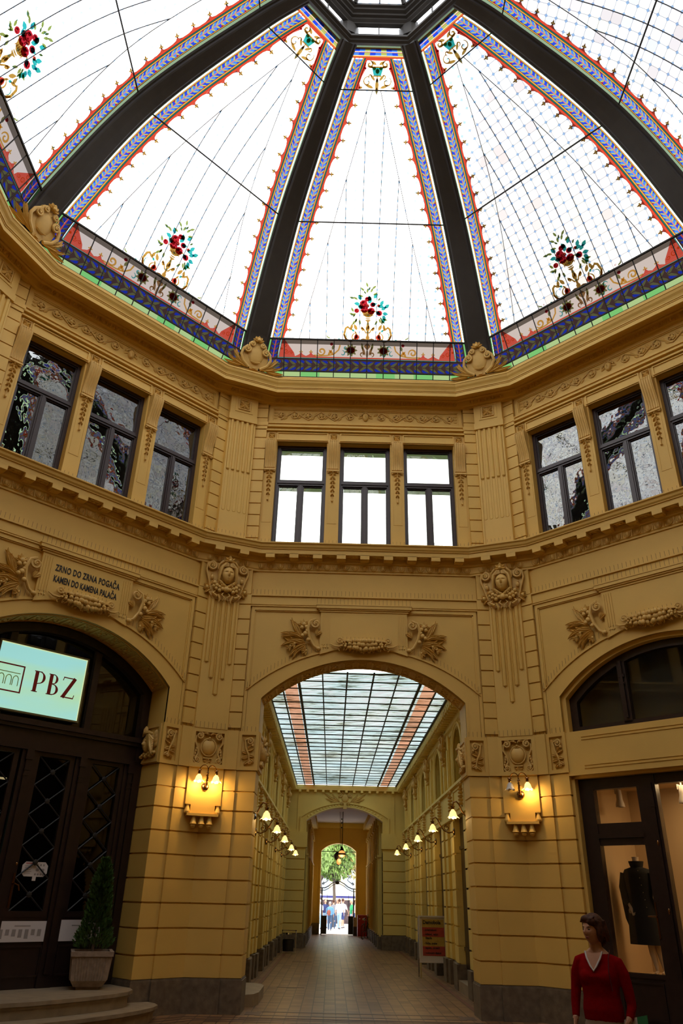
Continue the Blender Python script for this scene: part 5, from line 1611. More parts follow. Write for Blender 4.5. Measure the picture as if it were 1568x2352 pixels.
def mascaron():
    """woman's head between volutes, fruit garland and ribbons below; origin at the middle of the face"""
    m = MB()
    m.prism([(-.42, -.45), (-.30, -.62), (.30, -.62), (.42, -.45), (.47, .05), (.40, .30), (-.40, .30), (-.47, .05)], -.03, .05)
    face_field(m, 0, 0, .165, .225, .15, -.10)
    m.ball((0, -.06, .02), .19, .10, .25, 16, 10)
    # hair: waves parted in the middle
    for s in (-1, 1):
        for k in range(6):
            z = .23-.07*k; x0 = .03+.045*k
            lock(m, [(s*.01, .27-.012*k, -.20), (s*(.08+.02*k), .27-.02*k, -.21), (s*(.16+.010*k), .20-.05*k, -.17), (s*(.215), .10-.055*k, -.12), (s*(.20+.02*(k % 2)), .0-.05*k, -.10)], .035)
        for k in range(4):
            lock(m, [(s*(.20-.03*k), -.12-.035*k, -.10), (s*(.235-.03*k), -.16-.04*k, -.12), (s*(.17-.035*k), -.20-.03*k, -.11)], .035)
        for k in range(7): m.ball((s*(.205-.03*k), -.12, -.17-.024*k), .04, .045, .035, 7, 5)
        lock(m, [(s*.05, .30, -.16), (s*.14, .33, -.16), (s*.22, .25, -.12), (s*.25, .12, -.09)], .045)
        # volute
        m.spiral(s*.40, .20, .115, 1.75, 90, s, .035, .018, y=-.07, depth=.05, tail=None, n=26)
        m.tube([(s*.40, -.06, .315), (s*.50, -.06, .25), (s*.52, -.05, .10), (s*.45, -.05, -.12), (s*.40, -.04, -.30), (s*.36, -.04, -.42)], [.03, .032, .028, .024, .02, .018], 6)
        # bell buds hanging from the volute
        m.tube([(s*.38, -.04, .07), (s*.38, -.04, .0)], .008, 5)
        m.ball((s*.38, -.06, -.01), .03, .03, .02, 8, 5); m.ball((s*.37, -.07, -.09), .045, .045, .07, 8, 6)
        for k in range(3): m.leaf(s*.36, -.14, 90+s*(150+20*k), .16, .06, 0, .04, -.03)
        m.leaf(s*.30, -.20, 90+s*140, .17, .08, 0, .05, -.05)
        # garland fruits
        for k, (x, z, r) in enumerate(((.30, -.24, .05), (.24, -.30, .055), (.17, -.33, .05), (.25, -.38, .045), (.12, -.28, .04), (.09, -.37, .055), (.17, -.42, .05), (.32, -.33, .04), (.05, -.30, .045))):
            m.ball((s*x, -.10, z), r, r, r, 8, 6)
        for k in range(3): m.leaf(s*.36, -.36, 90-s*(60+35*k), .20, .09, -s*10, .06, -.01)
        m.ball((s*.47, -.06, -.36), .04, .04, .05, 8, 5)
        # ribbons
        m.tube([(s*.26, -.07, -.44), (s*.33, -.09, -.50), (s*.22, -.09, -.57), (s*.18, -.08, -.52), (s*.13, -.07, -.63), (s*.15, -.06, -.70)], [.02, .035, .03, .028, .03, .012], 6)
        m.tube([(s*.05, -.07, -.44), (s*.10, -.09, -.52), (s*.03, -.09, -.58), (s*.07, -.07, -.66)], [.015, .025, .022, .01], 6)
    m.ball((0, -.12, -.38), .08, .07, .075, 10, 7)
    # star flower on the forehead
    m.ball((0, -.24, .34), .045, .04, .045, 8, 6)
    for a in (90, 40, 140, 0, 180): m.leaf(0, .34, a, .15, .10, 0, .05, -.19)
    return m
mas = mascaron().mesh('woman_mask_relief', 'relief', True)
for ang, lab in ((22.5, 'plaster woman mask with volutes at the top of the pilaster left of the archway'), (-22.5, 'plaster woman mask with volutes at the top of the pilaster right of the archway')):
    link('woman_mask_relief', mas, loc=at(0, 8.87, 8.98, ang), rz=ang, label=lab, cat='relief', group='woman masks on the corner pilasters')

def spray(side):
    """acanthus spray with volute, growing to the left (side -1) of the tablet; origin at the tablet edge"""
    m = MB(); S = side
    m.spiral(S*.13, .30, .12, 1.6, 90, -S, .035, .02, y=-.09, depth=.04)
    m.tube([(S*.13, -.09, .42), (S*.26, -.10, .36), (S*.32, -.10, .18), (S*.27, -.08, -.05), (S*.16, -.07, -.24), (S*.04, -.06, -.32)], [.035, .042, .042, .036, .034, .03], 7)
    m.ball((S*.05, -.08, -.31), .06, .05, .05, 8, 6)
    A = lambda a: a if S > 0 else 180-a
    for a, L, W, b, x, z in ((112, .40, .085, -30, .50, .06), (84, .30, .07, 40, .46, .10), (70, .50, .085, -46, .46, .04), (44, .56, .09, 40, .46, .0), (22, .52, .085, -50, .46, -.03),
                             (34, .62, .10, -44, .40, -.08), (8, .62, .10, -50, .38, -.12), (-4, .56, .09, 40, .36, -.16), (-18, .54, .09, -50, .34, -.19),
                             (-30, .50, .08, -40, .34, -.22), (-48, .42, .07, 30, .36, -.22), (-64, .32, .07, -30, .34, -.24)):
        m.leaf(S*x, z, A(a), L, W, b*S, .06, -.02); m.leaf(S*(x+.02), z+.01, A(a+7), L*.72, W*.8, b*S, .05, -.045)
    for x, z, r in ((.42, .28, .06), (.36, .22, .05), (.46, .20, .05), (.38, .05, .06), (.44, .0, .05), (.34, .12, .045), (.30, -.10, .05)): m.ball((S*x, -.10, z), r, r*.8, r, 8, 6)
    for k in range(5): m.leaf(S*.42, .24, A(90+(k-2)*36), .16, .07, 0, .05, -.07)
    for x, z in ((.62, -.20), (.72, -.26), (.34, -.36)):
        for k in range(3): m.leaf(S*x, z, A(-40+(k-1)*40), .13, .06, 0, .04, -.06)
        m.ball((S*x, -.08, z), .03, .03, .03, 6, 4)
    for k in range(3): m.leaf(S*.12, .02, A(100+k*25), .18, .08, 0, .05, -.05)
    return m
spL = spray(-1).mesh('acanthus_spray', 'relief', True); spR = spray(1).mesh('acanthus_spray', 'relief', True)
WN = {0: 'back', 45: 'left', -45: 'right'}
for ang in (0, 45, -45):
    for S, me in ((-1, spL), (1, spR)):
        if ang == -45 and S > 0: continue
        sd = 'left' if S < 0 else 'right'
        link('acanthus_spray', me, loc=at(S*1.03, 8.49, 7.60, ang), rz=ang, label='carved acanthus spray %s of the tablet over the %s' % (sd, {0: 'passage arch', 45: 'bank arch', -45: 'shop arch'}[ang]), cat='relief', group='acanthus sprays beside the tablets')

def garland():
    m = MB(); rn = random.Random(11)
    n = 15
    for i in range(n):
        t = -1+2*i/(n-1); x = t*.52; z = -.03*(1-t*t)*-1-.02-.05*(1-abs(t))
        w = .035+.05*(1-t*t)
        for k in range(3):
            m.ball((x+rn.uniform(-.03, .03), -.09-rn.random()*.05, z+(k-1)*w*1.15), w*.75, w*.75, w*.75, 7, 5)
        m.leaf(x, z-w, -90+t*40+rn.uniform(-20, 20), .11, .06, 0, .04, -.06)
    m.prism([(-.53, .06), (-.26, .105), (0, .12), (.26, .105), (.53, .06), (.53, .035), (.26, .08), (0, .095), (-.26, .08), (-.53, .035)], -.13, 0)
    for s in (-1, 1):
        m.spiral(s*.58, .06, .085, 1.5, 180 if s > 0 else 0, s*-1, .026, .015, y=-.09, depth=.04)
        m.tube([(s*.50, -.08, -.02), (s*.58, -.09, -.07), (s*.70, -.08, -.06), (s*.80, -.05, .0)], [.02, .028, .024, .012], 6)
        m.tube([(s*.56, -.05, -.08), (s*.60, -.05, -.14), (s*.57, -.05, -.17)], [.022, .025, .012], 6)
    return m
gar = garland().mesh('fruit_garland', 'relief', True)
for ang in (0, 45, -45):
    link('fruit_garland', gar, loc=at(0, 8.44, 7.41, ang), rz=ang, label='carved fruit garland hanging under the tablet over the %s' % {0: 'passage arch', 45: 'bank arch', -45: 'shop arch'}[ang], cat='relief', group='fruit garlands over the arches')

def cartouche_panel():
    m = MB()
    m.ball((0, -.02, .02), .155, .09, .17, 16, 10)
    m.tube([(.17*math.cos(t), -.03, .02+.185*math.sin(t)) for t in [2*PI*i/20 for i in range(21)]], .018, 6)
    for s in (-1, 1):
        m.spiral(s*.22, .25, .085, 1.6, 60 if s > 0 else 120, s, .026, .015, y=-.06)
        m.tube([(s*.30, -.05, .25), (s*.31, -.05, .12), (s*.24, -.04, .0), (s*.22, -.04, -.12), (s*.28, -.05, -.24)], [.024, .028, .022, .022, .026], 6)
        m.spiral(s*.24, -.26, .07, 1.5, 0 if s > 0 else 180, -s, .022, .013, y=-.05)
        m.tube([(s*.15, -.05, .31), (s*.06, -.06, .33), (s*.02, -.05, .28)], [.02, .028, .02], 6); m.ball((s*.06, -.06, .31), .035, .03, .03, 7, 5)
        for k in range(4): m.ball((s*(.265+.012*k), -.04, -.02-.055*k), .028, .03, .032, 6, 4)
        for k in range(3): m.leaf(s*.03, -.27, 90+s*(50+35*k), .12, .06, 0, .04, -.01)
    m.box(-.10, .10, -.05, .02, -.225, -.20); m.ball((0, -.07, .21), .03, .03, .025, 7, 5)
    for k in range(3): m.leaf(0, .21, -90+(k-1)*50, .07, .045, 0, .03, -.06)
    return m
cpn = cartouche_panel().mesh('round_cartouche', 'relief', True)
for ang, sd in ((22.5, 'left'), (-22.5, 'right')):
    link('round_cartouche', cpn, loc=at(0, 8.985, 4.915, ang), rz=ang, label='square panel with a round shield and scrolls above the wall lamp %s of the archway' % sd, cat='relief', group='round shield panels over the lamps')

def acanthus_panel(S):
    m = MB()
    m.spiral(S*.03, .20, .075, 1.5, 90, -S, .022, .013, y=-.03)
    m.tube([(S*.03, -.03, .275), (S*-.08, -.035, .22), (S*-.06, -.03, .06), (S*.02, -.03, -.10), (S*.04, -.03, -.24)], [.02, .026, .024, .02, .016], 6)
    A = lambda a: a if S > 0 else 180-a
    for a, L, W, x, z in ((20, .16, .08, -.02, .0), (50, .14, .06, -.02, .04), (160, .12, .06, -.03, -.06), (190, .14, .07, .0, -.14), (-10, .14, .07, .0, -.10), (215, .14, .07, .03, -.22), (-35, .13, .07, .03, -.18), (100, .10, .04, -.10, .2)):
        m.leaf(S*x, z, A(a), L, W, 0, .05, -.005)
    m.spiral(S*.05, -.25, .04, 1.3, 180, S, .016, .01, y=-.02)
    m.ball((S*.09, -.03, .12), .03, .03, .035, 6, 4)
    return m
apL = acanthus_panel(1).mesh('leaf_relief', 'relief', True); apR = acanthus_panel(-1).mesh('leaf_relief', 'relief', True)
for ang, S, lab in ((0, -1, 'small sunk acanthus panel on the left jamb of the passage arch'), (0, 1, 'small sunk acanthus panel on the right jamb of the passage arch'),
                    (45, 1, 'small sunk acanthus panel on the right jamb of the bank arch'), (-45, -1, 'small sunk acanthus panel on the left jamb of the shop arch')):
    link('leaf_relief', apL if S < 0 else apR, loc=at(S*2.565, 8.495, 4.92, ang), rz=ang, label=lab, cat='relief', group='sunk acanthus panels of the jambs')

def jamb_head():
    """helmeted head in a sunk square on the reveal; faces -y"""
    m = MB()
    m.frame(-.38, .38, -.40, .40, .07, -.03, .02)
    face_field(m, -.05, .0, .13, .19, .13, -.02, turn=.5)
    m.ball((-.02, -.02, .05), .17, .10, .22, 14, 8)
    for k in range(9):
        a = 30-k*18
        lock(m, [(.0, .18-.01*k, -.12), (.10+.01*k, .16-.03*k, -.12), (.20, .06-.035*k, -.08), (.16+.02*(k % 2), -.04-.03*k, -.07)], .035)
    lock(m, [(-.17, .16, -.10), (-.06, .22, -.14), (.08, .22, -.12), (.18, .18, -.08)], .04)
    m.leaf(-.1, .20, 90, .18, .12, 20, .06, -.07)
    for k in range(9): m.ball((-.22+.06*k, -.05, -.27+.03*((k*7) % 3)), .05, .05, .04, 7, 5)
    for k in range(4): m.leaf(.22, -.1+.08*k, 60+10*k, .14, .08, 0, .05, -.01)
    return m
jh = jamb_head().mesh('helmeted_head', 'relief', True)
# reveals: right jamb of the left arch (faces -s), both jambs of the passage arch
def on_jamb(ang, S, lab):
    link('helmeted_head', jh, loc=at(S*2.335, 8.90, 4.92, ang), rz=ang+(-90 if S > 0 else 90), label=lab, cat='relief', group='helmeted heads in the arch reveals')
on_jamb(45, 1, 'helmeted head relief in the right reveal of the bank arch')
on_jamb(0, -1, 'helmeted head relief in the left reveal of the passage arch')
on_jamb(0, 1, 'helmeted head relief in the right reveal of the passage arch')

def rosette(r=.2, big=True):
    m = MB()
    m.frame(-r, r, -r, r, r*.14, -.03, .01)
    m.ball((0, -.02, 0), r*.16, r*.16, r*.16, 8, 5)
    for k in range(4): m.leaf(0, 0, 45+90*k, r*1.2, r*.55, 0, r*.34, 0); m.leaf(0, 0, 90*k, r*.85, r*.34, 0, r*.26, 0)
    for s in (-1, 1):
        for q in (-1, 1):
            for k in (-1, 1): m.ball((s*r*.82, -.01, q*r*.25*(2+k)*.8), r*.10, r*.1, r*.10, 5, 4)
    return m
ro1 = rosette(.165).mesh('square_rosette', 'relief', True); ro2 = rosette(.105).mesh('square_rosette', 'relief', True)
for ang, lab in ((22.5, 'square rosette on the pilaster cap left of the bright windows'), (-22.5, 'square rosette on the pilaster cap right of the bright windows'), (67.5, 'square rosette on the far left pilaster cap')):
    link('square_rosette', ro1, loc=at(0, 8.795, 14.085, ang), rz=ang, label=lab, cat='relief', group='rosettes of the pilaster caps')

# consoles between the upper windows, with bell-flower drops
def console():
    m = MB(); hwid = .145
    prof = [(0, .87), (-.20, .87), (-.21, .80), (-.20, .70), (-.15, .50), (-.08, .28), (-.055, .14), (-.06, .03), (0, .0)]
    k = len(prof)
    m.add([(-hwid, y, z) for y, z in prof]+[(hwid, y, z) for y, z in prof], [tuple(range(k)), tuple(range(2*k-1, k-1, -1))]+[(i, i+k, i+k+1, i+1) for i in range(k-1)])
    for x in (-.11, -.055, 0, .055, .11):
        m.tube([(x, y-.002, z) for y, z in prof[1:-1]], .016, 5)
    for x in (-.0825, -.0275, .0275, .0825): m.ball((x, -.205, .845), .024, .015, .028, 6, 4)
    m.box(-.16, .16, -.075, 0, -.045, 0.0)
    return m
def drop():
    m = MB(); m.tube([(0, -.015, 0), (0, -.015, -.9)], .014, 5)
    for s in (-1, 1): m.tube([(0, -.02, -.03), (s*.13, -.04, -.06)], .02, 5); m.ball((s*.13, -.04, -.06), .028, .028, .03, 6, 4)
    # husk chain
    for i in range(6):
        z = -.12-.135*i; q = 1-.09*i
        for s in (-1, 0, 1): m.leaf(s*.005, z+.06, -90+s*42, .12*q, .06*q, 0, .045, 0)
        m.ball((0, -.035, z+.06), .026*q, .03, .026*q, 6, 4)
    m.ball((0, -.03, -.93), .03, .03, .035, 6, 4)
    return m
def shadow_panel():
    m = MB(); m.frame(-.12, .12, -1.60, -.05, .012, -.008, .002); return m
con = console().mesh('fluted_console', 'relief', True); dro = drop().mesh('bell_flower_drop', 'relief', True); spn = shadow_panel().mesh('sunk_panel', 'plaster')
CONS = (-2.575, -.8675, .8675, 2.575)
ORD4 = ['first', 'second', 'third', 'fourth']
for ang in (0, 45, -45):
    for i, x in enumerate(CONS):
        if ang == -45 and i == 3: continue
        c = link('window_console', None, loc=at(x, 8.50, 12.27, ang), rz=ang, label='fluted console with bell flower drop, %s from the left beside the %s windows' % (ORD4[i], {0: 'bright', 45: 'left wall', -45: 'right wall'}[ang]), cat='console', group='consoles between the upper windows')
        link('fluted_console', con, parent=c); link('bell_flower_drop', dro, parent=c); link('sunk_panel', spn, parent=c)
        link('square_rosette', ro2, loc=at(x, 8.45, 13.31, ang), rz=ang, label='small square rosette above the %s console of the %s windows' % (ORD4[i], {0: 'bright', 45: 'left wall', -45: 'right wall'}[ang]), cat='relief', group='rosettes above the consoles')

def frieze():
    """running scroll with rosettes and a small mask in the middle"""
    m = MB()
    for s in (-1, 1):
        xs = [2.38, 2.0, 1.62, 1.25, .88, .46]
        for i, x in enumerate(xs):
            up_ = 1 if i % 2 else -1
            m.spiral(s*x, .0, .135, 1.3, 90*up_, s*up_, .022, .014, y=-.012, depth=.02, n=16)
            m.ball((s*x, -.03, 0), .05, .035, .05, 7, 5)
            for k in range(5): m.ball((s*x+.065*math.cos(k*1.256), -.025, .065*math.sin(k*1.256)), .026, .025, .026, 5, 4)
            if i < 5:
                x2 = xs[i+1]; 
                m.tube([(s*x, -.015, .135*up_), (s*(x+x2)/2, -.02, 0), (s*x2, -.015, -.135*up_)], [.012, .02, .012], 5)
                m.leaf(s*(x+x2)/2, .02*up_, 90*up_+s*40, .15, .08, 0, .03, 0); m.leaf(s*(x+x2)/2, -.02*up_, -90*up_+s*50, .13, .07, 0, .03, 0)
        for k in range(3): m.leaf(s*2.46, -.09+.09*k, 0 if s > 0 else 180, .13, .07, 0, .02, 0)
        m.leaf(s*.2, -.05, 90+s*60, .16, .08, 0, .03, 0); m.leaf(s*.22, .05, 90-s*60, .16, .08, 0, .03, 0)
    face_field(m, 0, -.01, .09, .13, .08, -.01, n=14, m=16)
    for s in (-1, 1):
        for k in range(4): m.ball((s*(.05+.03*k), -.03, .13-.03*k), .03, .03, .03, 6, 4)
    m.leaf(0, .12, 90, .09, .08, 0, .03, -.01)
    return m
fri = frieze().mesh('scroll_frieze', 'relief', True)
for ang, lab in ((0, 'running scroll frieze with small mask above the bright windows'), (45, 'running scroll frieze above the left wall windows'), (-45, 'running scroll frieze above the right wall windows')):
    link('scroll_frieze', fri, loc=at(0, 8.50, 14.035, ang), rz=ang, label=lab, cat='relief', group='scroll friezes under the cornice')

def crest():
    """open cartouche standing on the cornice; origin at its foot"""
    m = MB()
    m.prism([(-.12, 0), (.12, 0), (.14, .08), (.33, .18), (.36, .40), (.25, .58), (.20, .78), (0, .86), (-.20, .78), (-.25, .58), (-.36, .40), (-.33, .18), (-.14, .08)], 0, .12)
    m.ball((0, 0, .42), .22, .05, .28, 14, 8)
    for s in (-1, 1):
        m.spiral(s*.27, .52, .10, 1.5, 90, s, .035, .02, y=-.05)
        m.tube([(s*.27, -.05, .62), (s*.38, -.06, .50), (s*.42, -.06, .34), (s*.34, -.06, .16), (s*.16, -.05, .02)], [.035, .04, .04, .04, .045], 7)
        m.spiral(s*.15, .70, .07, 1.4, 90, s, .028, .016, y=-.05)
        m.tube([(s*.15, -.05, .77), (s*.23, -.05, .70), (s*.24, -.05, .58)], .026, 6)
        A = lambda a: a if s > 0 else 180-a
        for a, L, W, x, z in ((12, .52, .11, .18, .03), (38, .48, .11, .30, .08), (58, .42, .10, .40, .08), (-2, .50, .10, .36, .03), (24, .36, .09, .48, .08)): m.leaf(s*x, z, A(a), L, W, s*16, .07, -.01)
    for a in (90, 55, 125, 20, 160): m.leaf(0, .80, a, .17, .10, 0, .06, -.03)
    m.ball((0, -.07, .84), .05, .05, .05, 8, 6); m.box(-.05, .05, -.03, 0, .02, .08)
    m.tube([(-.14, -.055, .2), (0, -.07, .17), (.14, -.055, .2)], .018, 5)
    return m
crm = crest().mesh('cornice_cartouche', 'relief', True)
for ang, lab in ((22.5, 'scrolled cartouche on the cornice at the foot of the dome rib left of centre'), (-22.5, 'scrolled cartouche on the cornice at the foot of the dome rib right of centre'), (67.5, 'scrolled cartouche on the cornice at the far left')):
    c_ = link('cornice_cartouche', crm, loc=at(0, 8.19, 14.90, ang), rz=ang, label=lab, cat='relief', group='cartouches on the cornice')
    c_.rotation_euler = (rad(19), 0, rad(ang))

# ---- text
def text_mesh(body, size, depth=.004, align='LEFT', spacing=1.0, bold=0.0, xs=1.0):
    c = bpy.data.curves.new('lettering', 'FONT'); c.body = body; c.size = size*K; c.extrude = depth*K; c.align_x = align; c.space_character = spacing; c.offset = bold*K; c.resolution_u = 3
    o = bpy.data.objects.new('lettering_tmp', c); COL.objects.link(o)
    dg = bpy.context.evaluated_depsgraph_get()
    me = bpy.data.meshes.new_from_object(o.evaluated_get(dg))
    bpy.data.objects.remove(o)
    if xs != 1.0:
        for v in me.vertices: v.co.x *= xs
    return me
def text(body, size, mat, loc, rz, parent=None, name='lettering', tilt=90, **kw):
    me = text_mesh(body, size, **kw); me.materials.append(MAT[mat])
    o = link(name, me, parent=parent, loc=loc)
    o.rotation_euler = (rad(tilt), 0, rad(rz))
    return o
TB = empty('inscription', loc=at(0, 8.425, 7.6, 45), rz=45, label='two lines of black lettering on the tablet over the bank arch', cat='inscription')
t1 = text('ZRNO DO ZRNA POGA\u010cA', .195, 'black', (-.74, 0, .30), 0, TB, spacing=1.1, xs=.585, bold=.004)
t2 = text('KAMEN DO KAMENA PALA\u010cA', .195, 'black', (-.74, 0, .06), 0, TB, spacing=1.02, xs=.54, bold=.004)

# ---- bird spikes
def spikes(paths, h=.13, pitch=.095, y=-.0):
    m = MB()
    for pts, hh in paths:
        L = 0
        for (x0, y0, z0), (x1, y1, z1) in zip(pts[:-1], pts[1:]):
            d = math.hypot(x1-x0, z1-z0, y1-y0)
            while L < d:
                t = L/d; x, yy, z = x0+(x1-x0)*t, y0+(y1-y0)*t, z0+(z1-z0)*t
                m.tube([(x, yy, z), (x, yy, z+hh)], .0035, 3, caps=False); L += pitch
            L -= d
    return m
OA = [(x, 8.43, z+.05) for x, z in arc_pts(2.70, 6.28, 7.34, 28)]
paths = [([(-2.74, 8.42, 8.635), (2.74, 8.42, 8.635)], .13), ([(-1.15, 8.37, 8.40), (1.15, 8.37, 8.40)], .15), (OA[:11], .13), (OA[-11:], .13), ([(-.5, 8.35, 7.53), (.5, 8.35, 7.53)], .05),
         ([(-3.0, 8.40, 5.335), (-2.4, 8.46, 5.335)], .11), ([(2.4, 8.46, 5.335), (3.0, 8.40, 5.335)], .11), ([(-2.9, 8.2, 9.98), (2.9, 8.2, 9.98)], .07)]
spk = spikes(paths).mesh('bird_spikes', 'spike')
m = spikes([([(-.45, 8.86, 5.335), (.45, 8.86, 5.335)], .13), ([(-.7, 8.5, 9.98), (.7, 8.5, 9.98)], .08)]); spc = m.mesh('bird_spikes', 'spike')
for ang in (0, 45, -45):
    link('bird_spikes', spk, rz=ang, kind='stuff', label='fine wire bird spikes on the ledges of the %s wall' % WN[ang], cat='bird spikes')
for ang in (22.5, -22.5):
    link('bird_spikes', spc, rz=ang, kind='stuff', label='fine wire bird spikes on the ledges of the corner %s of the archway' % ('left' if ang > 0 else 'right'), cat='bird spikes')
# ================================================================= BANK PORTAL (left)
DR = 9.27
def portal_left():
    R = empty('door_1', loc=(0, 0, 0), rz=45, kind='structure')
    m = MB()
    IN = arc_pts(2.34, 6.08, 7.02, 24); IN2 = arc_pts(2.16, 6.0, 6.84, 24)
    band_between(m, [(-2.34, .48)]+IN+[(2.34, .48)], [(-2.18, .48)]+IN2+[(2.18, .48)], DR-.14, DR+.05)
    # transom cornice
    m.box(-2.34, 2.34, DR-.10, DR+.05, 4.50, 5.00); m.box(-2.36, 2.36, DR-.22, DR, 4.93, 5.03); m.box(-2.36, 2.36, DR-.17, DR, 4.86, 4.93); m.box(-2.36, 2.36, DR-.14, DR, 4.48, 4.56)
    # posts
    for x in (-2.27, -1.32, -.15, .985, 2.10):
        m.box(x-.14, x+.14, DR-.09, DR+.05, .48, 4.5); m.box(x-.05, x+.05, DR-.13, DR-.08, .7, 4.3)
        m.box(x-.07, x+.07, DR-.15, DR-.08, 4.30, 4.48); m.box(x-.06, x+.06, DR-.14, DR-.08, 4.10, 4.13); m.box(x-.06, x+.06, DR-.14, DR-.08, 4.0, 4.03)
    for x in (-.95, .95): m.box(x-.07, x+.07, DR-.08, DR+.03, 5.0, 6.9)
    # lower panels
    m.box(-2.3, 2.3, DR-.05, DR+.05, .48, 1.62)
    for x0, x1 in ((-2.0, -1.5), (-1.1, -.3), (.05, .85), (1.15, 1.95)): m.frame(x0, x1, .66, 1.15, .03, DR-.07, DR-.05)
    for xc in (-1.80, -.75, .41, 1.545): m.frame(xc-.42, xc+.42, 1.60, 4.50, .10, DR-.06, DR+.04)
    mk('wooden_frame', m, 'wood', parent=R)
    # diagonal lattice over the glass
    m = MB()
    for xc in (-1.80, -.75, .41, 1.545):
        z0, z1 = 1.70, 4.40; n = 5; h = (z1-z0)/n
        for i in range(n):
            a, b = z0+i*h, z0+(i+1)*h
            m.tube([(xc-.32, DR-.05, a), (xc+.32, DR-.05, b)], .014, 4); m.tube([(xc+.32, DR-.05, a), (xc-.32, DR-.05, b)], .014, 4)
            m.ball((xc, DR-.06, (a+b)/2), .055, .02, .055, 8, 4)
    mk('diagonal_lattice', m, 'lead', parent=R)
    for xc in (-1.80, -.75, .41, 1.545):
        m = MB(); m.box(xc-.33, xc+.33, DR+.0, DR+.008, 1.68, 4.42); mk('pane', m, 'pane_door', parent=R)
    m = MB(); m.prism(IN2+[(2.16, 5.0), (-2.16, 5.0)], DR+.02, DR+.03); mk('fanlight_pane', m, 'pane_door', parent=R)
    # brass plate and handle
    m = MB(); m.box(.035, .075, DR-.075, DR-.06, 1.75, 2.32); m.ball((.055, DR-.07, 2.47), .022, .01, .03, 8, 5)
    m.tube([(.055, DR-.08, 2.14), (.06, DR-.13, 2.15), (.14, DR-.13, 2.12), (.17, DR-.13, 2.03)], .014, 6)
    mk('brass_handle', m, 'brass', smooth=True, parent=R)
    return R
MAT['pane_door'] = glassy('door_pane', (0.22, 0.22, 0.20), 0.28, 0.02)
portal_left()
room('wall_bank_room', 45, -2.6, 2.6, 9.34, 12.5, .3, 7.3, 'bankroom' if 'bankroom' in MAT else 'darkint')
# lit things inside the bank
MAT['ledgreen'] = emis('lit_green_panel', (.30, .75, .50), 1.6)
m = MB(); m.box(.02, .16, 9.9, 9.93, 1.0, 3.6)
mk('lit_panel', m, 'ledgreen', rz=45, label='narrow pale green lit panel seen inside the bank door', cat='light')
m = MB(); m.box(.0, .5, 11.5, 11.53, 4.18, 4.22)
mk('ceiling_tube', m, 'tube', rz=45, label='strip light seen through the bank door lattice', cat='light')

# lit sign
MAT['signface'] = None
def sign_mat():
    m, n, l = new_mat('lit_sign_face'); b = n['Principled BSDF']
    tc = n.new('ShaderNodeTexCoord'); mp = n.new('ShaderNodeMapping'); mp.inputs['Scale'].default_value = (.25, .1, 1.1)
    no = n.new('ShaderNodeTexNoise'); no.inputs['Scale'].default_value = 1.4; no.inputs['Detail'].default_value = 2
    cr = n.new('ShaderNodeValToRGB'); e = cr.color_ramp.elements
    e[0].position = .38; e[0].color = (.27, .58, .55, 1); e[1].position = .62; e[1].color = (.38, .60, .30, 1)
    l.new(tc.outputs['Object'], mp.inputs[0]); l.new(mp.outputs[0], no.inputs['Vector']); l.new(no.outputs['Fac'], cr.inputs['Fac'])
    l.new(cr.outputs[0], b.inputs['Emission Color']); b.inputs['Emission Strength'].default_value = .95; b.inputs['Base Color'].default_value = (.2, .3, .3, 1)
    return m
MAT['signface'] = sign_mat()
MAT['signred'] = plain('sign_red', (.30, .012, .01), .5); MAT['signyel'] = plain('sign_olive', (.40, .42, .05), .5); MAT['goldbez'] = plain('sign_bezel', (.16, .14, .05), .4)
MAT['signline'] = emis('sign_pale_line', (.62, .72, .35), .8)
SG = empty('bank_sign', loc=at(-.265, 9.12, 5.155, 45), rz=45, label='lit pale green bank sign with red letters PBZ in the arch on the left', cat='sign')
m = MB(); m.box(-.935, .935, 0, .10, 0, 1.29); mk('sign_box', m, 'signface', parent=SG)
m = MB(); m.frame(-.965, .965, -.03, 1.32, .035, -.02, .10); mk('bezel', m, 'goldbez', parent=SG)
m = MB(); m.box(-.93, .93, -.008, 0, 1.27, 1.285); m.box(.915, .93, -.008, 0, .01, 1.28); mk('bright_edge', m, 'signline', parent=SG)
def letters_pbz():
    """roman capitals with thick and thin strokes"""
    m = MB()
    def bar(p, q, w): 
        d = math.hypot(q[0]-p[0], q[1]-p[1]); nx, nz = -(q[1]-p[1])/d*w/2, (q[0]-p[0])/d*w/2
        m.prism([(p[0]+nx, p[1]+nz), (p[0]-nx, p[1]-nz), (q[0]-nx, q[1]-nz), (q[0]+nx, q[1]+nz)], -.012, 0)
    def bowl(cx, cz, rx, rz, w):
        n = 12; A = []; B = []
        for i in range(n+1):
            t = -PI/2+PI*i/n; ww = w*(.25+.75*math.cos(t)); A.append((cx+(rx)*math.cos(t), -.012, cz+rz*math.sin(t))); B.append((cx+(rx-ww)*math.cos(t), -.012, cz+(rz-w*.3)*math.sin(t)))
        m.strip(A, B)
    H = .42
    bar((.09, 0), (.09, H), .075); bar((.03, .008), (.16, .008), .016); bar((.03, H-.008), (.2, H-.008), .016); bowl(.14, H*.70, .15, H*.30, .06); bar((.1, H*.41), (.15, H*.41), .014)
    bar((.42, 0), (.42, H), .075); bar((.36, .008), (.50, .008), .016); bar((.36, H-.008), (.5, H-.008), .016); bowl(.46, H*.76, .12, H*.24, .055); bowl(.46, H*.27, .155, H*.27, .06); bar((.42, H*.53), (.48, H*.53), .014)
    bar((.74, .0), (.97, H), .075); bar((.70, H-.01), (.99, H-.01), .02); bar((.71, H-.01), (.695, H-.075), .014); bar((.70, .01), (.99, .01), .022); bar((.985, .01), (1.0, .08), .014)
    return m
q = letters_pbz(); q.v = [(-.18+x*.94, y-.004, .42+z) for x, y, z in q.v]; mk('red_letters', q, 'signred', parent=SG)
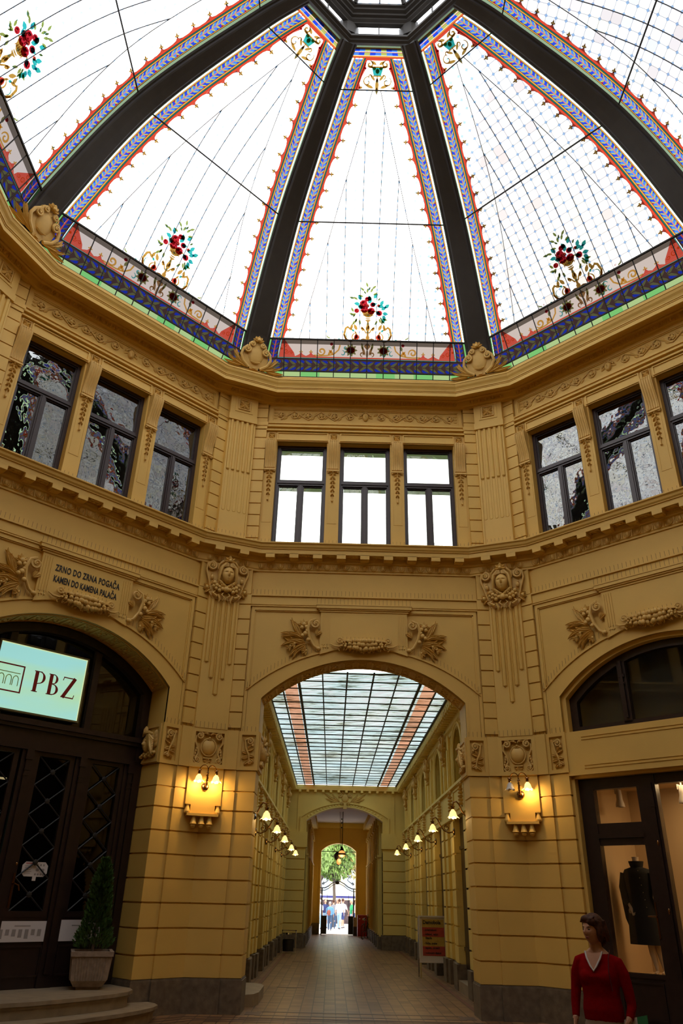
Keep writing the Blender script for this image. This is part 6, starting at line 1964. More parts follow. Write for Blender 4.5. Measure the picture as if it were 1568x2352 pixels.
m = MB(); m.frame(-.93+.03, -.36, .33, .87, .025, -.016, -.002); mk('logo_square', m, 'signred', parent=SG)
m = MB(); m.box(-.85, -.43, -.014, -.002, .70, .712)
for cx in (-.79, -.64, -.50):
    m.tube([(cx-.055, -.006, .46), (cx-.055, -.006, .58)]+[(cx-.055*math.cos(t), -.006, .58+.075*math.sin(t)) for t in [PI*i/8 for i in range(9)]]+[(cx+.055, -.006, .46)], .008, 4)
mk('logo_arches', m, 'signyel', parent=SG)

# notices
def poster(name, ang, x0, x1, z0, z1, r, label, lines, cat='notice'):
    R = empty(name, loc=at((x0+x1)/2, r, z0, ang), rz=ang, label=label, cat=cat); w = (x1-x0)/2; h = z1-z0
    m = MB(); m.box(-w, w, 0, .006, 0, h); mk('sheet', m, 'paper', parent=R)
    m = MB()
    for a, b, c, d in lines: m.box(a, b, -.002, 0, c, d)
    mk('print', m, 'greyprint', parent=R); return R
MAT['greyprint'] = plain('grey_print', (.30, .27, .26), .7); MAT['redprint'] = plain('red_print', (.5, .06, .04), .7)
ln = [(-.15, .15, .245, .262)]
for i in range(7): ln.append((-.42+.12*i, -.35+.12*i, .05+.02*((i*3) % 4), .20))
poster('notice_sheet', 45, -.10, .89, 1.21, 1.54, DR-.075, 'wide white notice under the glass of the bank door', ln)
poster('notice_sheet', 45, 1.10, 2.02, 1.21, 1.56, DR-.075, 'white notice under the door glass partly hidden by the potted conifer', [(-.2, .1, .25, .265)])
R = empty('octagonal_notice', loc=at(.445, DR-.02, 2.27, 45), rz=45, label='white eight sided notice stuck on the bank door glass', cat='notice')
m = MB(); m.prism([(-.19, 0), (.19, 0), (.25, .06), (.25, .19), (.19, .25), (-.19, .25), (-.25, .19), (-.25, .06)], 0, .006); m.box(-.02, .05, 0, .006, -.07, 0); mk('sheet', m, 'paper', parent=R)
m = MB()
for i in range(5): m.box(-.2, -.08+.02*(i % 2), -.002, 0, .05+.03*i, .06+.03*i)
for i in range(4): m.ball((.02+.055*i, -.001, .04), .02, .002, .02, 8, 4)
for i in range(3): m.box(.03+.06*i, .06+.06*i, -.002, 0, .18, .215)
for x in (.05, .16): m.ball((x, -.001, .115), .035, .002, .028, 8, 4)
mk('symbols', m, 'greyprint', parent=R)
m = MB(); m.box(-.19, .0, -.002, 0, .215, .228); mk('red_line', m, 'redprint', parent=R)

# steps of the bank
def half(pts): return [(-x, y) for x, y in reversed(pts[:-1])]+pts[::-1] if False else None
up_pts = [(2.31, 9.24), (2.31, 8.40), (2.18, 8.10), (1.95, 7.88), (1.6, 7.72), (1.1, 7.60), (.5, 7.52), (0, 7.48)]
lo_pts = [(2.31, 9.24), (2.31, 8.47), (2.72, 8.39), (2.72, 8.15), (2.62, 7.90), (2.38, 7.68), (1.95, 7.46), (1.4, 7.28), (.7, 7.14), (0, 7.08)]
def sym(p): return p+[(-x, y) for x, y in reversed(p[:-1])]
def shrink(p, d): return [(x-d*(1 if x > 2.0 else x/2.5) if x > 0 else x, y+d) for x, y in p]
m = MB(); m.vprism(sym(up_pts), .425, .48); m.vprism(sym(shrink(up_pts, .03)), .38, .425); m.vprism(sym(shrink(up_pts, .05)), .24, .38)
ST = mk('floor_step_upper', m, 'stepstone', rz=45, kind='structure')
m = MB(); m.vprism(sym(lo_pts), .185, .24); m.vprism(sym(shrink(lo_pts, .03)), .14, .185); m.vprism(sym(shrink(lo_pts, .05)), 0, .14)
mk('floor_step_lower', m, 'stepstone', rz=45, kind='structure')

# potted conifer
PL = empty('potted_conifer', loc=at(1.60, 8.72, .48, 45), rz=18, label='small cone shaped conifer in a ribbed stone pot by the bank door', cat='plant')
m = MB()
def sq(h, z): return [(-h, -h, z), (h, -h, z), (h, h, z), (-h, h, z)]
m.strip(sq(.20, 0), sq(.20, .04), True); m.strip(sq(.25, .05), sq(.31, .14), True); m.strip(sq(.31, .14), sq(.345, .52), True); m.strip(sq(.20, .04), sq(.25, .05), True)
m.strip(sq(.37, .52), sq(.375, .60), True); m.strip(sq(.345, .52), sq(.37, .52), True); m.strip(sq(.375, .60), sq(.31, .60), True); m.strip(sq(.31, .60), sq(.30, .54), True)
m.add(sq(.31, .545), [(0, 1, 2, 3)])
for sd in range(4):
    a = rad(90*sd); ca, sa = math.cos(a), math.sin(a)
    for i in range(11):
        x = -.26+.052*i; p0 = (x*.9, -.315, .15); p1 = (x, -.348, .50)
        m.tube([(p0[0]*ca-p0[1]*sa, p0[0]*sa+p0[1]*ca, p0[2]), (p1[0]*ca-p1[1]*sa, p1[0]*sa+p1[1]*ca, p1[2])], .015, 4)
mk('ribbed_pot', m, 'planter', parent=PL)
MAT['conifer'] = plain('conifer_green', (0.045, 0.105, 0.012), .6, noise=.5, nscale=9)
m = MB(); rn = random.Random(9)
for i in range(5200):
    t = rn.random()**.8; z = .62+1.5*t; R = .36*(1-t)**.75*(.9+.15*math.sin(7*t+2))+.02
    if t < .10: R *= .75+2.5*t
    a = rn.random()*6.283; q = R*(.55+.5*rn.random()); x, y = q*math.cos(a), q*math.sin(a)
    L = .05+.05*rn.random(); el = .5+rn.random()*.8
    u = Vector((math.cos(a+rn.uniform(-.5, .5))*math.cos(el), math.sin(a+rn.uniform(-.5, .5))*math.cos(el), math.sin(el)))*L; v = u.cross(Vector((rn.random()-.5, rn.random()-.5, rn.random()-.5))).normalized()*L*.22
    p = Vector((x, y, z)); m.add([p, p+u*.5+v, p+u, p+u*.5-v], [(0, 1, 2, 3)])
mk('foliage', m, 'conifer', parent=PL)
m = MB(); m.tube([(0, 0, .5), (0, 0, 1.6)], [.03, .015], 6); mk('stem', m, 'bark', parent=PL)

# ================================================================= SHOP FRONT (right)
SR = 8.80
MAT['shopwall'] = plain('shop_cream_wall', (.60, .45, .28), .8)
def shop_front():
    m = MB()     # lintel band between the arch window and the shop window, stepped reveal
    m.box(-2.36, 2.36, 8.485, 9.0, 4.43, 5.32)
    for z in (5.14, 5.20, 4.56, 4.62): m.box(-1.98, 1.98, 8.470, 8.49, z-.010, z+.010)
    A = [(-2.36, 5.335)]+INNER+[(2.36, 5.335)]; B = [(-2.27, 5.335)]+arc_pts(2.27, 6.06, 6.98, 28)+[(2.27, 5.335)]
    band_between(m, A, B, 8.56, 9.0)
    for s in (-1, 1): x0, x1 = sorted((s*2.36, s*2.29)); m.box(x0, x1, 8.57, 9.0, 0, 4.43)
    m.box(-2.36, 2.36, 8.57, 9.0, 4.37, 4.43)
    mk('trim_8', m, 'plaster', rz=-45, kind='structure')
    W = empty('window_30', loc=(0, 0, 0), rz=-45, kind='structure')
    m = MB(); I1 = arc_pts(2.27, 6.06, 6.98, 24); I2 = arc_pts(2.10, 5.98, 6.82, 24)
    band_between(m, [(-2.27, 5.335)]+I1+[(2.27, 5.335)], [(-2.10, 5.335)]+I2+[(2.10, 5.335)], SR-.08, SR+.06)
    m.box(-2.15, 2.15, SR-.08, SR+.06, 5.335, 5.45)
    for x in (-.99, .99): m.box(x-.09, x+.09, SR-.08, SR+.06, 5.4, 6.8); m.box(x-.03, x+.03, SR-.13, SR-.07, 5.5, 6.7); m.box(x-.06, x+.06, SR-.12, SR-.07, 6.35, 6.42); m.box(x-.05, x+.05, SR-.12, SR-.07, 6.2, 6.24)
    mk('window_frame', m, 'wood', parent=W)
    m = MB(); m.prism(I2+[(2.1, 5.45), (-2.1, 5.45)], SR, SR+.01); mk('pane', m, 'shopglass', parent=W)
    m = MB(); m.box(-2.3, 2.3, 9.1, 9.15, 5.2, 7.1); mk('blind_back', m, 'blindgrey', parent=W)
    D = empty('door_2', loc=(0, 0, 0), rz=-45, kind='structure')
    m = MB()
    m.box(-2.29, -1.98, SR-.08, SR+.08, 0, 4.37); m.box(-1.04, -.66, SR-.10, SR+.08, 0, 4.37); m.box(.70, 2.29, SR-.06, SR+.08, 0, 4.37)
    m.box(-2.0, -1.0, SR-.08, SR+.08, 4.15, 4.37); m.box(-.7, .75, SR-.08, SR+.08, 4.18, 4.37)
    m.box(-2.0, -1.0, SR-.06, SR+.06, 3.09, 3.50); m.box(-2.0, -1.0, SR-.10, SR+.02, 3.22, 3.30)
    m.box(-2.0, -1.0, SR-.06, SR+.06, 0, .93); m.frame(-1.92, -1.10, .2, .8, .03, SR-.08, SR-.05); m.box(-2.0, -1.0, SR-.08, SR+.0, .86, .93)
    m.box(-.7, .75, SR-.06, SR+.06, 0, 1.28)
    m.box(-.80, -.72, SR-.14, SR-.09, .3, 4.2); m.box(-.81, -.71, SR-.15, SR-.09, 3.75, 4.05)
    mk('wooden_frame', m, 'wood', parent=D)
    for x0, x1, z0, z1 in ((-1.98, -1.04, .93, 3.09), (-1.98, -1.04, 3.5, 4.15), (-.66, .70, 1.28, 4.18)):
        m = MB(); m.box(x0, x1, SR, SR+.008, z0, z1); mk('pane', m, 'shopglass', parent=D)
    m = MB(); m.tube([(-1.02, SR-.13, 1.86), (-1.18, SR-.13, 1.86)], .014, 6); m.tube([(-1.02, SR-.09, 1.86), (-1.02, SR-.14, 1.86)], .014, 6); m.box(-1.035, -1.005, SR-.11, SR-.10, 1.5, 2.1); m.ball((-.76, SR-.15, 3.1), .02, .01, .05, 8, 5); m.ball((-.76, SR-.15, 1.95), .02, .01, .05, 8, 5)
    mk('brass_handle', m, 'brass', smooth=True, parent=D)
MAT['blindgrey'] = plain('grey_blind', (.05, .05, .038), .8)
shop_front()
room('wall_shop_room', -45, -2.25, 2.2, 8.92, 10.9, .82, 4.36, 'shopwall')
def area(name, ang, s_, r_, z_, sx, sy, power, col, rot=(0, 0, 0)):
    d = bpy.data.lights.new(name, 'AREA'); d.shape = 'RECTANGLE'; d.size = sx*K; d.size_y = sy*K; d.energy = power; d.color = col
    o = bpy.data.objects.new(name, d); COL.objects.link(o); o.location = Vector(at(s_, r_, z_, ang))*K; o.rotation_euler = (rot[0], rot[1], rad(ang)+rot[2]); return o
area('shop_ceiling_light', -45, .4, 9.8, 4.28, 2.2, .9, 34, (1.0, .66, .32))
m = MB(); m.box(-.62, 1.6, 9.3, 9.36, 4.26, 4.30); mk('shop_strip_light', m, 'tube', rz=-45, label='bright strip light along the ceiling of the shop window', cat='light')
def spot(label, s_, r_):
    R = empty('track_spotlight', loc=at(s_, r_, 4.34, -45), rz=-45, label=label, cat='lamp', group='track spotlights in the shop')
    m = MB(); m.box(-.22, .22, -.02, .02, -.02, 0); m.tube([(0, 0, 0), (0, 0, -.13)], .015, 6)
    m.lathe([(.0, -.12), (.055, -.12), (.065, -.28), (.06, -.30), (.09, -.40), (.095, -.46), (.085, -.46), (.07, -.36)], (0, 0, 0), 14); m.box(-.07, -.055, -.05, .05, -.2, -.1)
    mk('lamp_body', m, 'white', smooth=True, parent=R)
    m = MB(); m.ball((0, 0, -.42), .05, .05, .03, 8, 5); mk('lens', m, 'chrome', parent=R)
spot('white track spotlight behind the small upper pane of the shop door', -1.82, 9.55)
spot('white track spotlight at the top of the large shop window', -.48, 9.55)
# mannequin
MN = empty('mannequin', loc=at(-1.70, 9.62, .86, -45), rz=-45, label='headless pale mannequin in a long black coat behind the shop door glass', cat='mannequin')
MAT['mannq'] = plain('mannequin_skin', (.55, .42, .30), .45); MAT['coat'] = plain('black_wool', (.008, .008, .009), .85)
def loft(m, rings, n=18):
    """closed rings (cx, cy, rx, ry, z)"""
    vs = []; fs = []
    for cx, cy, rx, ry, z in rings:
        for j in range(n): a = 2*PI*j/n; vs.append((cx+rx*math.cos(a), cy+ry*math.sin(a), z))
    for i in range(len(rings)-1):
        for j in range(n): fs.append((i*n+j, i*n+(j+1)%n, (i+1)*n+(j+1)%n, (i+1)*n+j))
    fs.append(tuple(range(n-1, -1, -1))); fs.append(tuple((len(rings)-1)*n+j for j in range(n)))
    m.add(vs, fs)
def hand(m, wrist, d, side, palm=.095, curl=.5, th=.011):
    """open hand: palm, four fingers and a thumb; d = direction of the fingers, side = across the palm"""
    w = Vector(wrist); d = Vector(d).normalized(); sd = Vector(side).normalized(); nn = d.cross(sd).normalized()
    k = w+d*palm
    m.tube([w-d*.03, w, w+d*palm*.5, k], [.026, .028, .040, .038], 8, flat=.5) if False else None
    vs = []; N = 8
    for f, wd, tk in ((-.25, .028, .024), (0, .028, .020), (.35, .038, .017), (.8, .044, .015), (1.0, .042, .012)):
        c = w+d*palm*f
        for j in range(N): a = 2*PI*j/N; vs.append(tuple(c+sd*(wd*math.cos(a))+nn*(tk*math.sin(a))))
    fs = [(i*N+j, i*N+(j+1)%N, (i+1)*N+(j+1)%N, (i+1)*N+j) for i in range(4) for j in range(N)]+[tuple(4*N+j for j in range(N))]
    m.add(vs, fs)
    for i, L in enumerate((.070, .080, .076, .060)):
        b = k+sd*(-.033+.022*i)-d*.008; a1 = curl*.35; p = [b]; dd = d
        for sgm in (.42, .33, .25):
            dd = (dd*math.cos(a1)+nn*math.sin(a1)).normalized(); p.append(p[-1]+dd*L*sgm)
        m.tube(p, [th, th*.95, th*.85, th*.55], 6)
    b = w+d*palm*.25-sd*.030; t1 = (d*.65-sd*.75).normalized(); m.tube([b, b+t1*.035, b+t1*.035+(d*.9-sd*.3).normalized()*.032, b+t1*.035+(d*.95-sd*.1).normalized()*.055], [th*1.25, th*1.15, th, th*.6], 6)
m = MB(); loft(m, [(0, 0, .075, .075, 1.80), (0, 0, .062, .062, 1.90), (0, 0, .065, .065, 2.02), (0, 0, .07, .07, 2.06)])
m.tube([(-.24, -.05, 1.22), (-.19, -.12, 1.16)], [.04, .03], 8); hand(m, (-.19, -.13, 1.16), (.55, -.1, -.95), (.8, 0, .5), palm=.11, th=.013)
for x, y in ((.08, -.02), (.20, .04)):
    m.tube([(x, y, .5), (x+.01, y, .36), (x+.03, y+.02, .2), (x+.05, y, .07)], [.07, .065, .05, .03], 10); m.tube([(x+.05, y+.02, .06), (x+.05, y-.10, .02)], [.03, .03], 8)
mk('body', m, 'mannq', smooth=True, parent=MN)
m = MB(); loft(m, [(0, 0, .34, .20, .50), (0, 0, .32, .19, .8), (0, 0, .29, .17, 1.1), (0, 0, .24, .15, 1.32), (0, 0, .27, .16, 1.55), (0, 0, .31, .15, 1.74), (0, 0, .26, .12, 1.83), (0, 0, .12, .10, 1.87)], 22)
m.tube([(-.27, 0, 1.76), (-.33, -.02, 1.5), (-.31, -.03, 1.3), (-.23, -.08, 1.20)], [.09, .085, .075, .06], 10); m.tube([(.27, 0, 1.76), (.34, 0, 1.5), (.36, 0, 1.2)], [.09, .085, .07], 10)
m.lathe([(.11, 1.84), (.13, 1.90), (.15, 1.98), (.13, 1.98), (.11, 1.90)], (0, .01, 0), 16)
m.tube([(-.30, .10, 1.5), (-.36, .08, 1.35), (-.34, .10, .95), (-.28, .1, .7)], [.06, .09, .08, .05], 8)
mk('black_coat', m, 'coat', smooth=True, parent=MN)
m = MB()
for i in range(6): m.ball((.10+.012*i, -.175+.004*i, 1.80-.13*i), .010, .006, .010, 6, 4)
mk('coat_button', m, 'chrome', parent=MN)

# ================================================================= CORRIDOR PROPS
# A-frame board
MAT['yel'] = plain('yellow_paper', (.46, .29, .045), .6, noise=.15, nscale=12, bump=.5, bscale=14); MAT['redp'] = plain('red_paper', (.42, .045, .025), .6, noise=.15, nscale=12, bump=.5, bscale=14)
AS = empty('pavement_sign', loc=(2.50, 16.95, 0), label='folding white framed board with yellow and red strips of lettering by the right wall', cat='sign')
def tiltp(x, y, z, t=.10): return (x, y+z*t, z)
m = MB(); m.X = lambda x, y, z: (x, y+(z-.0)*.13, z)
m.frame(-.44, .44, .39, 1.62, .045, -.03, .02)
m.box(-.40, .40, -.005, .01, .42, 1.60)
mk('board', m, 'white', parent=AS)
m = MB(); m.X = lambda x, y, z: (x, y+z*.13, z)
for x in (-.41, .41): m.box(x-.022, x+.022, -.02, .02, 0, .42)
m.X = lambda x, y, z: (x, .44-y-z*.13, z)
for x in (-.43, .43): m.box(x-.02, x+.02, -.02, .02, 0, 1.58)
mk('legs', m, 'chrome', parent=AS)
def paper(z0, z1, mat):
    m = MB(); m.X = lambda x, y, z: (x, y+z*.13, z); m.box(-.335, .335, -.012, -.006, z0, z1); mk('paper_strip', m, mat, parent=AS)
paper(1.31, 1.525, 'yel'); paper(1.06, 1.31, 'redp'); paper(.815, 1.06, 'yel'); paper(.57, .815, 'redp')
TT = math.atan(1/.13)
for i, (s, z, sz, x) in enumerate((('Demobola', 1.40, .135, -.31), ('- poletvakovi', 1.215, .085, -.30), ('- ki\u0161tovi, valjci', 1.10, .085, -.29), ('  lijepila', 1.005, .085, -.28), ('- folije, trake', .865, .085, -.29), ('- tapete, ukrasni', .75, .08, -.30), ('- vodovodni dijelovi', .62, .07, -.29))):
    o = text(s, sz, 'black', (x, z*.13-.016, z), 0, AS, tilt=math.degrees(TT), bold=.0045 if i == 0 else .0025, xs=.95 if i == 0 else .9, depth=.0015)
# litter bin
BN = empty('litter_bin', loc=(-2.30, 26.3, 0), label='round dark litter bin in a steel stand at the left end of the passage', cat='bin')
m = MB(); m.lathe([(.0, .08), (.22, .08), (.235, .5), (.22, .5)], (-.03, 0, 0), 18); mk('basket', m, 'darkbin' if 'darkbin' in MAT else 'iron', smooth=True, parent=BN)
m = MB()
for x in (-.29, .27): m.box(x-.02, x+.02, -.02, .02, 0, .84)
m.box(-.31, .29, -.02, .02, .80, .84); m.lathe([(0, .74), (.13, .74), (.14, .68), (0, .68)], (-.03, 0, 0), 14); m.box(-.27, .25, -.15, .15, 0, .03)
mk('steel_stand', m, 'chrome', parent=BN)
# security camera
CC = empty('security_camera', loc=(-2.42, 9.05, 3.62), label='grey tube security camera on the left wall at the passage mouth', cat='camera')
m = MB(); m.tube([(0, .10, .08), (.03, -.04, .02), (.05, -.16, -.05)], [.05, .052, .055], 12); m.box(-.01, .09, -.20, .12, .06, .075)
mk('housing', m, 'chrome', smooth=True, parent=CC)
m = MB(); m.ball((.052, -.165, -.053), .042, .02, .042, 10, 6); mk('lens', m, 'black', parent=CC)
m = MB(); m.tube([(0, .08, .05), (-.02, .25, .0)], .015, 6); mk('bracket', m, 'chrome', parent=CC)
# shop steps in the corridor right and left
m = MB(); m.box(2.70, 3.25, 11.9, 14.0, 0, .24); m.box(2.95, 3.25, 11.9, 13.9, .24, .48); mk('floor_step_right', m, 'stepstone', kind='structure')
m = MB(); m.vprism([(-2.45, 9.5), (-2.2, 9.7), (-2.12, 10.1), (-2.12, 11.4), (-2.2, 11.8), (-2.45, 12.0), (-3.2, 12.0), (-3.2, 9.5)], 0, .22); mk('floor_step_left', m, 'stepstone', kind='structure')
# red mailbox cabinet and bicycle, black bin by the gate
MAT['redbox'] = plain('red_enamel', (.36, .012, .016), .35)
RB = empty('red_cabinet', loc=(1.28, 42.2, 0), label='red cabinet against the right wall near the gate', cat='cabinet')
m = MB(); m.box(-.28, .28, -.28, .28, .05, 1.12); m.box(-.30, .30, -.30, .30, 1.12, 1.17); mk('body', m, 'redbox', parent=RB)
m = MB(); m.box(.0, .2, -.29, -.28, .9, 1.0); m.box(-.2, -.12, -.29, -.28, .95, 1.0); mk('stickers', m, 'white', parent=RB)
BI = empty('bicycle', loc=(1.42, 40.2, 0), rz=72, label='black bicycle leaning by the red cabinet', cat='bicycle')
m = MB()
def wheel(m, x, r=.38):
    m.tube([(x+r*math.cos(t), 0, r+r*math.sin(t)) for t in [2*PI*i/22 for i in range(23)]], .022, 5)
    for i in range(10): a = PI*i/5; m.tube([(x, 0, r), (x+r*math.cos(a), 0, r+r*math.sin(a))], .004, 3)
wheel(m, -.60); wheel(m, .60); mk('wheels', m, 'black', parent=BI)
m = MB()
for a, b in (((-.6, 0, .38), (-.15, 0, .95)), ((-.15, 0, .95), (.35, 0, .95)), ((.35, 0, .95), (0, 0, .36)), ((0, 0, .36), (-.22, 0, .85)), ((0, 0, .36), (-.6, 0, .38)), ((.34, 0, .85), (.6, 0, .38)), ((.34, 0, .85), (.30, 0, 1.12))): m.tube([a, b], .02, 5)
m.tube([(.22, -.25, 1.1), (.32, 0, 1.12), (.22, .25, 1.1)], .015, 5); m.ball((-.2, 0, 1.02), .13, .07, .04, 8, 5)
mk('frame', m, 'blackiron', parent=BI)
m = MB(); m.ball((.38, 0, 1.2), .05, .05, .05, 8, 5); mk('lamp', m, 'white', parent=BI)
GB_ = empty('black_bin', loc=(.95, 44.0, 0), label='black bin with a pale lid beside the gate on the right', cat='bin')
m = MB(); m.box(-.16, .16, -.2, .2, 0, .5); mk('body', m, 'blackiron', parent=GB_); m = MB(); m.box(-.15, .17, -.22, .2, .5, 1.0); mk('lid', m, 'planter', parent=GB_)
# ================================================================= PEOPLE
U = 1/K      # metres -> building units
def solid(mb, name, mat, parent, voxel, smooth=6, loc=None):
    """fuses overlapping limbs into one continuous skin"""
    me = mb.mesh(name+'_raw', mat, True)
    o = bpy.data.objects.new('tmp', me); COL.objects.link(o)
    r = o.modifiers.new('r', 'REMESH'); r.mode = 'VOXEL'; r.voxel_size = voxel
    s_ = o.modifiers.new('s', 'SMOOTH'); s_.iterations = smooth; s_.factor = .5
    dg = bpy.context.evaluated_depsgraph_get()
    m2 = bpy.data.meshes.new_from_object(o.evaluated_get(dg)); bpy.data.objects.remove(o)
    m2.name = name
    if not m2.materials: m2.materials.append(MAT[mat])
    m2.polygons.foreach_set('use_smooth', [True]*len(m2.polygons))
    return link(name, m2, parent=parent)
class PM(MB):
    """same builder, numbers in metres"""
    def mesh(s, *a, **k):
        s.v = [(x*U, y*U, z*U) for x, y, z in s.v]; return MB.mesh(s, *a, **k)
def ell_loft(m, rings, n=22, sq=1.0):
    vs = []; fs = []
    for cx, cy, rx, ry, z in rings:
        for j in range(n): a = 2*PI*j/n; vs.append((cx+rx*math.cos(a), cy+ry*math.sin(a), z))
    for i in range(len(rings)-1):
        for j in range(n): fs.append((i*n+j, i*n+(j+1)%n, (i+1)*n+(j+1)%n, (i+1)*n+j))
    fs.append(tuple(range(n-1, -1, -1))); fs.append(tuple((len(rings)-1)*n+j for j in range(n)))
    m.add(vs, fs)
def head(m, c, yaw, R=(.078, .098, .122), n=40, k=36):
    """head facing -y before turning by yaw; c = centre of the skull"""
    vs = []; fs = []
    def g(a, b, s): return math.exp(-((a-b)/s)**2)
    for i in range(k+1):
        ph = -PI/2+PI*i/k
        for j in range(n):
            th = 2*PI*j/n; x, y, z = math.cos(ph)*math.sin(th), -math.cos(ph)*math.cos(th), math.sin(ph)
            X, Y, Z = x*R[0], y*R[1], z*R[2]
            front = max(0, -y)**1.2
            if z < 0: X *= 1-.26*(-z)**1.3*1.0; Y *= 1-.10*(-z)
            if z < -.1 and y < 0: Y *= 1-.05*(-z)
            d = 0
            u = X/R[0]
            d += .024*g(u, 0, .13)*g(z, -.17, .15) + .012*g(u, 0, .11)*g(z, .04, .16)      # nose
            d -= .011*(g(u, -.40, .20)+g(u, .40, .20))*g(z, .07, .10)                       # eye sockets
            d += .006*(g(u, -.40, .12)+g(u, .40, .12))*g(z, .06, .045)                      # lids
            d += .005*(g(u, -.38, .26)+g(u, .38, .26))*g(z, .22, .06)
            d += .009*g(u, 0, .22)*g(z, -.44, .045) + .008*g(u, 0, .2)*g(z, -.54, .05) - .006*g(u, 0, .26)*g(z, -.49, .018)
            d += .012*g(u, 0, .26)*g(z, -.80, .13) + .004*(g(u, -.55, .2)+g(u, .55, .2))*g(z, -.18, .18)
            Y -= d*front
            ca, sa = math.cos(yaw), math.sin(yaw)
            vs.append((c[0]+X*ca-Y*sa, c[1]+X*sa+Y*ca, c[2]+Z))
    for i in range(k):
        for j in range(n): fs.append((i*n+j, i*n+(j+1)%n, (i+1)*n+(j+1)%n, (i+1)*n+j))
    m.add(vs, fs)
    ca, sa = math.cos(yaw), math.sin(yaw)
    for s in (-1, 1):
        X, Y = s*R[0]*.97, .008
        m.ball((c[0]+X*ca-Y*sa, c[1]+X*sa+Y*ca, c[2]-.012), .012, .018, .030, 8, 6)
MAT['skin'] = plain('skin', (.50, .26, .16), .5, noise=.06, nscale=20)
MAT['hair'] = plain('brown_hair', (.075, .028, .014), .62, noise=.6, nscale=30, spec=.2)
MAT['sweater'] = plain('red_knit', (.24, .002, .003), .95, noise=.12, nscale=30, bump=.5, bscale=260, spec=.05)
MAT['tee'] = plain('white_tee', (.62, .60, .58), .8)
MAT['trousers'] = plain('beige_trousers', (.34, .27, .20), .85)
MAT['shoe'] = plain('brown_shoe', (.06, .03, .02), .5)
MAT['eye'] = plain('eye', (.03, .02, .015), .2)
MAT['lip'] = plain('lips', (.30, .08, .06), .5)
MAT['magw'] = plain('magazine_white', (.65, .62, .58), .5); MAT['magg'] = plain('magazine_green', (.03, .20, .08), .5)

